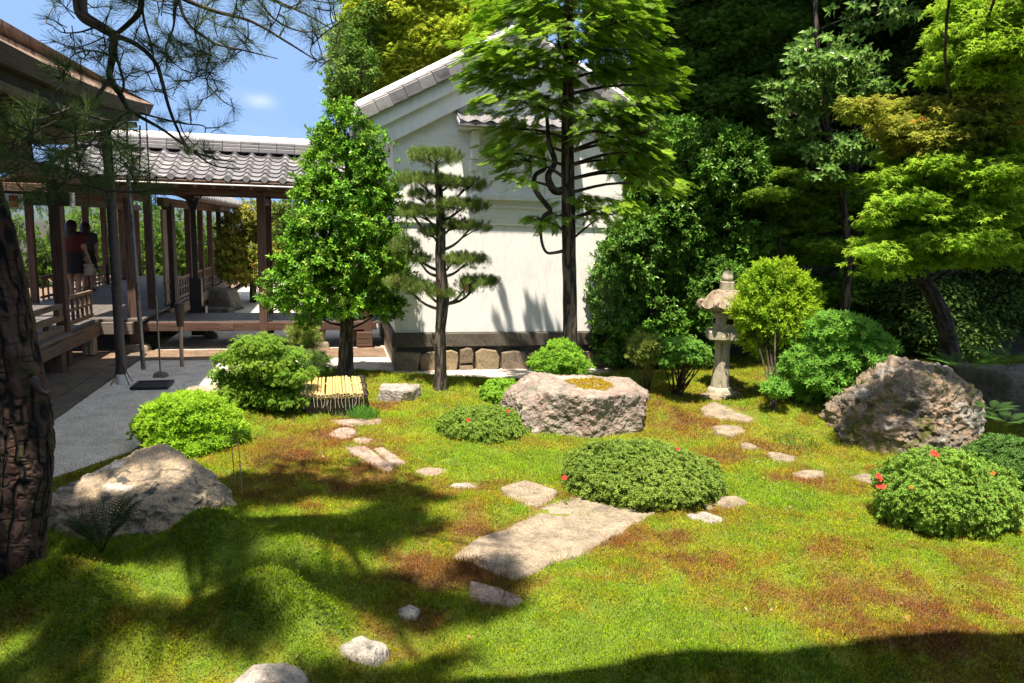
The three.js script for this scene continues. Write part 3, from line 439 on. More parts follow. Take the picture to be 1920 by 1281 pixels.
// ---------------------------------------------------------------- the gallery that leads away beyond the corridor
{
  reseed(55);
  const O = [-3.1, 0, 18], g = thing('far_gallery', 'open timber gallery with posts and railing leading away behind the corridor', 'gallery', W(...O), TURN);
  const A = -3.1, Z = -5.6;
  for (let i = 0; i < 13; i++) { const u = Z - 0.1 + i * 0.2; part(g, 'floor_plank', gbox(u, u + 0.197, 0.50, 0.545, 13.34, 24, O, 0.004, 2), M.deck); }
  for (const u of [A, Z]) {
    part(g, 'edge_beam', gbox(u - 0.06, u + 0.07, 0.28, 0.498, 15.1, 24, O, 0.01), M.rail);
    for (const v of [15.9, 17.6, 19.2, 20.6, 22.2, 23.9]) { part(g, 'post', gbox(u - 0.06, u + 0.06, 0.05, 2.5, v - 0.06, v + 0.06, O, 0.01), M.post); part(g, 'base_stone', paint(gbox(u - 0.14, u + 0.14, -0.1, 0.05, v - 0.14, v + 0.14, O, 0.04), [0.7, 0.66, 0.6]), M.stone); }
    part(g, 'eave_beam', gbox(u - 0.06, u + 0.06, 2.46, 2.62, 15.0, 24.2, O, 0.01), M.beam);
    for (const [y0, y1] of [[0.99, 1.04], [0.80, 0.83], [0.60, 0.65]]) part(g, 'rail', gbox(u - 0.02, u + 0.02, y0, y1, u === A ? 15.0 : 16.2, 23.9, O, 0.005), M.rail);
    for (let v = u === A ? 15.1 : 16.3; v < 23.9; v += 0.28) part(g, 'baluster', gbox(u - 0.015, u + 0.015, 0.55, 0.99, v, v + 0.035, O, 0.004, 1), M.rail);
  }
  part(g, 'wall_panel', gbox(A - 0.03, A + 0.01, 0.6, 2.4, 15.1, 15.45, O, 0.004), M.pale);
  part(g, 'post', gbox(A - 0.09, A + 0.09, 0.05, 2.5, 15.5, 15.68, O, 0.01), M.dark);
  const SL = 0.42, RU = (A + Z) / 2, top = (u) => 3.42 - Math.abs(u - RU) * SL;
  const roof = part(g, 'roof', [-1, 1].map((s) => { const b = box(2.02, 0.05, 9.4, 0.004, 0); b.rotateZ(-s * Math.atan(SL)); return b.translate(RU + s * 0.93 - O[0], top(RU + 0.93) - 0.04, -(19.6 - O[2])); }), M.beam);
  for (let i = 0; i < 34; i++) { const v = 15.1 + i * 0.27; for (const s of [-1, 1]) part(g, 'rafter', beam(W2(RU + s * 0.02, top(RU) - 0.1, v, O), W2(RU + s * 1.78, top(RU + 1.78) - 0.1, v, O), 0.045, 0.055, 0.004), M.beam); }
  for (let i = 0; i < 31; i++) { const v = 15.0 + i * 0.3; part(roof, 'roll_tile', [tube([W2(RU, top(RU) + 0.03, v, O), W2(RU + 1.88, top(RU + 1.88) + 0.03, v, O)], [0.07, 0.07], 6, 1, 0, true), (() => { const q = grid(4, 1, (s, t) => { const u = lerp(RU, RU + 1.86, t); return [u - O[0], top(u) + 0.02 - 0.02 * Math.sin(s * Math.PI), -(lerp(v, v + 0.3, s) - O[2]), s * 0.3, t * 2]; }); return q; })()], i % 3 ? M.tile : M.tile3); }
  part(roof, 'ridge', [gbox(RU - 0.12, RU + 0.12, top(RU) - 0.02, top(RU) + 0.2, 14.95, 24.4, O, 0.02)], M.tile);
}

// ---------------------------------------------------------------- the hall the picture is taken from (its eaves shade the nearest moss)
{
  reseed(66);
  const O = [1, 0, -1], c = thing('viewing_hall', 'hall behind the viewer whose eaves shade the nearest moss', 'temple hall', W(1, 0, -1.17), TURN - 0.085);
  part(c, 'veranda', [gbox(-9, 14, 0.42, 0.55, -1.2, 0.9, O)], M.deck);
  part(c, 'wall', gbox(-9, 14, 0.55, 3.4, -3.6, -3.4, O), M.dark);
  part(c, 'roof', [(() => { const g = box(26, 0.22, 5.4, 0.02, 0); g.rotateX(-0.42); return g.translate(1.5, 5.1, -0.67); })()], M.shingle);
  for (let i = 0; i < 7; i++) part(c, 'post', gbox(-8.5 + i * 3.6, -8.34 + i * 3.6, 0.0, 4.1, -0.9, -0.74, O, 0.01), M.post);
}

// ---------------------------------------------------------------- rocks
function rockGeo(sd, planes, pw = 10, amp = 0.05, freq = 3, detail = 20, color) {
  let g = new THREE.IcosahedronGeometry(1, detail); g.deleteAttribute('normal'); g.deleteAttribute('uv'); g = mergeVertices(g, 1e-5);
  const p = g.attributes.position, N = planes.map(([x, y, z, d]) => { const l = Math.hypot(x, y, z); return [x / l, y / l, z / l, d]; });
  for (let i = 0; i < p.count; i++) {
    const x = p.getX(i), y = p.getY(i), z = p.getZ(i); let s = 0;
    for (const [a, b, c, d] of N) { const q = (a * x + b * y + c * z) / d; if (q > 0) s += Math.pow(q, pw); }
    let r = Math.pow(s, -1 / pw); const X = x * r * freq + sd, Y = y * r * freq + sd * 0.7, Z = z * r * freq - sd;
    r *= 1 + amp * (1.1 * fbm3(X, Y, Z, 4) - 0.9 * Math.abs(fbm3(X * 1.9, Y * 1.9 + 4, Z * 1.9, 4)) + 0.45 * fbm3(X * 5, Y * 5, Z * 5, 4));
    p.setXYZ(i, x * r, y * r, z * r);
  }
  g.computeVertexNormals();
  if (color) { const n = g.attributes.normal; paint(g, (x, y, z, i) => color(x, y, z, n.getX(i), n.getY(i), n.getZ(i))); }
  const o = g.toNonIndexed(), q = o.attributes.position, nn = o.attributes.normal, uv = new Float32Array(q.count * 2);
  for (let i = 0; i < q.count; i += 3) { const m = [0, 0, 0]; for (let k = 0; k < 3; k++) { m[0] += nn.getX(i + k); m[1] += nn.getY(i + k); m[2] += nn.getZ(i + k); } const a = m.map(Math.abs), k = a.indexOf(Math.max(...a)); for (let j = 0; j < 3; j++) { const c = [q.getX(i + j), q.getY(i + j), q.getZ(i + j)], f = [0, 1, 2].filter((t) => t !== k); uv[(i + j) * 2] = c[f[0]] / 0.8; uv[(i + j) * 2 + 1] = c[f[1]] / 0.8; } }
  o.setAttribute('uv', new THREE.BufferAttribute(uv, 2)); return o;
}
function rock(name, label, p, planes, o) {
  const t = thing(name, label, 'rock', p, o.turn ?? 0); part(t, 'stone_body', rockGeo(o.seed, planes, o.p ?? 14, o.amp ?? 0.07, o.freq ?? 3, o.detail ?? 40, o.color), M.rock);
  return t;
}
const pal = (list, t) => { const k = clamp(t, 0, 0.9999) * (list.length - 1), i = Math.floor(k); return mix3(list[i], list[i + 1], k - i); };
{
  // left boulder, ochre and grey
  const c1 = (x, y, z, nx, ny) => { const a = 0.5 + 1.1 * fbm3(x * 2.2 + 3, y * 2.2, z * 2.2, 4), b = fbm3(x * 7, y * 7 + 5, z * 7, 4), k = fbm3(x * 3.1 + 9, y * 3.1, z * 3.1, 4); let c = pal([[0.26, 0.24, 0.21], [0.44, 0.36, 0.26], [0.60, 0.47, 0.31], [0.36, 0.32, 0.27]], a + b * 0.5); if (b > 0.20) c = mix3(c, [0.10, 0.10, 0.09], sstep(0.20, 0.34, b)); if (k > 0.24) c = mix3(c, [0.78, 0.76, 0.72], sstep(0.24, 0.34, k) * 0.7); return c; };
  rock('boulder', 'ochre and grey dappled boulder beside the pine trunk', G(222, 985).add(V(0, 0.05, -0.25)), [[-0.02, 0.96, 0.26, 0.23], [0.52, 0.80, 0.25, 0.38], [0.85, 0.25, 0.35, 0.56], [-1, 0.35, 0.1, 0.60], [-0.3, 0.35, 0.9, 0.46], [0.35, 0.35, 0.85, 0.46], [0, 0.25, -1, 0.55], [0, -1, 0, 0.35], [-0.55, 0.82, -0.1, 0.40], [0.5, 0.5, -0.7, 0.52]], { seed: 4, detail: 64, amp: 0.16, freq: 3.6, p: 16, color: c1 });
  // centre boulder, pinkish with a mossy top
  const c2 = (x, y, z, nx, ny) => { const a = 0.5 + 1.0 * fbm3(x * 2.6 + 1, y * 2.6, z * 2.6, 4), b = fbm3(x * 8 + 2, y * 8, z * 8, 4), v = Math.abs(fbm3(x * 2.4 + y * 1.5 + 7, y * 2.8, z * 2.4, 4)); let c = pal([[0.27, 0.255, 0.225], [0.42, 0.375, 0.31], [0.43, 0.33, 0.275], [0.48, 0.435, 0.365]], a + b * 0.45); if (v < 0.03) c = mix3([0.34, 0.20, 0.18], c, v / 0.03); if (b > 0.2) c = mix3(c, [0.22, 0.22, 0.20], sstep(0.2, 0.4, b) * 0.8); const q = fbm3(x * 4 - 5, y * 4, z * 4 + 2, 3); if (q > 0.2) c = mix3(c, [0.66, 0.62, 0.54], sstep(0.2, 0.32, q) * 0.6); return c; };
  const cb = G(1092, 822).add(V(0, 0.20, -0.42));
  const cBould = rock('boulder', 'broad pinkish boulder with a patch of golden moss on its flat top', cb, [[0.02, 1, 0.06, 0.29], [-0.30, 0.02, 0.95, 0.42], [0.44, 0.0, 0.9, 0.44], [-0.95, 0.1, 0.25, 0.71], [0.9, 0.15, 0.3, 0.68], [0, 0.1, -1, 0.52], [0, -1, 0, 0.45], [-0.6, 0.75, 0.1, 0.54], [0.55, 0.8, 0.05, 0.56], [-0.6, 0.5, 0.6, 0.56]], { seed: 12, amp: 0.11, freq: 3.0, p: 30, color: c2, detail: 64 });
  // right boulder, rugged and dark with moss
  const c3 = (x, y, z, nx, ny) => { const a = 0.5 + 1.2 * fbm3(x * 3 + 11, y * 3, z * 3, 5), b = fbm3(x * 7, y * 7 + 1, z * 7, 4), k = fbm3(x * 2.7 + 5, y * 2.7 + 3, z * 2.7, 4); let c = pal([[0.12, 0.11, 0.105], [0.27, 0.23, 0.185], [0.38, 0.27, 0.18], [0.26, 0.245, 0.225]], a + b * 0.6); if (b > 0.16) c = mix3(c, [0.10, 0.085, 0.07], sstep(0.16, 0.3, b)); if (k + ny * 0.10 > 0.20) c = mix3(c, [0.10, 0.11, 0.014], sstep(0.14, 0.26, k + ny * 0.10)); if (k < -0.18) c = mix3(c, [0.42, 0.40, 0.37], sstep(-0.08, -0.24, k) * 0.8); return c; };
  rock('boulder', 'tall rugged dark brown boulder spotted with moss on the right', G(1738, 854).add(V(0.03, 0.23, -0.36)), [[-0.66, 0.74, 0.1, 0.58], [0.10, 0.98, 0.1, 0.62], [0.62, 0.75, 0.15, 0.70], [0.97, 0.08, 0.25, 0.66], [-0.55, 0.25, 0.8, 0.48], [0.3, 0.22, 0.95, 0.46], [-0.95, 0.1, 0.1, 0.70], [0, 0.2, -1, 0.5], [0, -1, 0, 0.4]], { seed: 31, amp: 0.20, freq: 3.6, p: 16, color: c3, detail: 64 });
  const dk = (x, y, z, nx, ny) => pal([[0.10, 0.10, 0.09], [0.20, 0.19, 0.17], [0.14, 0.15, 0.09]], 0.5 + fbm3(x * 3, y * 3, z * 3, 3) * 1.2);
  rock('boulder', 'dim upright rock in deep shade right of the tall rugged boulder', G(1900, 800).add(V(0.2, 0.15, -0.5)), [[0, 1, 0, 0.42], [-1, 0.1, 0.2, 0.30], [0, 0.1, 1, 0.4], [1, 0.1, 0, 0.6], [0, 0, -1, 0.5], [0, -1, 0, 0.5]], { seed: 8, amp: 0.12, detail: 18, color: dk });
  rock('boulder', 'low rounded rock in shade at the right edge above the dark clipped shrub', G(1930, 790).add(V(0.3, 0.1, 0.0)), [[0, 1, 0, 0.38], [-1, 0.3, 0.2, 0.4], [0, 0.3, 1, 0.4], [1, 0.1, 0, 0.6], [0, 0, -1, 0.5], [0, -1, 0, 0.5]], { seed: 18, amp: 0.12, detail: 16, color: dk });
  const lt = (x, y, z, nx, ny) => pal([[0.34, 0.32, 0.29], [0.58, 0.54, 0.48], [0.44, 0.38, 0.33], [0.62, 0.58, 0.52]], 0.5 + fbm3(x * 6, y * 6, z * 6, 4) * 1.3);
  rock('block_stone', 'low block shaped grey stone between the bamboo cover and the clipped pine-like tree', G(742, 752).add(V(0, 0.03, -0.10)), [[0, 1, 0.04, 0.13], [-0.2, 0.1, 1, 0.15], [0.4, -0.3, 0.9, 0.17], [-0.95, 0.2, 0.1, 0.24], [0.95, 0.15, 0.2, 0.25], [0, 0, -1, 0.2], [0, -1, 0, 0.15]], { seed: 23, amp: 0.08, freq: 8, p: 20, detail: 18, color: lt });
  rock('boulder', 'low brown rock with moss behind the two left shrubs', G(400, 752).add(V(0, 0.0, -0.05)), [[-0.1, 1, 0.15, 0.12], [-1, 0.4, 0.2, 0.42], [0, 0.5, 1, 0.22], [1, 0.6, 0.1, 0.38], [0, 0.2, -1, 0.3], [0, -1, 0, 0.2]], { seed: 27, amp: 0.1, freq: 4, detail: 18, color: (x, y, z) => pal([[0.5, 0.38, 0.28], [0.62, 0.47, 0.34], [0.36, 0.27, 0.2]], 0.5 + fbm3(x * 4, y * 4, z * 4, 3) * 1.3) });
  const far = onV(410, 578, 19.6); far.y = 0;
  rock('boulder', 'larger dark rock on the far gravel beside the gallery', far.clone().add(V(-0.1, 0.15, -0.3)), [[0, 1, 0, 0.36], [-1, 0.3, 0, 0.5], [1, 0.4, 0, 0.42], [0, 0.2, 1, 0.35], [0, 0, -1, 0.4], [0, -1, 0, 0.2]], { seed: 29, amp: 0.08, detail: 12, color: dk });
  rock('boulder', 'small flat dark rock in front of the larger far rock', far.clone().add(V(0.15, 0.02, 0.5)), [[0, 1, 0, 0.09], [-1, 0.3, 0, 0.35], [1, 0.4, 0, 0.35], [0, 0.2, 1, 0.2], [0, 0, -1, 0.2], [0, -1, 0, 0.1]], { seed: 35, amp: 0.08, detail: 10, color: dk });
  // moss cushion on the centre boulder
  cBould.userData.mossTop = [cb.x + 0.12, cb.y + 0.32, cb.z - 0.06];
}
// ---------------------------------------------------------------- stepping stones
for (const [i, s] of SLABS.entries()) {
  reseed(300 + i);
  const t = thing(s.name, s.label, s.name === 'stone_bar' ? 'stone bar' : s.name === 'lantern_footing' ? 'footing stone' : s.name === 'flagstone' ? 'flagstone' : 'stepping stone', V(s.c.x, s.y, s.c.z));
  const sp = new THREE.SplineCurve([...s.pts, s.pts[0]].map((p) => new THREE.Vector2(p.x - s.c.x, -(p.z - s.c.z)))), rough = sp.getPoints(s.pts.length * 5).slice(0, -1).map((q, k) => { const a = 1.05 + 0.06 * n3(q.x * 9 + i, q.y * 9, 3); const m = s.pts.length; const b = s.pts[Math.floor(k / 5) % m], c = s.pts[(Math.floor(k / 5) + 1) % m], f = (k % 5) / 5, lx = lerp(b.x, c.x, f) - s.c.x, ly = -(lerp(b.z, c.z, f) - s.c.z); return new THREE.Vector2(lerp(q.x, lx, 0.85) * a, lerp(q.y, ly, 0.85) * a); });
  const size = Math.max(...rough.map((q) => q.length())), bev = Math.min(0.02, size * 0.16);
  // a domed, uneven top built as rings that run to the outline, then the sides
  const rings = 9, N = rough.length, pos = [], uv = [], col = [], idx = [], base = [[[0.36, 0.295, 0.205], [0.46, 0.375, 0.27], [0.29, 0.235, 0.17]], [[0.36, 0.33, 0.29], [0.62, 0.57, 0.50], [0.24, 0.22, 0.20]], [[0.46, 0.34, 0.27], [0.56, 0.42, 0.34], [0.36, 0.25, 0.20]]][s.kind];
  const put = (x, z, y) => { const f = 0.5 + 1.2 * fbm3(x * 5 + i * 3, 2, z * 5, 4), d = fbm3(x * 14 + i, 6, z * 14, 3); let c = pal(base, f); if (d > 0.22) c = mix3(c, [0.2, 0.18, 0.16], sstep(0.22, 0.4, d) * 0.8); pos.push(x, y, z); uv.push(x / 0.6 + i * 0.3, z / 0.6); col.push(...c); };
  s.top *= s.kind === 1 ? 0.7 : 0.4; put(0, 0, s.top + 0.004);
  for (let r = 1; r <= rings; r++) for (const q of rough) { const f = r / rings, x = q.x * f, z = -q.y * f; put(x, z, s.top * (1 - (s.kind === 1 ? 0.6 * f ** 4 : 0.25 * f ** 10)) + (s.kind === 1 ? 0.05 : 0.016) * (fbm3(x * 5 + i, 1, z * 5, 4) - 0.6 * Math.abs(fbm3(x * 11 + i, 4, z * 11, 3))) * Math.min(1, size * 4) + 0.004); }
  for (const q of rough) { const o = 1 + bev / Math.max(0.03, q.length()); put(q.x * o, -q.y * o, s.top * (s.kind === 1 ? 0.3 : 0.7) - bev * 1.2); }
  for (const q of rough) { const o = 1 + bev * 1.3 / Math.max(0.03, q.length()); put(q.x * o, -q.y * o, -0.12); }
  for (let k = 0; k < N; k++) idx.push(0, 1 + ((k + 1) % N), 1 + k);
  for (let r = 0; r < rings + 1; r++) for (let k = 0; k < N; k++) { const a = 1 + r * N + k, b = 1 + r * N + ((k + 1) % N); idx.push(a, b, b + N, a, b + N, a + N); }
  const g = new THREE.BufferGeometry(); g.setAttribute('position', new THREE.Float32BufferAttribute(pos, 3)); g.setAttribute('uv', new THREE.Float32BufferAttribute(uv, 2)); g.setAttribute('color', new THREE.Float32BufferAttribute(col, 3)); g.setIndex(idx); g.computeVertexNormals();
  const nr = g.attributes.normal; if (nr.getY(0) < 0) { for (let k = 0; k < idx.length; k += 3) [idx[k], idx[k + 1]] = [idx[k + 1], idx[k]]; g.setIndex(idx); g.computeVertexNormals(); }
  part(t, 'slab', g, M.rock);
}
// ---------------------------------------------------------------- stone lantern
{
  reseed(71);
  const b = G(1349, 737), L = thing('stone_lantern', 'weathered stone lantern with curled roof in front of the dark hedge', 'stone lantern', b.clone().add(V(0, 0.045, 0)), -0.12);
  const k = -b.z / FPX, hh = (py) => (737 - py) * k * 1.02;                       // heights read off the photograph
  const gc = (x, y, z) => { const a = fbm3(x * 9 + 2, y * 9, z * 9, 4), q = fbm3(x * 25, y * 25 + 3, z * 25, 3); let c = pal([[0.60, 0.58, 0.48], [0.86, 0.82, 0.70], [0.70, 0.66, 0.56]], 0.5 + a * 1.3); if (q > 0.2) c = mix3(c, [0.30, 0.28, 0.24], sstep(0.2, 0.35, q) * 0.7); return c; };
  const gd = (x, y, z) => { const a = fbm3(x * 8 + 5, y * 8, z * 8, 4), q = fbm3(x * 22, y * 22 + 3, z * 22, 3); let c = pal([[0.36, 0.30, 0.25], [0.56, 0.46, 0.37], [0.42, 0.34, 0.28]], 0.5 + a * 1.3); if (q > 0.12) c = mix3(c, [0.12, 0.10, 0.08], sstep(0.12, 0.3, q)); if (a > 0.22) c = mix3(c, [0.72, 0.70, 0.60], sstep(0.22, 0.32, a)); return c; };
  const lath = (pts, seg = 24, pnt = gc, wob = 0.006) => { const g = new THREE.LatheGeometry(pts.map(([r, y]) => new THREE.Vector2(r, y)), seg), p = g.attributes.position; for (let i = 0; i < p.count; i++) { const x = p.getX(i), y = p.getY(i), z = p.getZ(i), s = 1 + wob * 6 * n3(x * 8, y * 8, z * 8); p.setXYZ(i, x * s, y + wob * n3(x * 10, 3, z * 10), z * s); } g.computeVertexNormals(); const uv = g.attributes.uv; for (let i = 0; i < uv.count; i++) uv.setXY(i, uv.getX(i) * 1.2, p.getY(i) / 0.8); return paint(g, pnt); };
  const y0 = 0, yP = hh(641), yS = hh(624), yF0 = yS, yF1 = hh(591), yR0 = hh(588), yR1 = hh(549), yN = hh(535), yT = hh(514);
  part(L, 'base', lath([[0, 0.05], [0.13, 0.05], [0.17, 0.03], [0.19, -0.01], [0.20, -0.1]], 6), M.granite);
  part(L, 'post', lath([[0.128, 0.03], [0.118, 0.14], [0.100, 0.36], [0.098, yP - 0.08], [0.112, yP - 0.03], [0.16, yP]], 20), M.granite);
  const sq = box(0.42, yS - yP, 0.40, 0.02); part(L, 'platform', paint(sq.translate(0, (yS + yP) / 2, 0), gc), M.granite);
  // fire box: rounded, hollow, with windows
  const fr = 0.145, fh = yF1 - yF0, seg = 40, fb = [], rad = (t, sq4) => fr * (0.97 + 0.06 * Math.sin(t * Math.PI)) * sq4;
  const fbx = grid(seg, 10, (s, t) => { const a = s * Math.PI * 2, c = Math.cos(a), q = Math.sin(a), k4 = 1 / Math.pow(c ** 4 + q ** 4, 0.25), r = rad(t, lerp(1, k4, 0.62)); return [r * c, yF0 + fh * t, r * q, s * 0.9, t * 0.2]; });
  { // cut windows by leaving out faces round (t .35-.72) on the front right and the other three faces
    const id = Array.from(fbx.index.array), keep = []; for (let f = 0; f < id.length; f += 6) { const cell = f / 6, i = cell % seg, j = Math.floor(cell / seg), cut = [6, 16, 26, 36].some((w) => i >= w && i < w + 4) && j >= 4 && j <= 6; if (!cut) keep.push(...id.slice(f, f + 6)); } fbx.setIndex(keep); }
  const inner = grid(seg, 1, (s, t) => { const a = s * Math.PI * 2; return [fr * 0.74 * Math.cos(a), yF0 + fh * t, fr * 0.74 * Math.sin(a), s, t]; });
  const fire = part(L, 'fire_box', [paint(fbx.toNonIndexed(), gc)], M.granite);
  part(fire, 'inner_wall', [paint(inner, [0.32, 0.12, 0.07])], M.granite);
  // roof: domed, six curled corners
  const rf = grid(60, 16, (s, t) => { const a = s * Math.PI * 2, hexa = Math.pow(Math.abs(Math.cos(a * 3)), 3), r0 = lerp(0.075, 0.30, Math.pow(t, 0.72)) * (1 + 0.12 * hexa * t * t), y = yR1 - (yR1 - yR0 - 0.035) * Math.pow(t, 2.1) + 0.045 * hexa * Math.pow(t, 6); const w = 1 + 0.03 * n3(Math.cos(a) * 4, t * 5, Math.sin(a) * 4); return [r0 * w * Math.cos(a), y + 0.01 * n3(Math.cos(a) * 7, t * 7, Math.sin(a) * 7), r0 * w * Math.sin(a), s * 1.6, t * 0.5]; });
  const rim = grid(60, 2, (s, t) => { const a = s * Math.PI * 2, hexa = Math.pow(Math.abs(Math.cos(a * 3)), 3), r0 = lerp(0.30 * (1 + 0.12 * hexa), 0.14, t); return [r0 * Math.cos(a), yR0 + (t ? (t > 0.6 ? 0 : -0.005) : 0.035 + 0.045 * hexa), r0 * Math.sin(a), s * 1.6, t * 0.2]; });
  const roof = part(L, 'roof', [paint(rf, gd), paint(rim, gd)], M.granite);
  for (let i = 0; i < 6; i++) { const a = i * Math.PI / 3, c = V(Math.cos(a), 0, Math.sin(a)), tn = V(-c.z, 0, c.x), pts = []; for (let q = 0; q <= 10; q++) { const w = q / 10 * 4.2 - 1.3, rr = 0.055 - q * 0.0032; pts.push(c.clone().multiplyScalar(0.305 + Math.cos(w) * rr).add(V(0, yR0 + 0.095 + Math.sin(w) * rr, 0))); } part(roof, 'curl', paint(tube(pts, [0.036, 0.034, 0.028, 0.022], 8, 14, 0.1, true).scale(1, 1, 1), gd), M.granite); }
  part(L, 'neck', paint(box(0.165, yN - yR1 + 0.02, 0.165, 0.012).translate(0, (yN + yR1) / 2, 0), gc), M.granite);
  part(L, 'finial', lath([[0.055, yN], [0.078, yN + 0.035], [0.076, yN + 0.075], [0.055, yN + 0.12], [0.026, yN + 0.15], [0, yN + 0.165]], 18, (x, y, z) => mix3(gc(x, y, z), [0.12, 0.10, 0.10], sstep(yN + 0.10, yN + 0.15, y + 0.05 * n3(x * 9, y * 9, z * 9)))), M.granite);
}
// ---------------------------------------------------------------- bamboo well cover
{
  reseed(81);
  const y = 0.27, A = flat(620, 743, y), [u0, v0] = UV(flat(561, 743, y)), [u1] = UV(flat(681, 744, y)), [, v1] = UV(flat(632, 708, y)), O = [(u0 + u1) / 2, 0, v0];
  const t = thing('bamboo_cover', 'cover of split golden bamboo poles tied side by side over a low well', 'bamboo cover', W(O[0], 0, O[2]), TURN), n = 18, w = (u1 - u0) / n;
  const poleG = [0, 1, 2].map((k) => { const L = v1 - v0, r = w * 0.46, pts = [], rad = []; const N = 30, nodes = [0.28 + k * 0.06, 0.62 + k * 0.05, 0.92]; for (let i = 0; i <= N; i++) { pts.push(V(0, 0, -L * i / N)); rad.push(r * (1 + 0.09 * Math.max(...nodes.map((q) => Math.exp(-(((i / N - q) / 0.012) ** 2)))))); } return [tube(pts, rad, 12, N), r, L]; });
  for (let i = 0; i < n; i++) { const [g, r, L] = poleG[i % 3], p = part(t, 'bamboo_pole', g, M.bamboo[Math.floor(R() * 3)]); p.position.set(u0 + (i + 0.5) * w - O[0] + (i > 6 ? 0.012 : 0), y + RR(-0.008, 0.008), RR(-0.02, 0.02)); p.rotation.set(RR(-0.006, 0.006), RR(-0.012, 0.012), RR(-3, 3) * 0.3);
    const ring = new THREE.RingGeometry(r * 0.72, r * 1.0, 14); part(p, 'cut_end', ring.translate(0, 0, 0.001), M.bamboo[2]); part(p, 'hollow', new THREE.CylinderGeometry(r * 0.72, r * 0.72, 0.05, 14, 1, false).rotateX(Math.PI / 2).translate(0, 0, -0.028), M.bamboocut); }
  for (const s of [0.12, 0.86]) part(t, 'cross_pole', tube([V(u0 - O[0] - 0.01, y - 0.055, -(v1 - v0) * s), V(u1 - O[0] + 0.03, y - 0.055, -(v1 - v0) * s)], [0.02, 0.02], 8, 2, 0, true), M.bamboo[1]);
  for (let i = 0; i < n; i += 1) { const x = u0 + (i + 1.0) * w - O[0]; part(t, 'cord', tube([V(x, y + 0.012, -0.10), V(x, y - 0.03, 0.0), V(x + RR(-0.01, 0.01), y - 0.08, 0.01), V(x + RR(-0.02, 0.02), y - 0.11 - R() * 0.07, 0.02)], [0.0022, 0.0022, 0.002], 4, 8), M.cord); }
  part(t, 'edge_pole', [tube([V(u1 - O[0] + 0.035, y - 0.02, 0.02), V(u1 - O[0] + 0.03, y - 0.005, -(v1 - v0) - 0.02)], [0.024, 0.022], 8, 4, 0.1, true)], M.twig);
  for (const s of [0.1, 0.5, 0.9]) part(t, 'binding', tube([V(u1 - O[0] - 0.02, y + 0.03, -(v1 - v0) * s), V(u1 - O[0] + 0.04, y + 0.035, -(v1 - v0) * s), V(u1 - O[0] + 0.065, y - 0.02, -(v1 - v0) * s), V(u1 - O[0] + 0.03, y - 0.06, -(v1 - v0) * s)], [0.008, 0.008], 5, 8), M.black);
  const c = thing('well_curb', 'low dark stone well curb under the bamboo cover', 'well', W(O[0], 0, (v0 + v1) / 2), TURN), oc = [O[0], 0, (v0 + v1) / 2];
  for (const [a, b, p, q] of [[u0 + 0.06, u1 - 0.04, v0 + 0.08, v0 + 0.18], [u0 + 0.06, u1 - 0.04, v1 - 0.18, v1 - 0.08], [u0 + 0.06, u0 + 0.16, v0 + 0.185, v1 - 0.185], [u1 - 0.14, u1 - 0.04, v0 + 0.185, v1 - 0.185]]) part(c, 'curb_stone', paint(gbox(a, b, -0.15, y - 0.085, p, q, oc, 0.02), [0.36, 0.34, 0.3]), M.stone);
}
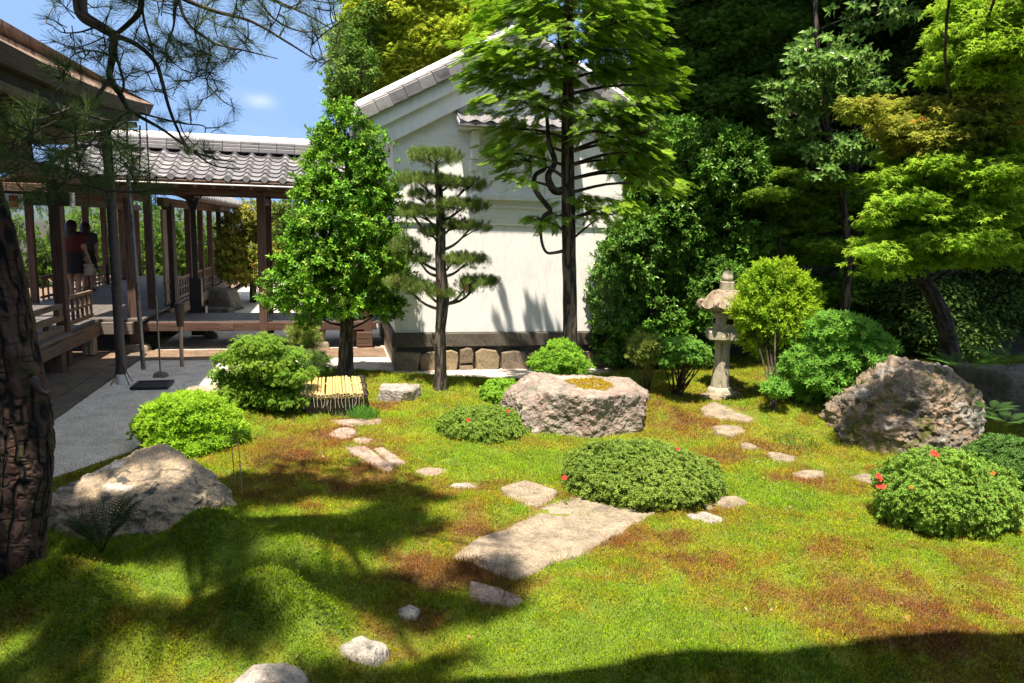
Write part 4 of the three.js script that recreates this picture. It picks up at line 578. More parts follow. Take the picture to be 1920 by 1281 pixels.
// ---------------------------------------------------------------- poles, pipes and small fittings on the left
{
  reseed(101);
  const f = flat(228, 716, 0), d = thing('downpipe', 'thick dark brown pipe standing on a white foot on the gravel under the eaves', 'pipe', f);
  part(d, 'pipe', tube([V(0, 0.10, 0), V(0, 1.7, 0), V(-0.02, 3.36, 0)], [0.062, 0.062, 0.06], 14, 10, 0, true), M.brownpipe);
  for (const y of [1.25, 2.35]) part(d, 'collar', tube([V(0, y, 0), V(0, y + 0.05, 0)], [0.066, 0.066], 14, 1, 0, true), M.brownpipe);
  part(d, 'foot', tube([V(0, -0.05, 0), V(0, 0.11, 0)], [0.066, 0.064], 14, 1, 0, true), M.white);
  for (let i = 0; i < 4; i++) { const a = i * Math.PI / 2 + 0.5; part(d, 'stay_rod', tube([V(0.064 * Math.cos(a), 0.24, 0.064 * Math.sin(a)), V(0.09 * Math.cos(a), 0.10, 0.09 * Math.sin(a)), V(0.17 * Math.cos(a), -0.04, 0.17 * Math.sin(a))], [0.006, 0.006], 5, 6), M.black); }
  const p2 = flat(269, 690, 0), q = thing('prop_pole', 'slim grey pole rising from the gravel edge in front of the second pillar', 'pole', p2);
  part(q, 'pole', tube([V(0, -0.1, 0), V(-0.04, 1.5, 0.0), V(-0.07, 2.78, 0.02)], [0.034, 0.032, 0.028], 10, 8, 0.02, true), M.steel); part(q, 'cap', tube([V(-0.07, 2.78, 0.02), V(-0.071, 2.83, 0.02)], [0.032, 0.030], 10, 1, 0, true), M.steel);
  const p3 = flat(301, 703, 0), r = thing('wire_pole', 'thin metal rod on a small stone right of the two left poles', 'rod', p3);
  part(r, 'rod', tube([V(0, 0.02, 0), V(-0.02, 1.9, 0), V(-0.03, 3.72, 0)], [0.013, 0.012, 0.010], 8, 6, 0, true), M.steel);
  part(r, 'foot_stone', paint(rockGeo(5, [[0, 1, 0, 0.04], [1, .3, 0, 0.08], [-1, .3, 0, 0.08], [0, .3, 1, 0.07], [0, .3, -1, 0.07], [0, -1, 0, 0.05]], 8, 0.05, 9, 6), [0.75, 0.7, 0.62]), M.stone);
  const p4 = flat(341, 684, 0), s = thing('capped_post', 'short wooden post with a dark tubular cap on the gravel edge', 'post', p4);
  part(s, 'stake', tube([V(0, -0.1, 0), V(0, 0.62, 0)], [0.030, 0.028], 10, 2, 0.03, true), M.pale); part(s, 'cap', tube([V(0, 0.60, 0), V(0, 0.80, 0), V(0, 0.935, 0)], [0.052, 0.062, 0.066], 14, 4, 0, true), M.dark); part(s, 'rim', tube([V(0, 0.93, 0), V(0, 0.95, 0)], [0.070, 0.070], 14, 1, 0, true), M.metal);
  const o = onV(367, 585, 15.1), bx = thing('rain_pipe', 'black rainwater pipe with funnel head and square tank beyond the corridor floor', 'pipe', V(o.x, 0, o.z), TURN);
  part(bx, 'pipe', tube([V(0.02, 1.1, 0), V(0.02, 2.42, 0)], [0.05, 0.05], 12, 2, 0, true), M.black); part(bx, 'funnel', tube([V(0.02, 2.40, 0), V(0.02, 2.52, 0), V(0.02, 2.62, 0)], [0.05, 0.10, 0.13], 14, 6, 0, true), M.black);
  part(bx, 'tank', [box(0.27, 0.56, 0.25, 0.015).translate(0.06, 0.30, 0), box(0.22, 0.56, 0.22, 0.03).translate(0.02, 0.84, 0)], M.black);
  const c = flat(286, 721, 0), mc = thing('drain_cover', 'square dark metal drain cover lying in the gravel', 'drain cover', V(c.x, -0.01, c.z), TURN), oo = UV(c);
  part(mc, 'frame', [box(0.46, 0.05, 0.05, 0.006).translate(0, 0, 0.2), box(0.46, 0.05, 0.05, 0.006).translate(0, 0, -0.2), box(0.05, 0.05, 0.345, 0.006).translate(0.205, 0, 0), box(0.05, 0.05, 0.345, 0.006).translate(-0.205, 0, 0)], M.black);
  for (let i = 0; i < 9; i++) part(mc, 'grate_bar', box(0.35, 0.035, 0.018, 0.004).translate(0, -0.002, -0.155 + i * 0.039), M.metal);
  // small notice board by the pine trunk
  const nb = onV(26, 378, 9.2), sg = thing('notice_board', 'small white notice with red and orange panels hanging beside the pine trunk', 'sign', nb, TURN + 0.25);
  part(sg, 'board', box(0.17, 0.17, 0.014, 0.003), M.white); part(sg, 'red_panel', box(0.085, 0.065, 0.004, 0.001).translate(0.0, 0.035, 0.0095), std({ color: lin(0.32, 0.05, 0.03), roughness: 0.8 })); part(sg, 'orange_panel', box(0.085, 0.055, 0.004, 0.001).translate(0.0, -0.035, 0.0095), std({ color: lin(0.55, 0.20, 0.04), roughness: 0.8 })); part(sg, 'hanger', [tube([V(-0.06, 0.085, 0), V(-0.06, 0.9, 0)], [0.003, 0.003], 4, 1), tube([V(0.06, 0.085, 0), V(0.06, 0.9, 0)], [0.003, 0.003], 4, 1)], M.black);
}
// ---------------------------------------------------------------- the visitors in the gallery
function blob(bones, cell, pad = 0.05) {                              // one smooth surface round a skeleton of tapered bones
  const lo = V(1e9, 1e9, 1e9), hi = V(-1e9, -1e9, -1e9);
  for (const [a, b, ra, rb] of bones) for (const [p, r] of [[a, ra], [b, rb]]) { lo.min(V(p[0] - r, p[1] - r, p[2] - r)); hi.max(V(p[0] + r, p[1] + r, p[2] + r)); }
  const c = lo.clone().add(hi).multiplyScalar(0.5), half = Math.max(hi.x - lo.x, hi.y - lo.y, hi.z - lo.z) / 2 + pad, n = Math.ceil(2 * half / cell) + 4, mc = new MarchingCubes(n, M.white, false, false, 90000);
  const k = 0.018;
  for (let z = 0; z < n; z++) for (let y = 0; y < n; y++) for (let x = 0; x < n; x++) {
    const X = c.x + ((x - n / 2) / (n / 2)) * half, Y = c.y + ((y - n / 2) / (n / 2)) * half, Z = c.z + ((z - n / 2) / (n / 2)) * half; let s = 0, m = 1e9; const ds = [];
    for (const [a, b, ra, rb, sx] of bones) { const ux = b[0] - a[0], uy = b[1] - a[1], uz = b[2] - a[2], l2 = ux * ux + uy * uy + uz * uz || 1e-9, t = clamp(((X - a[0]) * ux + (Y - a[1]) * uy + (Z - a[2]) * uz) / l2, 0, 1), dx = (X - a[0] - ux * t) / (sx ?? 1), d = Math.hypot(dx, Y - a[1] - uy * t, Z - a[2] - uz * t) - lerp(ra, rb, t); if (d < 0.2) s += Math.exp(-d / k); m = Math.min(m, d); }
    mc.field[x + y * n + z * n * n] = s > 0 ? k * Math.log(s) : -m;
  }
  mc.isolation = 0; mc.update(); const cnt = mc.count, g = new THREE.BufferGeometry();
  g.setAttribute('position', new THREE.BufferAttribute(mc.positionArray.slice(0, cnt * 3), 3)); g.setAttribute('normal', new THREE.BufferAttribute(mc.normalArray.slice(0, cnt * 3), 3));
  g.scale(half, half, half).translate(c.x, c.y, c.z); g.deleteAttribute('normal'); const q = mergeVertices(g, 1e-4); q.computeVertexNormals(); return q;
}
{
  reseed(111);
  const skin = std({ color: lin(0.45, 0.28, 0.20), roughness: 0.7 }), hair = std({ color: lin(0.012, 0.010, 0.010), roughness: 0.5 });
  function hand(w, dir) { const o = []; const [x, y, z] = w; o.push([[x, y, z], [x, y - 0.075, z + 0.01], 0.026, 0.03]); for (let i = 0; i < 4; i++) { const fx = x - 0.027 + i * 0.018, L = [0.07, 0.078, 0.074, 0.058][i]; o.push([[fx, y - 0.085, z + 0.012], [fx, y - 0.085 - L * 0.5, z + 0.02], 0.0095, 0.009]); o.push([[fx, y - 0.085 - L * 0.5, z + 0.02], [fx, y - 0.085 - L * 0.85, z + 0.005], 0.009, 0.0075]); } o.push([[x + dir * 0.02, y - 0.03, z + 0.015], [x + dir * 0.05, y - 0.07, z + 0.03], 0.012, 0.009]); return o; }
  // facing away along -z; seen from behind
  function person(label, p, turn, o) {
    const t = thing('person', label, 'person', p, turn), k = o.h / 1.62;
    const b = [];
    const hipY = 0.84, shY = 1.33;
    b.push([[0, hipY + 0.03, 0], [0, 1.06, 0.01], 0.125, 0.105, 1.35], [[0, 1.06, 0.01], [0, 1.27, 0], 0.105, 0.115, 1.45], [[-0.12, shY - 0.02, 0], [0.12, shY - 0.02, 0], 0.06, 0.06], [[0, 1.34, 0], [0, 1.44, -0.015], 0.05, 0.048]);
    b.push([[0, 1.49, -0.02], [0, 1.535, -0.01], 0.085, 0.092], [[0, 1.45, -0.055], [0, 1.47, -0.05], 0.05, 0.055], [[0, 1.487, -0.112], [0, 1.473, -0.122], 0.010, 0.014]);            // head, jaw, nose
    for (const s of [-1, 1]) { b.push([[s * 0.088, 1.50, 0], [s * 0.092, 1.48, 0.002], 0.018, 0.013]); const st = s * o.step; b.push([[s * 0.085, hipY, 0], [s * 0.085, 0.47, -0.02 + st * 0.5], 0.092, 0.062], [[s * 0.085, 0.47, -0.02 + st * 0.5], [s * 0.08, 0.10, 0.03 + st], 0.058, 0.036], [[s * 0.08, 0.06, 0.04 + st], [s * 0.085, 0.035, -0.13 + st], 0.042, 0.03]); }
    const armL = [[-0.175, shY - 0.03, 0], [-0.215, 1.06, 0.02], [-0.20, 0.84, -0.06]], armR = o.bag ? [[0.175, shY - 0.03, 0], [0.225, 1.07, 0.03], [0.245, 0.86, -0.10]] : [[0.175, shY - 0.03, 0], [0.215, 1.06, 0.02], [0.2, 0.84, -0.06]];
    for (const [A, s] of [[armL, -1], [armR, 1]]) { b.push([A[0], A[1], 0.048, 0.038], [A[1], A[2], 0.037, 0.026]); b.push(...hand(A[2], -s)); }
    const body = part(t, 'body', blob(b, 0.011).scale(k, k, k), skin);
    const top = []; top.push([[0, 0.90, 0], [0, 1.06, 0.01], 0.136, 0.122, 1.32], [[0, 1.06, 0.01], [0, 1.27, 0], 0.122, 0.130, 1.42], [[-0.12, shY - 0.02, 0], [0.12, shY - 0.02, 0], 0.072, 0.072]); for (const A of [armL, armR]) { const m = [0, 1, 2].map((i) => lerp(A[0][i], A[1][i], 0.55)); top.push([A[0], m, 0.064, 0.060]); }
    part(body, 'shirt', blob(top, 0.014).scale(k, k, k), std({ color: lin(...o.top), roughness: 0.9 }));
    const sk = grid(30, 10, (s, q) => { const a = s * Math.PI * 2, r = lerp(0.15, o.flare, q) * (1 + 0.05 * Math.sin(a * 9) * q); return [r * 1.15 * Math.cos(a), lerp(0.98, o.hem, q), r * Math.sin(a), s, q]; });
    const m = part(body, 'skirt', sk.scale(k, k, k), std({ color: lin(...o.skirt), roughness: 0.9, side: THREE.DoubleSide }));
    part(body, 'hair', blob([[[0, 1.53, 0.012], [0, 1.50, 0.03], 0.104, 0.10], [[0, 1.47, 0.055], [0, 1.34, 0.085], 0.085, 0.07, 1.25], [[-0.05, 1.36, 0.08], [-0.05, 1.24, 0.095], 0.05, 0.03], [[0.05, 1.36, 0.08], [0.045, 1.25, 0.095], 0.05, 0.03]], 0.012).scale(k, k, k), hair);
    for (const s of [-1, 1]) { part(body, 'eye', new THREE.SphereGeometry(0.011 * k, 10, 8).translate(s * 0.034 * k, 1.505 * k, -0.094 * k), std({ color: lin(0.05, 0.03, 0.02), roughness: 0.3 })); part(body, 'shoe', [box(0.085, 0.05, 0.23, 0.02).translate(s * 0.083, 0.03, -0.045 + s * o.step)].map((g) => g.scale(k, k, k)), std({ color: lin(0.03, 0.03, 0.03), roughness: 0.6 })); }
    part(body, 'mouth', box(0.04, 0.008, 0.008, 0.003).translate(0, 1.445, -0.107).scale(k, k, k), std({ color: lin(0.35, 0.12, 0.10), roughness: 0.6 }));
    return t;
  }
  const d = 15.3, a = P(142, 552, d); a.y = 0.545;
  person('person in dark red top and dark skirt walking away along the gallery', a, 0.25, { h: 1.60, step: 0.07, top: [0.085, 0.012, 0.015], skirt: [0.014, 0.015, 0.02], hem: 0.52, flare: 0.21, bag: true });
  const c = P(167, 548, 16.8); c.y = 0.545;
  person('person in dark clothes partly hidden behind the one in red top', c, 0.4, { h: 1.56, step: -0.06, top: [0.05, 0.05, 0.06], skirt: [0.02, 0.02, 0.025], hem: 0.45, flare: 0.19 });
  const h = a.clone().add(V(0.27, 0.48, -0.02)), bag = thing('tote_bag', 'pale cream tote bag hanging from the hand of the person in red', 'bag', h);
  const bg = blob([[[-0.10, 0.03, 0], [0.10, 0.03, 0], 0.05, 0.05], [[-0.13, 0.10, 0], [0.13, 0.10, 0], 0.05, 0.05], [[-0.11, 0.2, 0], [0.11, 0.2, 0], 0.035, 0.035]], 0.012); part(bag, 'sack', bg, std({ color: lin(0.34, 0.31, 0.24), roughness: 0.95 }));
  part(bag, 'handle', [tube([V(-0.09, 0.22, 0), V(-0.06, 0.33, 0), V(0, 0.37, 0), V(0.06, 0.33, 0), V(0.09, 0.22, 0)], [0.008, 0.008], 6, 12)], std({ color: lin(0.45, 0.40, 0.32), roughness: 0.95 }));
}

// ---------------------------------------------------------------- leaves and sprigs
const YUP = V(0, 1, 0);
const rdir = () => { const y = RR(-1, 1), a = RR(0, Math.PI * 2), r = Math.sqrt(1 - y * y); return V(r * Math.cos(a), y, r * Math.sin(a)); };
class Leaves {
  constructor() { this.p = []; this.c = []; }
  tri(a, b, c, col) { for (const q of [a, b, c]) { this.p.push(q.x, q.y, q.z); this.c.push(...col); } }
  leaf(b, dir, up, L, Wd, col, fold = 0.18, curl = 0.12) {
    const s = dir.clone().cross(up).normalize(), n = s.clone().cross(dir).normalize();
    const at = (f, w, h) => b.clone().addScaledVector(dir, f * L).addScaledVector(s, w * Wd).addScaledVector(n, h);
    const m = at(0.5, 0, -fold * Wd * 0.5 + curl * L * 0.2), t = at(1, 0, -curl * L), l = at(0.46, -0.5, fold * Wd * 0.5), r = at(0.46, 0.5, fold * Wd * 0.5), c2 = [col[0] * 0.92, col[1] * 0.92, col[2]];
    this.tri(b, m, l, col); this.tri(b, r, m, c2); this.tri(l, m, t, col); this.tri(m, r, t, c2);
  }
  maple(b, dir, up, S, col) {
    const s = dir.clone().cross(up).normalize(), n = s.clone().cross(dir).normalize();
    for (const [a, k] of [[-100, 0.5], [-52, 0.85], [0, 1], [52, 0.85], [100, 0.5]]) { const ca = Math.cos(a * D2R), sa = Math.sin(a * D2R), d = dir.clone().multiplyScalar(ca).addScaledVector(s, sa), e = d.clone().cross(n).normalize(), L = S * k, t = b.clone().addScaledVector(d, L).addScaledVector(n, -0.14 * L), q1 = b.clone().addScaledVector(d, L * 0.45).addScaledVector(e, S * 0.13).addScaledVector(n, 0.02 * S), q2 = b.clone().addScaledVector(d, L * 0.45).addScaledVector(e, -S * 0.13); this.tri(b, q1, t, col); this.tri(b, t, q2, col); }
  }
  stick(a, b, r, col) { const d = b.clone().sub(a).normalize(), s = d.clone().cross(Math.abs(d.y) > 0.9 ? V(1, 0, 0) : YUP).normalize(), u = s.clone().cross(d), q = [0, 1, 2].map((k) => s.clone().multiplyScalar(Math.cos(k * 2.094) * r).addScaledVector(u, Math.sin(k * 2.094) * r)); for (let k = 0; k < 3; k++) { const x = q[k], y = q[(k + 1) % 3]; this.tri(a.clone().add(x), a.clone().add(y), b.clone().addScaledVector(y, 0.6), col); this.tri(a.clone().add(x), b.clone().addScaledVector(y, 0.6), b.clone().addScaledVector(x, 0.6), col); } }
  geo() { const g = new THREE.BufferGeometry(); g.setAttribute('position', new THREE.Float32BufferAttribute(this.p, 3)); g.setAttribute('color', new THREE.Float32BufferAttribute(this.c, 3)); g.setAttribute('uv', new THREE.Float32BufferAttribute(new Float32Array(this.p.length / 3 * 2), 2)); g.computeVertexNormals(); return g; }
}
const shade = (v = 0.25) => { const k = RR(1 - v, 1 + v), h = RR(-v, v) * 0.4; return [k * (1 + h), k, k * (1 - h)]; };
const WOODC = [0.5, 0.35, 0.22];
function variants(n, fn) { return Array.from({ length: n }, (_, i) => { reseed(900 + i * 31); const l = new Leaves(); fn(l, i); return l.geo(); }); }
// a stem with leaves set along it and a tuft at its tip
const stemSprig = (n, len, L, Wd, o = {}) => variants(3, (l) => {
  l.stick(V(0, 0, -len * 0.3), V(0, 0, len), o.stem ?? 0.0025, WOODC);
  for (let i = 0; i < n; i++) { const f = i / n, a = i * 2.4 + RR(-0.3, 0.3), open = lerp(o.open0 ?? 1.25, o.open1 ?? 0.5, f) + RR(-0.2, 0.2), d = V(Math.cos(a) * Math.sin(open), Math.sin(a) * Math.sin(open), Math.cos(open)).normalize(); const up = YUP.clone().multiplyScalar(o.lay ?? 0.4).add(V(0, 0, 1)).addScaledVector(rdir(), 0.25); l.leaf(V(0, 0, len * f), d, up, L * RR(0.75, 1.15), Wd * RR(0.8, 1.15), shade(o.v ?? 0.2), o.fold ?? 0.25, o.curl ?? 0.15); }
});
const rosette = (n, L, Wd, o = {}) => variants(3, (l) => {
  l.stick(V(0, 0, -0.05), V(0, 0, 0.004), 0.002, WOODC);
  for (let k = 0; k < (o.heads ?? 1); k++) { const c = k ? V(RR(-1, 1), RR(-1, 1), RR(-0.6, 0.4)).multiplyScalar(o.spread ?? 0.03) : V(0, 0, 0), ax = V(RR(-0.5, 0.5), RR(-0.5, 0.5), 1).normalize(); for (let i = 0; i < n; i++) { const a = i * 2.4 + RR(-0.2, 0.2), op = lerp(0.35, 1.35, i / n) + RR(-0.15, 0.15), s = V(1, 0, 0).cross(ax).normalize(), t = s.clone().cross(ax), d = ax.clone().multiplyScalar(Math.cos(op)).addScaledVector(s, Math.sin(op) * Math.cos(a)).addScaledVector(t, Math.sin(op) * Math.sin(a)); l.leaf(c, d, ax, L * RR(0.8, 1.15), Wd * RR(0.85, 1.15), shade(o.v ?? 0.18), 0.2, o.curl ?? 0.18); } }
});
const S_camellia = stemSprig(8, 0.09, 0.066, 0.036, { curl: 0.2, fold: 0.3 });
const S_broad = stemSprig(7, 0.13, 0.115, 0.058, { curl: 0.25, fold: 0.25, open0: 1.1, open1: 0.6, lay: 1 });
const S_azalea = rosette(6, 0.026, 0.0115, { heads: 3, spread: 0.026, v: 0.22 });
const S_bright = rosette(7, 0.052, 0.015, { heads: 2, spread: 0.05, curl: 0.1 });
const S_layer = rosette(6, 0.026, 0.012, { heads: 4, spread: 0.034, v: 0.2 });
const S_rhodo = rosette(9, 0.072, 0.018, { heads: 1, curl: 0.12 });
const S_yellow = stemSprig(8, 0.09, 0.058, 0.027, { open0: 1.1, open1: 0.45, curl: 0.1 });
const S_podo = variants(3, (l) => { l.stick(V(0, 0, -0.05), V(0, 0, 0.07), 0.003, WOODC); for (let i = 0; i < 24; i++) { const f = i / 24, a = i * 2.4, op = lerp(1.35, 0.3, f) + RR(-0.15, 0.15), d = V(Math.cos(a) * Math.sin(op), Math.sin(a) * Math.sin(op), Math.cos(op)); l.leaf(V(0, 0, 0.07 * f), d, YUP.clone().addScaledVector(d, 0.1).add(V(0, 0, 0.6)), RR(0.055, 0.085), 0.0085, shade(0.25), 0.2, 0.1); } });
const S_maple = variants(4, (l) => { for (let k = 0; k < 3; k++) { const a = RR(-1.2, 1.2), e = V(Math.sin(a) * 0.13, RR(-0.03, 0.02), Math.cos(a) * 0.13); l.stick(V(0, 0, -0.06), e, 0.0016, [0.6, 0.3, 0.2]); } for (let i = 0; i < 13; i++) { const a = R() * 6.283, q = Math.sqrt(R()) * 0.14, d = V(Math.sin(a + RR(-1, 1)), RR(-0.55, 0.05), Math.cos(a + RR(-1, 1))).normalize(); l.maple(V(Math.sin(a) * q, RR(-0.035, 0.035), Math.cos(a) * q), d, YUP.clone().addScaledVector(rdir(), 0.6).normalize(), RR(0.045, 0.078), shade(0.18)); } });
const S_hinoki = variants(3, (l) => { const rec = (b, a, L, k) => { const d = V(Math.sin(a), 0, Math.cos(a)); const e = b.clone().addScaledVector(d, L); e.y -= L * L * 1.2; const c = shade(0.16); const s = V(d.z, 0, -d.x).multiplyScalar(k === 2 ? 0.0085 : 0.006); l.tri(b.clone().sub(s), b.clone().add(s), e, c); if (k < 2) for (let i = 1; i <= (k ? 4 : 6); i++) { const f = i / (k ? 5 : 7), q = b.clone().lerp(e, f); for (const sd of [-1, 1]) rec(q.clone().add(V(0, RR(-0.004, 0.004), 0)), a + sd * RR(0.55, 0.8), L * (k ? 0.36 : 0.52) * (1.05 - f * 0.5), k + 1); } }; rec(V(0, 0, 0), 0, 0.19, 0); l.stick(V(0, 0, -0.12), V(0, 0, 0.02), 0.0025, WOODC); });
const S_pine = variants(3, (l) => { l.stick(V(0, 0, -0.09), V(0, 0, 0.05), 0.004, [0.75, 0.55, 0.4]); for (let i = 0; i < 74; i++) { const f = R(), a = R() * 6.283, op = lerp(1.45, 0.25, f) + RR(-0.2, 0.2), d = V(Math.cos(a) * Math.sin(op), Math.sin(a) * Math.sin(op), Math.cos(op)), L = RR(0.075, 0.115), b = V(0, 0, lerp(-0.05, 0.05, f)), t = b.clone().addScaledVector(d, L), s = d.clone().cross(rdir()).normalize().multiplyScalar(0.0008), c = shade(0.2); t.y -= L * 0.08; l.tri(b.clone().sub(s), b.clone().add(s), t.clone().add(s), c); l.tri(b.clone().sub(s), t.clone().add(s), t.clone().sub(s), c); } l.stick(V(0, 0, 0.05), V(0.004, 0, 0.085), 0.0035, [1.4, 0.9, 0.45]); });
const S_forest = variants(4, (l) => { l.stick(V(0, 0, -0.1), V(0, 0, 0.2), 0.003, WOODC); for (let i = 0; i < 16; i++) { const a = R() * 6.283, q = Math.sqrt(R()) * 0.15, d = V(Math.sin(a + RR(-1, 1)), RR(-0.7, 0.15), Math.cos(a + RR(-1, 1))).normalize(); l.leaf(V(Math.sin(a) * q, RR(-0.05, 0.05), Math.cos(a) * q + 0.05), d, YUP.clone().addScaledVector(rdir(), 0.7), RR(0.055, 0.095), RR(0.028, 0.042), shade(0.25)); } });

// a crown: sprigs spread through a set of pads {c, r}
function crown(t, mat, geos, pads, o) {
  const lists = geos.map(() => []), base = t.position, q = new THREE.Matrix4();
  for (const pd of pads) {
    const [a, b, c] = pd.r, area = 4 * Math.PI * Math.pow((Math.pow(a * b, 1.6) + Math.pow(a * c, 1.6) + Math.pow(b * c, 1.6)) / 3, 1 / 1.6), n = Math.round(area * o.dens * (pd.k ?? 1)), ed = pd.seed ?? R() * 50;
    for (let i = 0; i < n; i++) {
      const d = rdir(); if (o.top && d.y < -0.25 && R() < o.top) continue;
      const lump = 1 + (o.lump ?? 0.16) * fbm3(d.x * 2.3 + ed, d.y * 2.3, d.z * 2.3, 3) * 2, s = (lerp(o.inner ?? 0.55, 1, Math.pow(R(), o.pow ?? 0.6))) * lump;
      const p = V(d.x * a * s, d.y * b * s, d.z * c * s).add(pd.c);
      if (o.gap && n3(p.x * o.gapf + 3, p.y * o.gapf * (o.gapy ?? 1), p.z * o.gapf) < o.gap) continue;
      if (o.floor !== undefined && p.y < o.floor) continue;
      let z, up;
      if (o.flat) { z = V(p.x - (o.axis ?? pd.c).x, 0, p.z - (o.axis ?? pd.c).z).multiplyScalar(0.6).normalize().add(V(d.x, 0, d.z).multiplyScalar(0.9)).addScaledVector(rdir(), 0.45); z.y = -(o.droop ?? 0.25) + RR(-0.15, 0.15) ; z.normalize(); up = YUP.clone().addScaledVector(rdir(), o.tilt ?? 0.3); }
      else { z = V(d.x / a, d.y / b, d.z / c).normalize().multiplyScalar(o.outw ?? 1).addScaledVector(YUP, o.up ?? 0.5).addScaledVector(rdir(), o.jit ?? 0.5).normalize(); up = YUP.clone().addScaledVector(rdir(), 0.6); }
      const x = up.clone().cross(z).normalize(), y = z.clone().cross(x), k = (o.size ?? 1) * RR(0.8, 1.2);
      q.makeBasis(x.multiplyScalar(k), y.multiplyScalar(k), z.multiplyScalar(k)).setPosition(p.x - base.x, p.y - base.y, p.z - base.z);
      const LF = o.lf ?? 1.5; let col = mix3(o.col, o.col2 ?? o.col, clamp((o.mixb ?? 0) + 0.5 * (o.col2 ? 1 : 0) * (0.5 + fbm3(p.x * 2.2, p.y * 2.2, p.z * 2.2, 3) * 1.6), 0, 1)); const v = RR(1 - (o.var ?? 0.2), 1 + (o.var ?? 0.2)); col = col.map((w) => Math.min(0.62, w * v * LF));
      if (o.odd && R() < o.odd[0]) col = o.odd[1];
      lists[i % geos.length].push([q.clone(), col]);
    }
  }
  geos.forEach((g, i) => { const L = lists[i]; if (!L.length) return; const m = new THREE.InstancedMesh(g, mat, L.length); m.name = o.name ?? 'crown'; m.castShadow = m.receiveShadow = true; const c = new THREE.Color(); L.forEach(([mt, cl], k) => { m.setMatrixAt(k, mt); m.setColorAt(k, c.setRGB(...cl)); }); m.userData.kind = 'stuff'; t.add(m); });
}
const padAt = (d) => (x, y, rx, ry, o = {}) => ({ c: P(x, y, d - (o.dz ?? 0)), r: [rx * (d - (o.dz ?? 0)) / FPX, ry * (d - (o.dz ?? 0)) / FPX, (o.rz ?? rx) * (d - (o.dz ?? 0)) / FPX], k: o.k });
function nearest(pts, p) { let b = pts[0], m = 1e9; for (const q of pts) { const e = q.distanceTo(p) + Math.max(0, q.y - p.y) * 1.5; if (e < m) { m = e; b = q; } } return b; }
const loc = (t, p) => p.clone().sub(t.position);
function limbs(t, trunkPts, pads, mat, r = 0.02, o = {}) {
  const dense = new THREE.CatmullRomCurve3(trunkPts, false, 'centripetal').getPoints(40);
  for (const pd of pads) { const a = nearest(dense, pd.c.clone().add(V(0, -(o.rise ?? 0.25) * Math.hypot(pd.c.x - dense[0].x, 0), 0))), L = a.distanceTo(pd.c); if (L < 0.08) continue; const m = a.clone().lerp(pd.c, 0.5).add(V(RR(-0.08, 0.08) * L, (o.sag ?? -0.05) * L, RR(-0.08, 0.08) * L)); const e = pd.c.clone().lerp(a, -0.15); part(t, 'limb', tube([loc(t, a), loc(t, m), loc(t, pd.c), loc(t, e)], [r, r * 0.7, r * 0.4, r * 0.15], 6, 10, 0.1), mat);
    for (let k = 0; k < (o.forks ?? 3); k++) { const d = rdir(), q = pd.c.clone().add(V(d.x * pd.r[0] * 0.8, Math.abs(d.y) * pd.r[1] * 0.6, d.z * pd.r[2] * 0.8)); part(t, 'twig', tube([loc(t, m.clone().lerp(pd.c, RR(0.2, 0.9))), loc(t, pd.c.clone().lerp(q, 0.5).add(V(0, -0.02, 0))), loc(t, q)], [r * 0.4, r * 0.3, r * 0.1], 5, 6), mat); } }
}
const rel = (t, pts) => pts.map((p) => loc(t, p));

// ---------------------------------------------------------------- trees that stand in the garden
{ // camellia tree in front of the corridor end
  reseed(401); const b = G(647, 704), d = -b.z, pad = padAt(d), t = thing('camellia_tree', 'tall leafy camellia tree with glossy bright leaves standing behind the bamboo cover', 'tree', b);
  const tr = [b.clone().add(V(0, -0.08, 0)), P(649, 640, d), P(652, 560, d), P(648, 450, d), P(652, 330, d), P(645, 240, d)];
  part(t, 'trunk', tube(rel(t, tr), [0.125, 0.098, 0.092, 0.07, 0.04, 0.015], 16, 30, 0.12), M.bark);
  const pads = [pad(638, 228, 32, 34), pad(662, 265, 48, 42), pad(615, 262, 32, 28), pad(690, 305, 48, 40), pad(625, 315, 62, 45), pad(655, 360, 84, 48), pad(600, 380, 48, 45), pad(712, 365, 42, 40), pad(650, 420, 98, 46), pad(700, 430, 58, 48), pad(600, 445, 58, 48), pad(650, 490, 112, 44), pad(560, 478, 35, 28), pad(580, 530, 72, 40), pad(700, 500, 62, 46), pad(630, 555, 95, 36), pad(535, 545, 48, 34), pad(715, 545, 46, 40), pad(590, 590, 36, 20), pad(725, 578, 34, 22)];
  limbs(t, tr, pads, M.bark, 0.026, { sag: -0.08 });
  part(t, 'limb', tube(rel(t, [P(655, 618, d), P(690, 600, d - 0.1), P(718, 575, d - 0.2)]), [0.02, 0.014, 0.008], 6, 8), M.bark);
  crown(t, ML.glossy, S_camellia, pads, { dens: 240, size: 0.9, inner: 0.5, lump: 0.5, gap: -0.14, gapf: 4.2, col: [0.06, 0.17, 0.010], col2: [0.18, 0.34, 0.015], var: 0.45, jit: 0.8, odd: [0.05, [0.30, 0.46, 0.05]] });
}
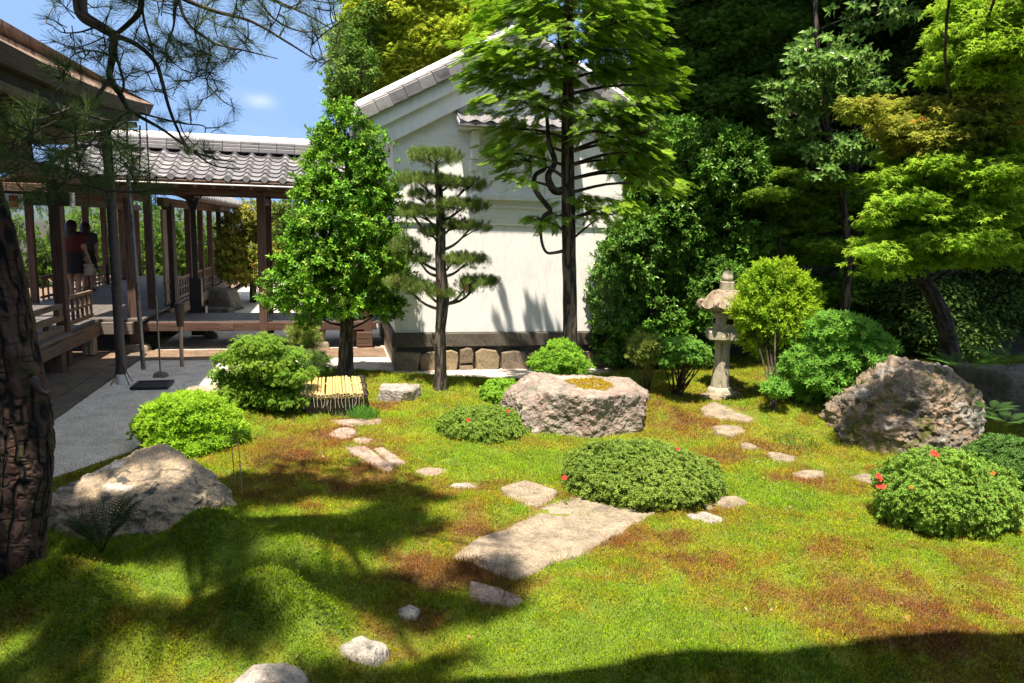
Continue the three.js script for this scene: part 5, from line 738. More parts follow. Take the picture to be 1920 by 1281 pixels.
{ // podocarpus clipped into clouds
  reseed(402); const b = G(826, 728), d = -b.z, pad = padAt(d), t = thing('cloud_pruned_tree', 'narrow leaved evergreen clipped into tiers against the white wall', 'tree', b);
  const tr = [b.clone().add(V(0, -0.06, 0)), P(826, 690, d), P(826, 620, d), P(830, 560, d), P(826, 500, d), P(826, 420, d), P(822, 345, d), P(818, 318, d)];
  part(t, 'trunk', tube(rel(t, tr), [0.11, 0.080, 0.070, 0.085, 0.072, 0.06, 0.045, 0.03], 16, 40, 0.14), M.bark);
  const pads = [pad(818, 300, 52, 20), pad(790, 345, 48, 20), pad(842, 345, 28, 14), pad(876, 352, 36, 20), pad(790, 372, 26, 14), pad(868, 390, 48, 18), pad(830, 392, 26, 14), pad(796, 405, 46, 19), pad(768, 395, 22, 14), pad(882, 430, 40, 17), pad(812, 441, 30, 14), pad(848, 425, 20, 12), pad(762, 468, 30, 26), pad(787, 492, 22, 18), pad(876, 492, 44, 17), pad(845, 497, 18, 12), pad(758, 535, 40, 21), pad(797, 545, 44, 17), pad(896, 536, 44, 19), pad(832, 555, 30, 11), pad(870, 545, 26, 13)];
  limbs(t, tr, pads, M.bark, 0.026, { rise: 0.55, sag: -0.12 });
  crown(t, ML.semi, S_podo, pads.map((q) => ({ ...q, r: [q.r[0], q.r[1] * 0.82, q.r[2]] })), { dens: 480, inner: 0.3, lump: 0.3, gap: -0.3, gapf: 6, top: 0.85, col: [0.08, 0.135, 0.028], col2: [0.17, 0.23, 0.045], up: 1.1, outw: 0.7, jit: 0.5, var: 0.3, size: 0.7, odd: [0.006, [0.22, 0.12, 0.05]] });
}
{ // hinoki cypress
  reseed(403); const d = 9.4, b = P(1069, 748, d), pad = padAt(d); b.y = H(b.x, b.z); const t = thing('cypress_tree', 'tall cypress with straight grey trunk and drooping fan shaped sprays before the white wall', 'tree', b);
  const tr = [b.clone().add(V(0, -0.1, 0)), P(1069, 600, d), P(1066, 430, d), P(1064, 260, d), P(1066, 80, d), P(1066, -20, d), P(1068, -110, d)];
  part(t, 'trunk', tube(rel(t, tr), [0.11, 0.092, 0.088, 0.08, 0.06, 0.05, 0.02], 18, 50, 0.10), M.bark);
  const pads = [[1085, 30, 100, 36], [985, 30, 75, 32], [1165, 40, 85, 38], [950, 92, 85, 28], [1045, 78, 85, 34], [1150, 95, 95, 38], [990, 125, 98, 32], [930, 152, 62, 26], [1080, 140, 70, 26], [1190, 130, 70, 34], [990, 195, 86, 26], [1066, 192, 60, 22], [1150, 212, 82, 28], [1205, 200, 48, 26], [950, 240, 44, 34], [972, 298, 48, 38], [930, 285, 30, 20], [975, 338, 40, 20], [1122, 247, 58, 22], [1170, 270, 45, 26], [1012, 410, 28, 12], [1052, 402, 32, 11], [1098, 376, 46, 18], [1130, 400, 44, 18], [1165, 385, 40, 20], [1195, 250, 40, 30], [1010, -20, 110, 40], [1150, -30, 110, 40], [1240, 160, 40, 28], [1020, 250, 34, 18], [1000, 275, 36, 22], [1215, 330, 40, 16], [1245, 345, 48, 18], [1160, 300, 50, 24], [1190, 318, 45, 22], [1178, 236, 48, 28], [1205, 285, 40, 26]].map(([x, y, a, c], i) => pad(x, y, a, c, { dz: RR(-0.35, 0.55), rz: a * 0.9 }));
  limbs(t, tr, pads, M.bark, 0.024, { rise: 0.1, sag: 0.05, forks: 3 });
  part(t, 'limb', tube(rel(t, [P(1062, 356, d), P(1040, 358, d - 0.05), P(1028, 330, d - 0.1), P(1040, 305, d - 0.1), P(1030, 270, d - 0.1), P(1025, 210, d)]), [0.06, 0.05, 0.04, 0.038, 0.03, 0.02], 10, 24, 0.12), M.bark);
  part(t, 'limb', tube(rel(t, [P(1058, 470, d - 0.05), P(1040, 474, d - 0.15), P(1026, 474, d - 0.2), P(1018, 462, d - 0.2), P(1014, 430, d - 0.2), P(1020, 405, d - 0.15), P(1032, 395, d - 0.1), P(1025, 385, d - 0.1), P(1004, 355, d - 0.2), P(1003, 330, d - 0.2), P(1022, 315, d - 0.1), P(1018, 290, d)]), [0.024, 0.02, 0.018, 0.018, 0.02, 0.024, 0.03, 0.034, 0.034, 0.03, 0.026, 0.02], 8, 50, 0.12), M.bark);
  part(t, 'limb', tube(rel(t, [P(1072, 450, d), P(1095, 430, d - 0.05), P(1120, 410, d - 0.1)]), [0.018, 0.014, 0.008], 6, 8), M.bark);
  crown(t, ML.soft, S_hinoki, pads, { flat: true, axis: tr[2], droop: 0.3, tilt: 0.55, dens: 135, inner: 0.35, top: 0.6, lump: 0.5, gap: -0.06, gapf: 3.4, gapy: 2.4, lf: 2.3, col: [0.085, 0.155, 0.010], col2: [0.21, 0.31, 0.015], var: 0.25, size: 0.95 });
}
{ // hedge-like camellia behind the lantern
  reseed(404); const d = 12.1, pad = padAt(d), b = P(1215, 690, d); b.y = H(b.x, b.z); const t = thing('camellia_hedge', 'large dark camellia with glossy leaves filling the space behind the stone lantern', 'tree', b);
  const tr = [b.clone(), P(1220, 600, d), P(1250, 450, d), P(1290, 300, d)];
  part(t, 'trunk', tube(rel(t, tr), [0.10, 0.08, 0.06, 0.03], 10, 20, 0.15), M.bark);
  const pads = [[1152, 560, 42, 120], [1150, 640, 36, 50], [1195, 480, 60, 90], [1215, 600, 62, 95], [1330, 420, 92, 80], [1375, 320, 58, 58], [1295, 335, 58, 55], [1400, 430, 46, 70], [1300, 530, 75, 80], [1250, 420, 60, 80], [1350, 560, 72, 70], [1400, 540, 40, 60], [1280, 640, 70, 50], [1340, 275, 45, 35], [1225, 300, 40, 50], [1200, 390, 40, 60], [1260, 260, 34, 30]].map(([x, y, a, c]) => pad(x, y, a, c, { dz: RR(-0.3, 0.5), rz: 75 }));
  limbs(t, tr, pads.slice(4, 12), M.bark, 0.025);
  crown(t, ML.glossy, S_camellia, pads, { dens: 200, size: 1.05, inner: 0.6, lump: 0.35, gap: -0.25, gapf: 3, lf: 1.5, col: [0.05, 0.125, 0.014], col2: [0.12, 0.26, 0.02], var: 0.3, jit: 0.6, odd: [0.0008, [0.2, 0.08, 0.03]] });
}
{ // maple on the right whose layered sprays catch the sun
  reseed(405); const d = 8.4, pad0 = padAt(d), pad = (x, y, a, c, o) => pad0(x, y, a, c * 1.8, o), b = G(1792, 668); b.set(P(1800, 690, 9.4).x, 0, -9.4); b.y = H(b.x, b.z); const t = thing('maple_tree', 'japanese maple reaching in from the right with sunlit yellow green layered leaves', 'tree', b);
  const tr = [b.clone().add(V(0, -0.1, 0)), P(1770, 600, 9.2), P(1735, 530, 9.0), P(1705, 480, 8.9), P(1720, 380, 8.8), P(1790, 250, 8.8), P(1850, 60, 8.9), P(1870, -160, 9)];
  part(t, 'trunk', tube(rel(t, tr), [0.13, 0.10, 0.085, 0.07, 0.06, 0.05, 0.035, 0.02], 12, 40, 0.12), M.twig);
  const lo = [[1672, 425, 62, 13], [1640, 405, 34, 10], [1700, 385, 70, 15], [1668, 340, 42, 14], [1690, 300, 40, 14], [1770, 350, 80, 18], [1790, 405, 100, 16], [1730, 450, 95, 14], [1690, 470, 55, 11], [1648, 480, 44, 12], [1800, 450, 95, 15], [1860, 335, 78, 20], [1890, 400, 85, 16], [1660, 505, 36, 9], [1740, 490, 50, 9], [1850, 480, 70, 12], [1905, 290, 60, 22], [1900, 450, 60, 14], [1625, 460, 24, 9], [1760, 305, 50, 13], [1840, 400, 70, 14], [1615, 500, 18, 6]].map(([x, y, a, c]) => pad(x, y, a, c, { dz: RR(-0.5, 0.5), rz: a * 0.9 }));
  const mid = [[1615, 205, 32, 12], [1665, 215, 50, 14], [1690, 240, 44, 12], [1720, 210, 50, 14], [1660, 238, 30, 9], [1740, 265, 70, 18], [1820, 230, 90, 26], [1880, 200, 70, 30]].map(([x, y, a, c]) => pad(x, y, a, c, { dz: RR(-0.6, 0.2) }));
  const hi = [[1830, 55, 62, 20], [1795, 70, 50, 15], [1880, 30, 70, 24], [1770, 130, 44, 12], [1800, 110, 60, 16], [1860, 105, 70, 20], [1790, 20, 34, 12], [1815, 4, 40, 14], [1905, 90, 60, 24], [1845, 150, 60, 14], [1780, 150, 30, 9], [1900, -40, 90, 30]].map(([x, y, a, c]) => pad(x, y, a, c, { dz: RR(-0.2, 0.7) }));
  limbs(t, tr, [...lo, ...mid, ...hi], M.twig, 0.016, { rise: 0.15, sag: 0.06, forks: 2 });
  part(t, 'limb', tube(rel(t, [P(1850, 230, 8.3), P(1875, 180, 8.2), P(1930, 130, 8.2)]), [0.018, 0.022, 0.03], 7, 10, 0.1), M.bark);
  crown(t, ML.soft, S_maple, [...lo, ...hi], { flat: true, axis: tr[3], droop: 0.2, tilt: 0.5, dens: 150, inner: 0.25, lump: 0.45, top: 0.3, gap: -0.1, gapf: 3.4, gapy: 2.2, col: [0.17, 0.30, 0.018], col2: [0.27, 0.38, 0.03], var: 0.18, size: 0.92, odd: [0.004, [0.42, 0.24, 0.05]] });
  const over = [[3.4, 4.9, -6.1, 0.36], [4.1, 5.0, -6.3, 0.4], [4.8, 4.9, -6.4, 0.45], [5.5, 4.8, -6.5, 0.8], [6.6, 4.9, -6.8, 0.9], [5.6, 5.3, -7.4, 0.9]].map(([x, y, z, r]) => ({ c: V(x, y, z), r: [r, r * 0.3, r * 0.8] }));
  limbs(t, tr, over, M.twig, 0.02, { forks: 1 }); crown(t, ML.soft, S_maple, over, { flat: true, droop: 0.15, tilt: 0.4, dens: 80, inner: 0.2, col: [0.19, 0.29, 0.018] });
  crown(t, ML.soft, S_maple, mid, { flat: true, axis: tr[3], droop: 0.15, tilt: 0.4, dens: 150, inner: 0.25, lump: 0.4, col: [0.16, 0.22, 0.025], col2: [0.34, 0.28, 0.04], var: 0.2, size: 0.92, odd: [0.03, [0.50, 0.26, 0.03]] });
}
{ // broad leaved evergreen further in
  reseed(406); const d = 10.6, pad = padAt(d), b = P(1580, 640, 11.2); b.y = H(b.x, b.z); const t = thing('broadleaf_tree', 'slender evergreen with large hanging leaves catching light deep in the wood', 'tree', b);
  const tr = [b.clone(), P(1590, 480, 11.2), P(1570, 320, 11.1), P(1540, 180, 11), P(1530, 40, 11), P(1530, -120, 11)];
  part(t, 'trunk', tube(rel(t, tr), [0.07, 0.06, 0.05, 0.045, 0.035, 0.02], 9, 24, 0.1), M.bark);
  const pads = [[1545, 85, 50, 26], [1590, 110, 56, 28], [1520, 120, 40, 24], [1480, 165, 42, 20], [1560, 150, 70, 26], [1615, 160, 46, 22], [1535, 185, 42, 18], [1490, 215, 34, 26], [1500, 245, 24, 14], [1580, 265, 44, 18], [1545, 285, 46, 14], [1600, 290, 34, 12], [1540, 320, 32, 12], [1640, 20, 60, 30]].map(([x, y, a, c]) => pad(x, y, a, c, { dz: RR(-0.3, 0.4) }));
  limbs(t, tr, pads, M.twig, 0.012, { sag: 0.03 });
  crown(t, ML.glossy, S_broad, pads, { dens: 46, flat: true, droop: 0.65, tilt: 0.4, inner: 0.3, lump: 0.4, lf: 1.05, gap: -0.15, gapf: 4, col: [0.085, 0.19, 0.025], col2: [0.16, 0.28, 0.04], var: 0.25, size: 0.95 });
}
// small maples and shrubs lit at the edge of the wood
function understory(name, label, cat, bx, by, d, pads, geos, mat, o, group) {
  const b = P(bx, by, d); b.y = d < 12.5 ? H(b.x, b.z) : slopeY(b.x, b.z); const t = thing(name, label, cat, b), pad = padAt(d), pd = pads.map(([x, y, a, c]) => pad(x, y, a, c, { dz: RR(-0.4, 0.4), rz: o.rz ?? a }));
  const top = pd.reduce((m, q) => (q.c.y > m.y ? q.c : m), pd[0].c), tr = [b.clone().add(V(0, -0.15, 0)), b.clone().lerp(top, 0.35).add(V(RR(-0.1, 0.1), 0, 0)), b.clone().lerp(top, 0.7).add(V(RR(-0.15, 0.15), 0, 0)), top.clone()];
  part(t, 'trunk', tube(rel(t, tr), [o.tr ?? 0.06, (o.tr ?? 0.06) * 0.8, (o.tr ?? 0.06) * 0.5, (o.tr ?? 0.06) * 0.2], 8, 20, 0.12), M.bark);
  limbs(t, tr, pd, M.twig, (o.tr ?? 0.06) * 0.3, { forks: 1 });
  crown(t, mat, geos, pd, o); return t;
}
reseed(407);
understory('maple_tree', 'small shaded maple whose few bright sprays hang above the yellow green shrub', 'tree', 1480, 640, 11.4, [[1450, 362, 40, 9], [1425, 378, 26, 7], [1475, 395, 50, 11], [1510, 420, 46, 10], [1440, 430, 40, 9], [1530, 375, 50, 12], [1560, 340, 60, 14], [1470, 330, 44, 11], [1560, 460, 54, 10]], S_maple, ML.soft, { flat: true, droop: 0.15, tilt: 0.4, dens: 120, inner: 0.25, col: [0.11, 0.20, 0.016], col2: [0.20, 0.30, 0.025], size: 0.95, tr: 0.05 });
// the dark wood on the slope; each tree with its own crown, reaching far above the frame
const WOODS = [
  ['forest_tree', 'dark maple behind the cypress and right of the storehouse roof', 1270, 520, 14.2, [[1250, 60, 110, 50], [1300, 140, 120, 40], [1230, 190, 90, 36], [1340, 60, 100, 44], [1290, 235, 90, 26], [1200, 0, 110, 50], [1330, -60, 150, 60], [1240, -140, 170, 70]], 0],
  ['forest_tree', 'shadowy maple in the middle of the wood above the camellia hedge', 1430, 560, 13.6, [[1400, 60, 110, 40], [1440, 130, 90, 34], [1380, 190, 90, 32], [1450, 20, 100, 36], [1400, 250, 70, 24], [1480, 290, 80, 20], [1420, -70, 170, 60], [1470, -170, 190, 70]], 0],
  ['forest_tree', 'deep green broadleaf tree high in the wood right of centre', 1600, 560, 14.6, [[1600, 40, 110, 60], [1680, 90, 90, 60], [1560, 150, 80, 50], [1650, 170, 90, 50], [1700, 30, 80, 60], [1620, -80, 190, 70], [1580, 60, 90, 60]], 1],
  ['forest_tree', 'dim low canopy tree between the broadleaf tree and the sunlit maple', 1640, 600, 13.0, [[1560, 400, 80, 30], [1600, 470, 90, 30], [1520, 470, 70, 26], [1580, 540, 80, 36], [1640, 380, 70, 30], [1660, 560, 90, 40]], 0],
  ['forest_tree', 'black green tree behind the sunlit maple at the right edge', 1860, 600, 12.8, [[1800, 240, 120, 70], [1880, 330, 110, 80], [1780, 130, 110, 60], [1880, 150, 110, 80], [1760, 330, 90, 60], [1850, 20, 120, 70], [1760, -60, 190, 80], [1900, -90, 190, 80]], 1],
  ['forest_tree', 'low dark evergreen in the shade above the tall rugged boulder', 1800, 660, 12.4, [[1720, 560, 80, 50], [1820, 560, 90, 50], [1900, 560, 80, 60], [1880, 470, 90, 50], [1650, 620, 70, 50], [1780, 620, 90, 40]], 1],
  ['forest_tree', 'tall tree on the upper slope whose crown closes the wood overhead', 1500, 300, 17.5, [[1450, 60, 170, 110], [1620, 120, 170, 110], [1330, 100, 150, 100], [1550, 300, 170, 110], [1760, 260, 170, 120], [1400, 320, 130, 110], [1880, 120, 160, 120], [1300, -80, 200, 110], [1560, -120, 220, 120], [1800, -100, 220, 120], [1900, 420, 160, 120], [1700, 480, 170, 110], [1500, 500, 150, 100], [1240, 330, 90, 110]], 1],
];
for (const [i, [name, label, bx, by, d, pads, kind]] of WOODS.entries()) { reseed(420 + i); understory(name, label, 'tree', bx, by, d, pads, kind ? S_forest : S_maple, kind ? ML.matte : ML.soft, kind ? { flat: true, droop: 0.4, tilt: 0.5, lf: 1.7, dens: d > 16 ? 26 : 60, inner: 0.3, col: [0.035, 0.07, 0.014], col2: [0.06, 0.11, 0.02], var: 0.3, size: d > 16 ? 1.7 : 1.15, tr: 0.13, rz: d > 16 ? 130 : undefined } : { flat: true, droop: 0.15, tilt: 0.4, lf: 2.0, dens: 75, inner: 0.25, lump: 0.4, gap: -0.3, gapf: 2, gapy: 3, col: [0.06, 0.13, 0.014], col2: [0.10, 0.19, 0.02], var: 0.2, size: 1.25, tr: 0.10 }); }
{ // two tall trees whose crowns stand above the frame and keep the wood dark
  const tops = [['canopy_tree', 'tall tree on the right whose high crown shades the wood', [10.2, -12.5], [[5.2, 8.2, -11.4, 2.0, 1.0], [7.4, 8.8, -11.2, 2.2, 1.1], [9.6, 8.0, -11.8, 2.2, 1.1], [6.4, 9.4, -13.2, 2.4, 1.2], [9.0, 9.6, -13.4, 2.4, 1.2], [11.6, 8.6, -12.6, 2.2, 1.1], [8.6, 7.0, -10.4, 1.5, 0.6], [11.0, 7.2, -10.6, 2.0, 0.7], [8.4, 6.9, -9.0, 1.2, 0.5]]], ['canopy_tree', 'tall tree behind the hedge whose high crown shades the middle of the wood', [3.6, -14.6], [[2.6, 8.4, -13.2, 1.9, 1.0], [4.2, 9.2, -14.0, 2.2, 1.1], [5.8, 10.2, -15.6, 2.2, 1.2], [3.0, 10.0, -15.8, 2.2, 1.2], [8.0, 10.8, -16.2, 2.4, 1.2], [4.0, 8.0, -11.8, 1.4, 0.6], [2.6, 7.9, -11.4, 1.1, 0.5], [4.6, 8.4, -12.6, 1.4, 0.7]]]];
  for (const [i, [name, label, [x, z], pads]] of tops.entries()) { reseed(440 + i); const b = V(x, slopeY(x, z), z), t = thing(name, label, 'tree', b), pd = pads.map(([a, y, c, r, h]) => ({ c: V(a, y, c), r: [r, h, r] })), tr = [b.clone().add(V(0, -0.3, 0)), b.clone().add(V(0.1, 3, 0.1)), b.clone().add(V(-0.1, 7, 0)), V(x, 9.6, z)]; part(t, 'trunk', tube(rel(t, tr), [0.24, 0.2, 0.16, 0.05], 12, 30, 0.1), M.bark); limbs(t, tr, pd, M.bark, 0.06); crown(t, ML.matte, S_forest, pd, { flat: true, droop: 0.3, tilt: 0.5, dens: 36, inner: 0.2, col: [0.05, 0.10, 0.018], var: 0.25, size: 1.7 }); }
}
{ // trees behind the storehouse and the corridor
  reseed(450);
  const far = (name, label, d, bx, gy, pads, geos, mat, o) => { const b = P(bx, 400, d); b.y = gy; const t = thing(name, label, 'tree', b), pad = padAt(d), pd = pads.map(([x, y, a, c]) => pad(x, y, a, c, { rz: o.rz ?? a * 0.8, dz: RR(-0.5, 0.5) })), top = pd.reduce((m, q) => (q.c.y > m.y ? q.c : m), pd[0].c), tr = [b.clone().add(V(0, -0.2, 0)), b.clone().lerp(top, 0.4).add(V(RR(-0.2, 0.2), 0, 0)), b.clone().lerp(top, 0.75), top.clone()]; const r = o.tr ?? 0.14; part(t, 'trunk', tube(rel(t, tr), [r, r * 0.8, r * 0.5, r * 0.15], 10, 24, 0.12), M.bark); limbs(t, tr, pd, M.bark, r * 0.3); crown(t, mat, geos, pd, o); return t; };
  far('maple_tree', 'yellow green maple rising behind the storehouse roof', 19, 760, 0, [[760, 40, 110, 46], [700, 95, 66, 40], [830, 30, 90, 44], [740, 130, 80, 34], [680, 150, 48, 36], [800, 90, 80, 40], [870, 70, 70, 40], [720, 10, 70, 40], [780, -50, 130, 60], [890, -20, 90, 60], [660, 190, 36, 22], [940, 40, 60, 60]], S_maple, ML.soft, { flat: true, droop: 0.1, tilt: 0.9, dens: 75, inner: 0.4, lump: 0.45, gap: -0.3, gapf: 1.6, gapy: 2, lf: 1.9, col: [0.22, 0.31, 0.02], col2: [0.36, 0.36, 0.04], size: 1.5, var: 0.2 });
  far('broadleaf_tree', 'green broadleaf tree at the left edge of the trees behind the storehouse', 18, 668, 0, [[652, 90, 32, 34], [640, 150, 30, 26], [668, 60, 30, 26], [634, 182, 20, 16], [700, 20, 30, 30], [665, 130, 40, 40]], S_broad, ML.semi, { dens: 90, inner: 0.4, lump: 0.5, gap: -0.2, gapf: 2.2, up: 0.3, lf: 1.2, col: [0.10, 0.20, 0.025], col2: [0.17, 0.28, 0.035], size: 0.9 });
  far('garden_tree', 'olive green small leaved tree seen under the corridor roof', 20.5, 470, 0, [[480, 405, 52, 26], [445, 430, 40, 24], [515, 430, 48, 30], [430, 470, 30, 22], [470, 465, 52, 28], [520, 480, 46, 34], [450, 505, 44, 24], [490, 515, 50, 24], [540, 450, 30, 30], [425, 500, 22, 18]], S_camellia, ML.semi, { dens: 120, inner: 0.45, lump: 0.3, gap: -0.35, gapf: 2.4, col: [0.13, 0.17, 0.02], col2: [0.30, 0.26, 0.04], size: 1.3, var: 0.3, odd: [0.06, [0.40, 0.28, 0.06]], tr: 0.1 });
  far('garden_tree', 'thin grey stemmed tree behind the corridor post', 17, 522, 0, [[545, 400, 30, 22], [530, 440, 24, 18], [560, 450, 24, 20], [520, 400, 20, 14]], S_camellia, ML.semi, { dens: 120, inner: 0.4, lump: 0.3, col: [0.07, 0.12, 0.02], col2: [0.14, 0.18, 0.03], size: 1.1, tr: 0.13 });
  for (const [k, [x, y, a, c, d, label]] of [[84, 480, 22, 85, 24, 'bright green bush seen between the first gallery posts from the left'], [165, 440, 40, 60, 27, 'green tree seen behind the person in red through the gallery'], [218, 430, 34, 60, 25, 'green bush seen through the gallery left of the slim grey pole'], [300, 450, 40, 80, 24, 'green bush seen through the gallery behind the thin metal rod'], [345, 455, 36, 70, 26, 'green tree seen between the far gallery posts'], [390, 450, 30, 60, 27, 'green tree seen between the farthest gallery posts'], [20, 470, 40, 90, 23, 'green bush at the left edge behind the pine trunk'], [130, 460, 40, 80, 30, 'distant green tree behind the gallery'], [250, 440, 60, 90, 32, 'most distant green tree behind the gallery']].entries()) { reseed(470 + k); far('garden_bush', label, d, x, 0, [[x, y, a, c], [x + a * 0.6, y + c * 0.3, a * 0.7, c * 0.6], [x - a * 0.6, y + c * 0.35, a * 0.7, c * 0.6], [x, y + c * 0.9, a * 1.1, c * 0.5]], S_broad, ML.soft, { dens: 60, inner: 0.4, lump: 0.45, gap: -0.2, gapf: 2, lf: 0.85, var: 0.35, up: 0.3, col: [0.12, 0.24, 0.03], col2: [0.20, 0.34, 0.04], size: 0.9, tr: 0.08 }); }
}
// ---------------------------------------------------------------- shrubs
function shrub(name, label, bx, by, pads, geos, mat, o) {
  const b = o.base ?? G(bx, by), d = (o.d ?? -b.z) + (o.back ?? 0), pad = padAt(d), t = thing(name, label, 'shrub', b), pd = pads.map(([x, y, a, c, k]) => pad(x, y, a, c, { dz: o.spread ? RR(-o.spread, o.spread) : 0, rz: o.rz ? a * o.rz : a, k }));
  const root = b.clone().add(V(0, -0.04, -(o.back ?? 0)));
  for (const [i, q] of pd.entries()) { const n = o.stems ?? 3; for (let k = 0; k < n; k++) { const dd = rdir(), e = q.c.clone().add(V(dd.x * q.r[0] * 0.6, Math.abs(dd.y) * q.r[1] * 0.5, dd.z * q.r[2] * 0.6)), s = root.clone().add(V(RR(-1, 1), 0, RR(-1, 1)).multiplyScalar(o.rootR ?? 0.06)), m = s.clone().lerp(e, 0.5).add(V(RR(-0.05, 0.05), RR(-0.03, 0.05), RR(-0.05, 0.05))); part(t, 'stem', tube(rel(t, [s, m, e]), [o.sr ?? 0.012, (o.sr ?? 0.012) * 0.8, (o.sr ?? 0.012) * 0.4], 5, 8), M.stem); } }
  crown(t, mat, geos, pd, { ...o, floor: o.floor === undefined ? b.y + 0.01 : o.floor });
  return t;
}
function flowers(t, list, d, col, back = 0) { // azalea flowers: five petals and stamens
  for (const [x, y, s] of list) { const p = P(x, y, d - back).sub(t.position), l = new Leaves(), n = ray(x, y).negate().normalize().add(V(RR(-0.3, 0.3), 0.4, 0)).normalize(), s1 = n.clone().cross(V(0.3, 1, 0.1)).normalize(), s2 = n.clone().cross(s1); for (let k = 0; k < 5; k++) { const a = k * 1.2566, dd = s1.clone().multiplyScalar(Math.cos(a)).addScaledVector(s2, Math.sin(a)).addScaledVector(n, 0.45).normalize(); l.leaf(p, dd, n, 0.026 * s, 0.021 * s, [1, RR(0.8, 1.1), 1], -0.1, 0.25); } const g = l.geo(); const m = part(t, 'flower', g, leafMat({ color: lin(...col), transmission: 0.3 })); }
}
reseed(501);
shrub('azalea_shrub', 'bright yellow green shrub with narrow leaves behind the ochre boulder', 385, 886, [[350, 775, 78, 34], [300, 795, 45, 34], [405, 795, 52, 34], [345, 760, 50, 22], [440, 812, 28, 20], [375, 830, 58, 26], [330, 820, 50, 22], [395, 850, 56, 20], [345, 850, 46, 18], [275, 805, 24, 18]], S_bright, ML.soft, { d: 6.95, base: G(372, 856), dens: 620, inner: 0.5, lump: 0.25, up: 0.9, stems: 1, col: [0.20, 0.36, 0.02], col2: [0.30, 0.44, 0.03], size: 1.0, sr: 0.008, spread: 0.12, floor: -0.05 });
shrub('azalea_shrub', 'rounded layered shrub with tiny leaves left of the bamboo cover', 490, 768, [[485, 645, 52, 18], [440, 672, 40, 18], [535, 668, 44, 18], [490, 680, 60, 20], [415, 705, 26, 16], [460, 715, 48, 18], [540, 705, 48, 20], [570, 700, 26, 13], [500, 730, 52, 18], [430, 738, 24, 12], [555, 735, 28, 13], [470, 760, 22, 10], [520, 765, 30, 12], [490, 705, 70, 30, 0.6], [490, 735, 78, 24], [445, 748, 46, 17], [535, 748, 50, 17], [490, 758, 60, 14]], S_layer, ML.soft, { d: 8.3, stems: 1, base: G(495, 762), dens: 560, inner: 0.4, lump: 0.3, up: 0.9, top: 0.5, col: [0.15, 0.28, 0.03], col2: [0.26, 0.36, 0.05], sr: 0.009, spread: 0.22 });
const dome = (name, label, bx, by, x, y, a, c, o) => shrub(name, label, bx, by, [[x, y, a, c], [x - a * 0.3, y + c * 0.3, a * 0.68, c * 0.78], [x + a * 0.32, y + c * 0.3, a * 0.66, c * 0.78]], S_azalea, ML.semi, { dens: 1900, size: 0.85, inner: 0.68, pow: 0.5, lump: 0.12, gap: -0.42, gapf: 9, up: 0.35, jit: 0.55, sr: 0.006, stems: 6, rootR: 0.2, ...o });
reseed(510); dome('clipped_shrub', 'small bright clipped shrub touching the left end of the pinkish boulder', 942, 756, 943, 736, 43, 27, { back: 0.18, col: [0.18, 0.34, 0.03], col2: [0.24, 0.40, 0.04] });
reseed(511); const dm2 = dome('clipped_shrub', 'low clipped dome with one red flower left of the pinkish boulder', 905, 828, 906, 799, 88, 34, { back: 0.42, d: 7.35, col: [0.13, 0.22, 0.03], col2: [0.20, 0.28, 0.04] }); flowers(dm2, [[878, 788, 1], [953, 771, 0.8]], 7.28, [0.75, 0.06, 0.05]);
reseed(512); const dm3 = dome('clipped_shrub', 'widest low clipped shrub in the middle behind the largest flagstone', 1200, 944, 1202, 889, 156, 52, { back: 0.45, d: 5.72, col: [0.125, 0.20, 0.03], col2: [0.20, 0.28, 0.045] }); flowers(dm3, [[1059, 896, 1], [1271, 842, 0.7]], 5.55, [0.75, 0.07, 0.05]);
reseed(513); const dm4 = dome('clipped_shrub', 'round bright clipped shrub with red flowers on its left side at the right', 1780, 1016, 1774, 925, 128, 84, { back: 0.42, d: 4.95, dens: 1350, col: [0.14, 0.25, 0.035], col2: [0.21, 0.33, 0.05], odd: [0.004, [0.4, 0.15, 0.04]] }); flowers(dm4, [[1750, 850, 1], [1755, 853, 0.9], [1647, 893, 0.9], [1650, 899, 0.8], [1656, 913, 0.9], [1648, 912, 0.8]], 4.62, [0.80, 0.10, 0.06]); flowers(dm4, [[1862, 888, 0.7], [1709, 914, 0.6]], 4.62, [0.5, 0.2, 0.04]);
reseed(514); dome('clipped_shrub', 'dark green clipped shrub behind the round flowering shrub at the right edge', 1890, 930, 1900, 872, 90, 54, { d: 5.9, back: 0.1, base: G(1880, 925), col: [0.07, 0.15, 0.03], col2: [0.10, 0.2, 0.035] });
reseed(515); shrub('azalea_shrub', 'bright airy shrub in front of the dark base of the cypress trunk', 1052, 712, [[1050, 672, 46, 26], [1030, 690, 34, 18], [1078, 688, 32, 20], [1052, 652, 26, 16], [1010, 680, 20, 14]], S_bright, ML.soft, { d: 9.0, base: G(1052, 764), dens: 600, inner: 0.4, lump: 0.25, up: 1.1, col: [0.17, 0.33, 0.03], col2: [0.26, 0.42, 0.04], size: 0.85, sr: 0.006 });
reseed(516); shrub('azalea_shrub', 'small layered shrub with twisted stems left of the stone lantern', 1268, 726, [[1280, 645, 40, 13], [1310, 660, 26, 12], [1255, 658, 28, 12], [1290, 668, 40, 12], [1250, 676, 22, 9], [1318, 676, 18, 9]], S_layer, ML.soft, { d: 9.25, base: G(1268, 740), dens: 620, inner: 0.35, up: 0.9, top: 0.5, col: [0.13, 0.28, 0.045], col2: [0.20, 0.36, 0.06], sr: 0.014 });
reseed(517); shrub('sapling', 'thin olive green sapling beside the small layered shrub near the lantern', 1214, 724, [[1205, 648, 24, 13], [1222, 660, 18, 10], [1190, 662, 16, 8], [1215, 672, 14, 8]], S_podo, ML.semi, { d: 9.3, base: G(1214, 738), dens: 330, inner: 0.2, up: 0.7, col: [0.14, 0.19, 0.03], col2: [0.22, 0.26, 0.05], sr: 0.007 });
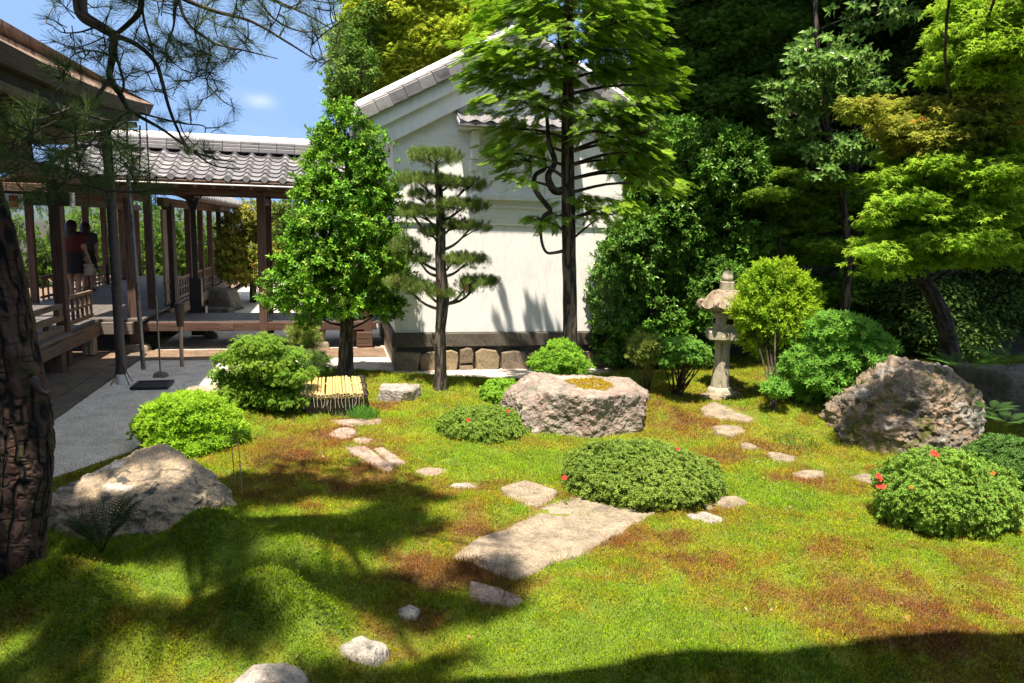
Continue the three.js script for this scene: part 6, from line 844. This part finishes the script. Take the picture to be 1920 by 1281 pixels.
reseed(518); shrub('camellia_shrub', 'yellow green glossy shrub right of the stone lantern', 1452, 762, [[1452, 518, 40, 24], [1430, 545, 40, 28], [1480, 545, 48, 28], [1455, 580, 72, 34], [1505, 570, 32, 24], [1408, 585, 30, 32], [1470, 615, 50, 26], [1425, 630, 34, 26], [1445, 655, 30, 14]], S_yellow, ML.soft, { d: 9.05, dens: 330, inner: 0.45, lump: 0.25, up: 0.8, col: [0.17, 0.30, 0.015], col2: [0.30, 0.40, 0.02], sr: 0.014, spread: 0.15, stems: 1, rootR: 0.03 });
reseed(519); shrub('rhododendron_shrub', 'wide green shrub with whorled leaves left of the tall rugged boulder', 1555, 790, [[1575, 612, 58, 26], [1615, 630, 46, 26], [1540, 640, 58, 32], [1650, 652, 34, 20], [1585, 665, 75, 32], [1520, 680, 52, 30], [1480, 706, 36, 24], [1560, 710, 58, 26], [1610, 700, 40, 22], [1530, 735, 44, 18], [1455, 728, 26, 14]], S_rhodo, ML.soft, { d: 8.5, dens: 330, inner: 0.45, lump: 0.22, up: 1.0, col: [0.12, 0.27, 0.035], col2: [0.19, 0.36, 0.05], sr: 0.012, spread: 0.18, stems: 2 });
reseed(520); shrub('sapling', 'thin stemmed sapling in front of the corridor left of the camellia trunk', 567, 690, [[566, 622, 24, 11], [556, 634, 14, 7], [580, 630, 14, 8]], S_podo, ML.semi, { d: 11.4, base: G(567, 694), dens: 300, inner: 0.2, col: [0.13, 0.19, 0.03], col2: [0.2, 0.25, 0.05], sr: 0.006, stems: 1, rootR: 0.01 });
reseed(521); shrub('sapling', 'shorter thin sapling right beside the taller one in front of the corridor', 582, 696, [[585, 640, 16, 10], [580, 650, 12, 8]], S_podo, ML.semi, { d: 11.3, base: G(583, 697), dens: 300, inner: 0.2, col: [0.13, 0.2, 0.03], col2: [0.2, 0.26, 0.05], sr: 0.005, stems: 1, rootR: 0.01 });
reseed(522); shrub('sapling', 'low dark leaved sprig beside the top right of the layered shrub by the bamboo cover', 596, 712, [[598, 683, 24, 11], [588, 676, 14, 8]], S_podo, ML.semi, { d: 9.7, base: G(596, 716), dens: 300, inner: 0.2, col: [0.07, 0.13, 0.025], sr: 0.005, stems: 1, rootR: 0.01 });
reseed(523); { const b = G(437, 918), t = thing('seedling', 'pair of bare thin seedling stems beside the bright shrub with narrow leaves', 'seedling', b); for (const [x0, y0, x1, y1] of [[440, 914, 432, 818], [453, 928, 446, 822]]) { const a = loc(t, G(x0, y0)), e = loc(t, P(x1, y1, -b.z)); part(t, 'stem', tube([a, a.clone().lerp(e, 0.5).add(V(0.004, 0, 0)), e], [0.005, 0.004, 0.0025], 6, 10), M.pale); } crown(t, ML.soft, S_podo, [{ c: P(438, 818, -b.z), r: [0.07, 0.03, 0.06] }], { dens: 260, inner: 0.2, col: [0.13, 0.22, 0.03], size: 0.6, name: 'leaf_tuft' }); }

// ---------------------------------------------------------------- ferns and grass
function fern(label, b, n, len, o) {
  const t = thing('fern', label, 'fern', b), mat = ML[o.mat ?? 'soft'];
  for (let i = 0; i < n; i++) { const a = (o.a0 ?? 0) + (o.fan ?? 6.283) * (i + 0.5) / n + RR(-0.2, 0.2), L = len * RR(0.75, 1.1), hz = V(Math.cos(a), 0, Math.sin(a)), l = new Leaves(), N = 20, pt = (f) => V(0, 0, 0).addScaledVector(hz, L * f * (o.lean ?? 0.55)).add(V(0, L * (o.rise ?? 0.95) * (f - 0.42 * f * f * (o.droop ?? 1)), 0)), side = V(-hz.z, 0, hz.x); let prev = pt(0);
    for (let k = 1; k <= N; k++) { const f = k / N, q = pt(f), d = q.clone().sub(prev).normalize(); l.stick(prev, q, 0.0022, [0.6, 0.45, 0.2]); if (f > 0.2) for (const s of [-1, 1]) { const pl = L * 0.24 * Math.sin(Math.PI * Math.min(1, (f - 0.15) / 0.95)) * (1.08 - f * 0.55), pd = side.clone().multiplyScalar(s).addScaledVector(d, 0.42).add(V(0, -0.18, 0)).normalize(); for (let m = 0; m < 5; m++) { const c = q.clone().addScaledVector(pd, pl * m / 5); for (const e of [-1, 1]) l.leaf(c, pd.clone().multiplyScalar(0.7).addScaledVector(d, e * 0.7).normalize(), YUP, pl * 0.30 * (1 - m * 0.14), pl * 0.13, shade(0.12), 0.1, 0.1); } } prev = q; }
    part(t, 'frond', paintMul(l.geo(), o.col), mat); }
  return t;
}
function paintMul(g, c) { const a = g.attributes.color; for (let i = 0; i < a.count; i++) a.setXYZ(i, a.getX(i) * c[0], a.getY(i) * c[1], a.getZ(i) * c[2]); return g; }
reseed(601);
fern('dark feathery fern growing at the front of the ochre boulder', G(190, 1040), 15, 0.50, { col: [0.045, 0.085, 0.02], rise: 1.1, lean: 0.5 });
fern('tiny bright fern behind the right end of the widest low shrub', G(1272, 852), 5, 0.16, { col: [0.22, 0.42, 0.04] });
fern('tiny bright fern behind the left of the widest low shrub', G(1152, 842), 5, 0.13, { col: [0.22, 0.42, 0.04] });
for (const [x, y, d, L, c, lb] of [[1805, 700, 8.0, 0.55, [0.10, 0.26, 0.03], 'broad green fern just above the top of the tall rugged boulder'], [1890, 690, 7.9, 0.6, [0.09, 0.22, 0.03], 'large arching fern at the right edge above the dim rock'], [1760, 640, 9.2, 0.5, [0.07, 0.16, 0.03], 'dim fern in the shade up left of the broad green fern'], [1885, 800, 7.0, 0.35, [0.08, 0.2, 0.03], 'small fern low on the dim rock near the right edge'], [1860, 775, 7.2, 0.3, [0.07, 0.18, 0.03], 'small fern beside the right flank of the tall rugged boulder']]) fern(lb, P(x, y, d), 9, L, { col: c, lean: 0.9, rise: 0.75, droop: 1.3 });
{
  const blades = (t, n, r, h, col) => { const l = new Leaves(); for (let i = 0; i < n; i++) { const a = R() * 6.283, q = Math.sqrt(R()) * r, b = V(Math.cos(a) * q, 0, Math.sin(a) * q), d = V(RR(-0.45, 0.45), 1, RR(-0.45, 0.45)).normalize(); b.y = H(t.position.x + b.x, t.position.z + b.z) - t.position.y; l.leaf(b, d, V(RR(-1, 1), 0.2, RR(-1, 1)), h * RR(0.5, 1.1), 0.005, shade(0.2), 0.1, 0.25); } part(t, 'blades', paintMul(l.geo(), col), ML.soft, true); };
  reseed(610); blades(thing('grass_tuft', 'fresh green grass tuft between the bamboo cover and the narrow stone slab', 'grass tuft', G(683, 785)), 240, 0.16, 0.17, [0.16, 0.40, 0.05]);
  blades(thing('grass_tuft', 'thin pale grass tuft left of the fresh green one before the bamboo cover', 'grass tuft', G(648, 784)), 80, 0.16, 0.10, [0.25, 0.40, 0.10]);
  blades(thing('grass_tuft', 'small weeds at the mossy edge below the wide shrub with whorled leaves', 'grass tuft', G(1492, 838)), 120, 0.25, 0.12, [0.12, 0.28, 0.05]);
  blades(thing('grass_tuft', 'green grassy fringe along the lower edge of the widest low shrub', 'grass tuft', G(1120, 946)), 500, 0.34, 0.035, [0.22, 0.40, 0.03]);
}
{ // moss cushion on the pinkish boulder
  const c = scene.children.find((o) => o.userData.mossTop), [mx, my, mz] = c.userData.mossTop; delete c.userData.mossTop; reseed(620);
  const l = new Leaves(), body = c.children[0], rc = new THREE.Raycaster(); c.updateMatrixWorld(true); body.material.side = THREE.DoubleSide;
  for (let i = 0; i < 2600; i++) { const a = R() * 6.283, q = Math.pow(R(), 0.5), k = 1 + 0.35 * n3(Math.cos(a) * 1.5, 4, Math.sin(a) * 1.5), x = mx + Math.cos(a) * q * 0.24 * k, z = mz + Math.sin(a) * q * 0.24 * k; rc.set(V(x, my + 1, z), V(0, -1, 0)); const h = i % 6 === 0 || !rc.last ? rc.intersectObject(body)[0] : rc.last; if (i % 6 === 0) rc.last = h; if (!h) continue; const y = h.point.y - c.position.y; const b = V((i % 6 === 0 ? x : h.point.x + RR(-0.02, 0.02)) - c.position.x, y - 0.004 + 0.012 * (1 - q), (i % 6 === 0 ? z : h.point.z + RR(-0.02, 0.02)) - c.position.z); l.leaf(b, V(RR(-0.6, 0.6), 1, RR(-0.6, 0.6)).normalize(), rdir(), RR(0.012, 0.028), 0.010, shade(0.25), 0.1, 0.2); }
  body.material.side = THREE.FrontSide;
  const mg = l.geo(), mn = mg.attributes.normal; for (let i = 0; i < mn.count; i++) { const v = V(mn.getX(i), Math.abs(mn.getY(i)) + 1, mn.getZ(i)).normalize(); mn.setXYZ(i, v.x, v.y, v.z); }
  part(c, 'moss_patch', paintMul(mg, [0.36, 0.26, 0.012]), ML.moss, true);
}
{ // fallen leaves, each its own
  const l = new Leaves(); l.leaf(V(0, 0, -0.02), V(0, 0, 1), YUP, 0.045, 0.022, [1, 1, 1], 0.5, 0.4); const g = l.geo();
  const mats = [[0.50, 0.30, 0.14], [0.42, 0.20, 0.09], [0.62, 0.48, 0.28], [0.34, 0.26, 0.12]].map((c) => leafMat({ color: lin(...c), transmission: 0.2 })); reseed(630);
  const spots = [[1268, 1208], [1590, 1012], [1500, 1022], [1690, 1138], [1447, 1150], [1750, 1195], [890, 838], [960, 850], [1030, 895], [1110, 815], [1600, 968], [1580, 990], [1630, 905], [1480, 955], [1330, 880], [1510, 860], [1430, 900], [1700, 1165], [1398, 1148], [560, 1235], [880, 1200], [670, 870], [606, 860], [770, 905], [700, 760], [820, 940], [1240, 880], [1370, 900], [1560, 800], [1540, 850], [1420, 870], [1460, 870], [320, 1232], [330, 1130], [215, 790], [180, 840], [130, 800], [250, 745], [270, 780], [160, 870], [300, 712], [345, 735]];
  spots.forEach(([x, y], i) => { const p = G(x, y), m = new THREE.Mesh(g, mats[i % 4]); m.name = numbered('fallen_leaf'); const dry = inPoly(p.x, p.z, GRAVEL), hue = ['tan', 'red brown', 'pale straw coloured', 'dull olive brown'][i % 4]; m.position.set(p.x, dry ? -0.012 : p.y + 0.022, p.z); m.rotation.set(RR(-0.5, 0.5), R() * 6.28, RR(-0.5, 0.5)); m.scale.setScalar(RR(0.6, 1.1)); m.castShadow = m.receiveShadow = true; tag(m, dry ? `small ${hue} dead leaf lying on the grey gravel path` : `small ${hue} dry fallen leaf lying on the moss`, 'leaf', dry ? 'dead leaves on the gravel path' : 'dry leaves scattered on the moss'); scene.add(m); });
}
// ---------------------------------------------------------------- the pine
{
  reseed(701);
  const b = G(30, 1136), t = thing('pine_tree', 'old pine with rugged trunk at the left edge and needled branches hanging across the sky', 'tree', b);
  const ctr = [[30, 1190, 3.95], [24, 1120, 4.0], [30, 1000, 4.02], [42, 880, 4.05], [40, 770, 4.05], [12, 620, 4.05], [-8, 500, 4.05], [-32, 400, 4.0], [-72, 250, 4.0]].map(([x, y, d]) => P(x, y, d));
  ctr.push(V(-3.05, 3.6, -3.9), V(-2.9, 4.4, -3.7), V(-2.6, 5.1, -3.5), V(-2.0, 5.7, -3.3));
  const rad = [0.215, 0.175, 0.152, 0.155, 0.15, 0.14, 0.13, 0.12, 0.11, 0.12, 0.10, 0.08, 0.05];
  { // trunk with deeply split bark plates
    const g = tube(rel(t, ctr), rad, 72, 300), p = g.attributes.position, n = g.attributes.normal, uv = g.attributes.uv, col = [];
    const wor = (x, y) => { let f1 = 9, f2 = 9; const xi = Math.floor(x), yi = Math.floor(y); let id = 0; for (let i = -1; i <= 1; i++) for (let j = -1; j <= 1; j++) { const w = ((xi + i) % 22 + 22) % 22, hx = hash2(w, yi + j, 3), hy = hash2(w, yi + j, 4), d = Math.hypot(xi + i + hx - x, yi + j + hy - y); if (d < f1) { f2 = f1; f1 = d; id = hash2(w, yi + j, 7); } else if (d < f2) f2 = d; } return [f2 - f1, id]; };
    for (let i = 0; i < p.count; i++) { const j = i % 73, a = j / 72, L = uv.getX(i), wx = a * 22 + 0.7 * n3(a * 20, L * 9, 0.5), [e, id] = wor(wx, L * 9.0 + 0.9 * n3(a * 12, L * 4, 3)), h = -0.007 * (1 - sstep(0, 0.16, e)) + 0.010 * (id - 0.5) + 0.005 * n3(a * 60, L * 40, 2) + 0.012 * n3(Math.cos(a * 6.283) * 1.2, L * 1.5, Math.sin(a * 6.283) * 1.2); p.setXYZ(i, p.getX(i) + n.getX(i) * h, p.getY(i) + n.getY(i) * h, p.getZ(i) + n.getZ(i) * h); const m = fbm3(Math.cos(a * 6.283) * 2, L * 3, Math.sin(a * 6.283) * 2 + 4, 3); let c = id > 0.55 ? [0.62 + 0.3 * id, 0.58 + 0.3 * id, 0.60 + 0.28 * id] : [0.50 + 0.4 * id, 0.40 + 0.33 * id, 0.36 + 0.3 * id]; if (m > 0.12) c = mix3(c, [0.55, 0.95, 0.25], sstep(0.12, 0.28, m)); col.push(...c); }
    g.computeVertexNormals(); g.setAttribute('color', new THREE.Float32BufferAttribute(col, 3)); part(t, 'trunk', g, M.pinebark);
  }
  part(t, 'bark_stub', tube(rel(t, [P(62, 712, 3.95), P(80, 730, 3.92), P(92, 738, 3.9)]), [0.028, 0.022, 0.006], 9, 10, 0.3, true), M.twig);
  const skel = [];                                                     // points that twigs may grow from
  const branch = (list, r0, r1, d0 = 4.9) => { const pts = list.map(([x, y, d]) => P(x, y, d ?? d0)); const c = new THREE.CatmullRomCurve3(pts, false, 'centripetal'); part(t, 'branch', tube(rel(t, pts), [r0, (r0 + r1) / 2, r1], r0 > 0.02 ? 12 : 7, pts.length * 6, 0.16), r0 > 0.02 ? M.bark : M.twig); skel.push(...c.getPoints(pts.length * 8)); };
  part(t, 'branch', tube(rel(t, [V(-2.9, 4.4, -3.7), V(-2.8, 4.6, -4.3), P(140, -160, 4.9), P(152, -20, 4.9)]), [0.075, 0.06, 0.052, 0.046], 12, 20, 0.14), M.bark);
  branch([[152, -22], [150, 5], [155, 28], [185, 48], [215, 66]], 0.044, 0.030);
  branch([[214, 64], [210, 105], [206, 148], [226, 178], [240, 205]], 0.026, 0.016);
  branch([[208, 70], [222, 120], [232, 158], [228, 175]], 0.010, 0.007);
  branch([[215, 66], [260, 86], [292, 118], [303, 150], [316, 200], [330, 236], [352, 275], [395, 296], [440, 304]], 0.017, 0.004);
  branch([[240, 205], [268, 222], [300, 240], [340, 268], [372, 292], [400, 310], [450, 318]], 0.013, 0.004);
  branch([[262, 212], [300, 222], [345, 232], [384, 238], [384, 250]], 0.007, 0.003);
  branch([[206, 148], [178, 182], [150, 196], [120, 208], [80, 222], [40, 224], [12, 240]], 0.013, 0.004, 4.6);
  branch([[250, 212], [225, 226], [190, 224], [150, 214], [110, 225], [60, 250], [20, 275]], 0.009, 0.004, 4.5);
  branch([[235, 228], [200, 245], [140, 255], [90, 262], [50, 268], [8, 300]], 0.007, 0.003, 4.4);
  branch([[62, 225], [58, 262], [45, 285], [10, 315]], 0.006, 0.003, 4.4);
  branch([[240, 205], [238, 255], [240, 280]], 0.009, 0.003, 4.7);
  branch([[262, 235], [262, 300], [258, 330], [238, 358]], 0.005, 0.003, 4.4);
  branch([[215, 66], [240, 45], [262, 20], [265, -40]], 0.014, 0.02, 5.0);
  branch([[262, -40], [270, 40], [285, 90], [290, 130]], 0.01, 0.004, 5.0);
  branch([[265, -60], [330, -10], [400, 20], [470, 40], [540, 80], [600, 118]], 0.02, 0.004, 5.2);
  branch([[280, -80], [380, -40], [480, -10], [560, 20], [635, 62]], 0.02, 0.004, 5.3);
  branch([[330, -20], [350, 40], [400, 80], [460, 95], [520, 110]], 0.012, 0.003, 5.1);
  branch([[330, -10], [325, 50], [310, 100], [340, 130]], 0.009, 0.003, 5.0);
  branch([[470, -20], [520, 40], [580, 60], [630, 40]], 0.009, 0.003, 5.3);
  branch([[185, 48], [150, 60], [115, 60], [98, 48]], 0.007, 0.003, 4.9);
  branch([[210, 105], [170, 95], [135, 105], [125, 140]], 0.007, 0.003, 4.9);
  const whorls = [], Q = new THREE.Matrix4(), twigsG = [];
  const put = (p, size, jit = 0.7, col = [0.085, 0.14, 0.045]) => {
    const s = nearest0(skel, p), L = s.distanceTo(p), z = p.clone().sub(s).normalize().add(V(0, 0.35, 0)).addScaledVector(rdir(), jit).normalize();
    if (L > 0.03) { const m = s.clone().lerp(p, 0.55).add(V(RR(-0.12, 0.12) * L, RR(-0.16, 0.02) * L, RR(-0.12, 0.12) * L)); twigsG.push(tube(rel(t, [s, m, p]), [0.0045, 0.0038, 0.003], 5, 5)); skel.push(s.clone().lerp(m, 0.6), m, m.clone().lerp(p, 0.6)); }
    const x = YUP.clone().addScaledVector(rdir(), 0.6).cross(z).normalize(), y = z.clone().cross(x); Q.makeBasis(x.multiplyScalar(size), y.multiplyScalar(size), z.multiplyScalar(size)).setPosition(loc(t, p)); const v = RR(0.75, 1.3); whorls.push([Q.clone(), col.map((c) => c * v)]);
  };
  function nearest0(a, p) { let m = 1e9, b = a[0]; for (const q of a) { const e = q.distanceToSquared(p); if (e < m) { m = e; b = q; } } return b; }
  const scatter = (n, x0, x1, y0, y1, d0, d1, size, ok, col) => { for (let i = 0; i < n;) { const x = RR(x0, x1), y = RR(y0, y1); if (ok && !ok(x, y)) continue; i++; put(P(x, y, RR(d0, d1)), size * RR(0.85, 1.15), 0.7, col); } };
  scatter(115, 235, 640, -60, 118, 4.8, 5.5, 0.95, (x, y) => y < 125 - 0.0009 * Math.pow(Math.max(0, 430 - x), 1.6) && n3(x * 0.012, y * 0.016, 2) > -0.28);
  scatter(36, 100, 240, 10, 165, 4.6, 5.2, 0.95, (x, y) => !(x > 135 && x < 200 && y > 20 && y < 62));
  scatter(38, 240, 410, 70, 175, 4.7, 5.2, 0.9);
  scatter(14, 290, 440, 180, 300, 4.6, 5.1, 0.75);
  scatter(44, 0, 250, 205, 300, 3.9, 4.7, 1.0, (x, y) => y > 190 + x * 0.08, [0.075, 0.13, 0.03]);
  scatter(34, 0, 310, 285, 368, 3.7, 4.5, 1.05, (x, y) => y < 400 - 0.00 * x && !(x > 250 && y < 320), [0.07, 0.125, 0.03]);
  // the crown above the frame, whose shade dapples the moss on the left
  const lowFrame = skel.length, tops = [];
  for (let k = 0; k < 11; k++) { const e = V(RR(-3.6, -0.2), RR(4.5, 5.6), RR(-1.0, -3.6)), a = ctr[10 + (k % 3)], m = a.clone().lerp(e, 0.5).add(V(0, 0.25, 0)); part(t, 'branch', tube(rel(t, [a, m, e]), [0.05, 0.03, 0.01], 7, 12, 0.12), M.bark); for (let i = 0; i <= 10; i++) skel.push(a.clone().lerp(m, i / 10), m.clone().lerp(e, i / 10)); tops.push(e, m); }
  for (let i = 0; i < 2100;) { const a = R() * 6.283, q = Math.sqrt(R()), gx = -1.75 + 1.8 * q * Math.cos(a), gz = -4.4 + 1.75 * q * Math.sin(a), y = RR(4.4, 5.8), x = gx - 0.107 * y, z = gz + 0.315 * y; if (n3(gx * 1.5 + 1, 0.5, gz * 2.2) < -0.14) continue; i++; put(V(x, y, z), 1.55, 1.2); }
  part(t, 'twigs', twigsG, M.twig, true);
  S_pine.forEach((g, i) => { const L = whorls.filter((_, k) => k % 3 === i), m = new THREE.InstancedMesh(g, ML.needle, L.length), c = new THREE.Color(); m.name = 'needles'; L.forEach(([mt, cl], k) => { m.setMatrixAt(k, mt); m.setColorAt(k, c.setRGB(...cl)); }); m.userData.kind = 'stuff'; m.castShadow = m.receiveShadow = true; t.add(m); });
}
// ---------------------------------------------------------------- the moss itself: small tufts of shoots
{
  const geos = [0, 1, 2, 3].map((k) => { reseed(800 + k); const l = new Leaves(); for (let i = 0; i < 190; i++) { const a = R() * 6.283, q = Math.sqrt(R()) * 0.075, b = V(Math.cos(a) * q, -0.006, Math.sin(a) * q), d = V(RR(-0.55, 0.55), 1, RR(-0.55, 0.55)).normalize(), h = RR(0.010, 0.032), s = d.clone().cross(rdir()).normalize().multiplyScalar(RR(0.0013, 0.0026)), t = b.clone().addScaledVector(d, h), c = shade(0.28); const tip = R() < 0.12 ? [c[0] * 1.5, c[1] * 1.15, c[2]] : c; l.tri(b.clone().sub(s), b.clone().add(s), t, tip); if (i % 9 === 0) { const r2 = 0.003, u = V(R() - 0.5, 0.1, R() - 0.5).normalize().multiplyScalar(r2 * 1.6), w = V(u.z, 0.002, -u.x); l.tri(t.clone().sub(u), t.clone().add(u), t.clone().add(w).add(V(0, 0.003, 0)), tip); } } for (let i = 0; i < 10; i++) { const a = R() * 6.283, q = Math.sqrt(R()) * 0.075, b = V(Math.cos(a) * q, 0, Math.sin(a) * q), t = b.clone().add(V(RR(-0.008, 0.008), RR(0.03, 0.045), RR(-0.008, 0.008))), s = V(0.0007, 0, 0.0004); l.tri(b.clone().sub(s), b.clone().add(s), t, [1.5, 0.9, 0.8]); const u = V(0.0015, 0.003, 0.0008); l.tri(t.clone().sub(u), t.clone().add(V(0.0012, -0.001, -0.001)), t.clone().add(u), [2.2, 1.5, 1.6]); } const g = l.geo(), n = g.attributes.normal; for (let i = 0; i < n.count; i += 3) { const v = V(n.getX(i), n.getY(i), n.getZ(i)); if (v.y < 0) v.negate(); v.multiplyScalar(0.8).add(V(0, 1, 0)).normalize(); for (let j = 0; j < 3; j++) n.setXYZ(i + j, v.x, v.y, v.z); } return g; });
  const lists = geos.map(() => []), q = new THREE.Matrix4(), e = 0.06; reseed(820); let i = 0;
  for (let z = -2.3; z > -12.6;) { const d = -z, st = lerp(0.062, 0.125, sstep(3, 11, d)), half = d * 0.74 + 0.5; for (let x = -half; x < half; x += st) { const X = x + RR(-0.5, 0.5) * st, Z = z + RR(-0.5, 0.5) * st; if (inPoly(X, Z, GRAVEL)) continue; if (edgeDist(X, Z, GRAVEL, EDGE.length + 1) < 0.05) continue; let bad = false; for (const s of SLABS) { if (Math.abs(X - s.c.x) < 1.1 && Math.abs(Z - s.c.z) < 1.1) { const ed = edgeDist(X, Z, [...s.flat, s.flat[0]]); if (inPoly(X, Z, s.flat) ? ed > 0.008 : ed < 0.035 && R() < 0.5) { bad = true; break; } } } if (bad) continue;
      if (X > 4.2 && Z < -8.6 && R() < 0.4) continue;
      const y = H(X, Z), n = V(H(X - e, Z) - H(X + e, Z), 2 * e, H(X, Z - e) - H(X, Z + e)).normalize(), a = R() * 6.283, s = st / 0.062 * RR(0.85, 1.15), sy = lerp(1.0, 0.85, sstep(4, 10, d)) * RR(0.75, 1.35) * (1 + 0.5 * n3(X * 2.5, 7, Z * 2.5)); const x1 = V(Math.cos(a), 0, Math.sin(a)); x1.addScaledVector(n, -x1.dot(n)).normalize(); const z1 = x1.clone().cross(n); q.makeBasis(x1.multiplyScalar(s), n.clone().multiplyScalar(sy * Math.sqrt(s)), z1.multiplyScalar(s)).setPosition(X, y, Z); const c = mossColor(X, Z, RR(-0.2, 0.2)), v = RR(0.7, 1.25); lists[i++ % 4].push([q.clone(), c.map((w) => w * v)]); } z -= st; }
  const g = new THREE.Group(); g.name = 'moss'; g.userData = { label: 'cushiony moss of green and red brown shoots covering the garden floor', category: 'moss', kind: 'stuff' }; scene.add(g);
  geos.forEach((geo, k) => { const L = lists[k], m = new THREE.InstancedMesh(geo, ML.moss, L.length), c = new THREE.Color(); m.name = 'moss_shoots'; L.forEach(([mt, cl], j) => { m.setMatrixAt(j, mt); m.setColorAt(j, c.setRGB(...cl)); }); m.castShadow = m.receiveShadow = true; m.userData.kind = 'stuff'; g.add(m); });
  console.log('moss tufts', lists.reduce((s, L) => s + L.length, 0));
}
renderer.render(scene, camera);
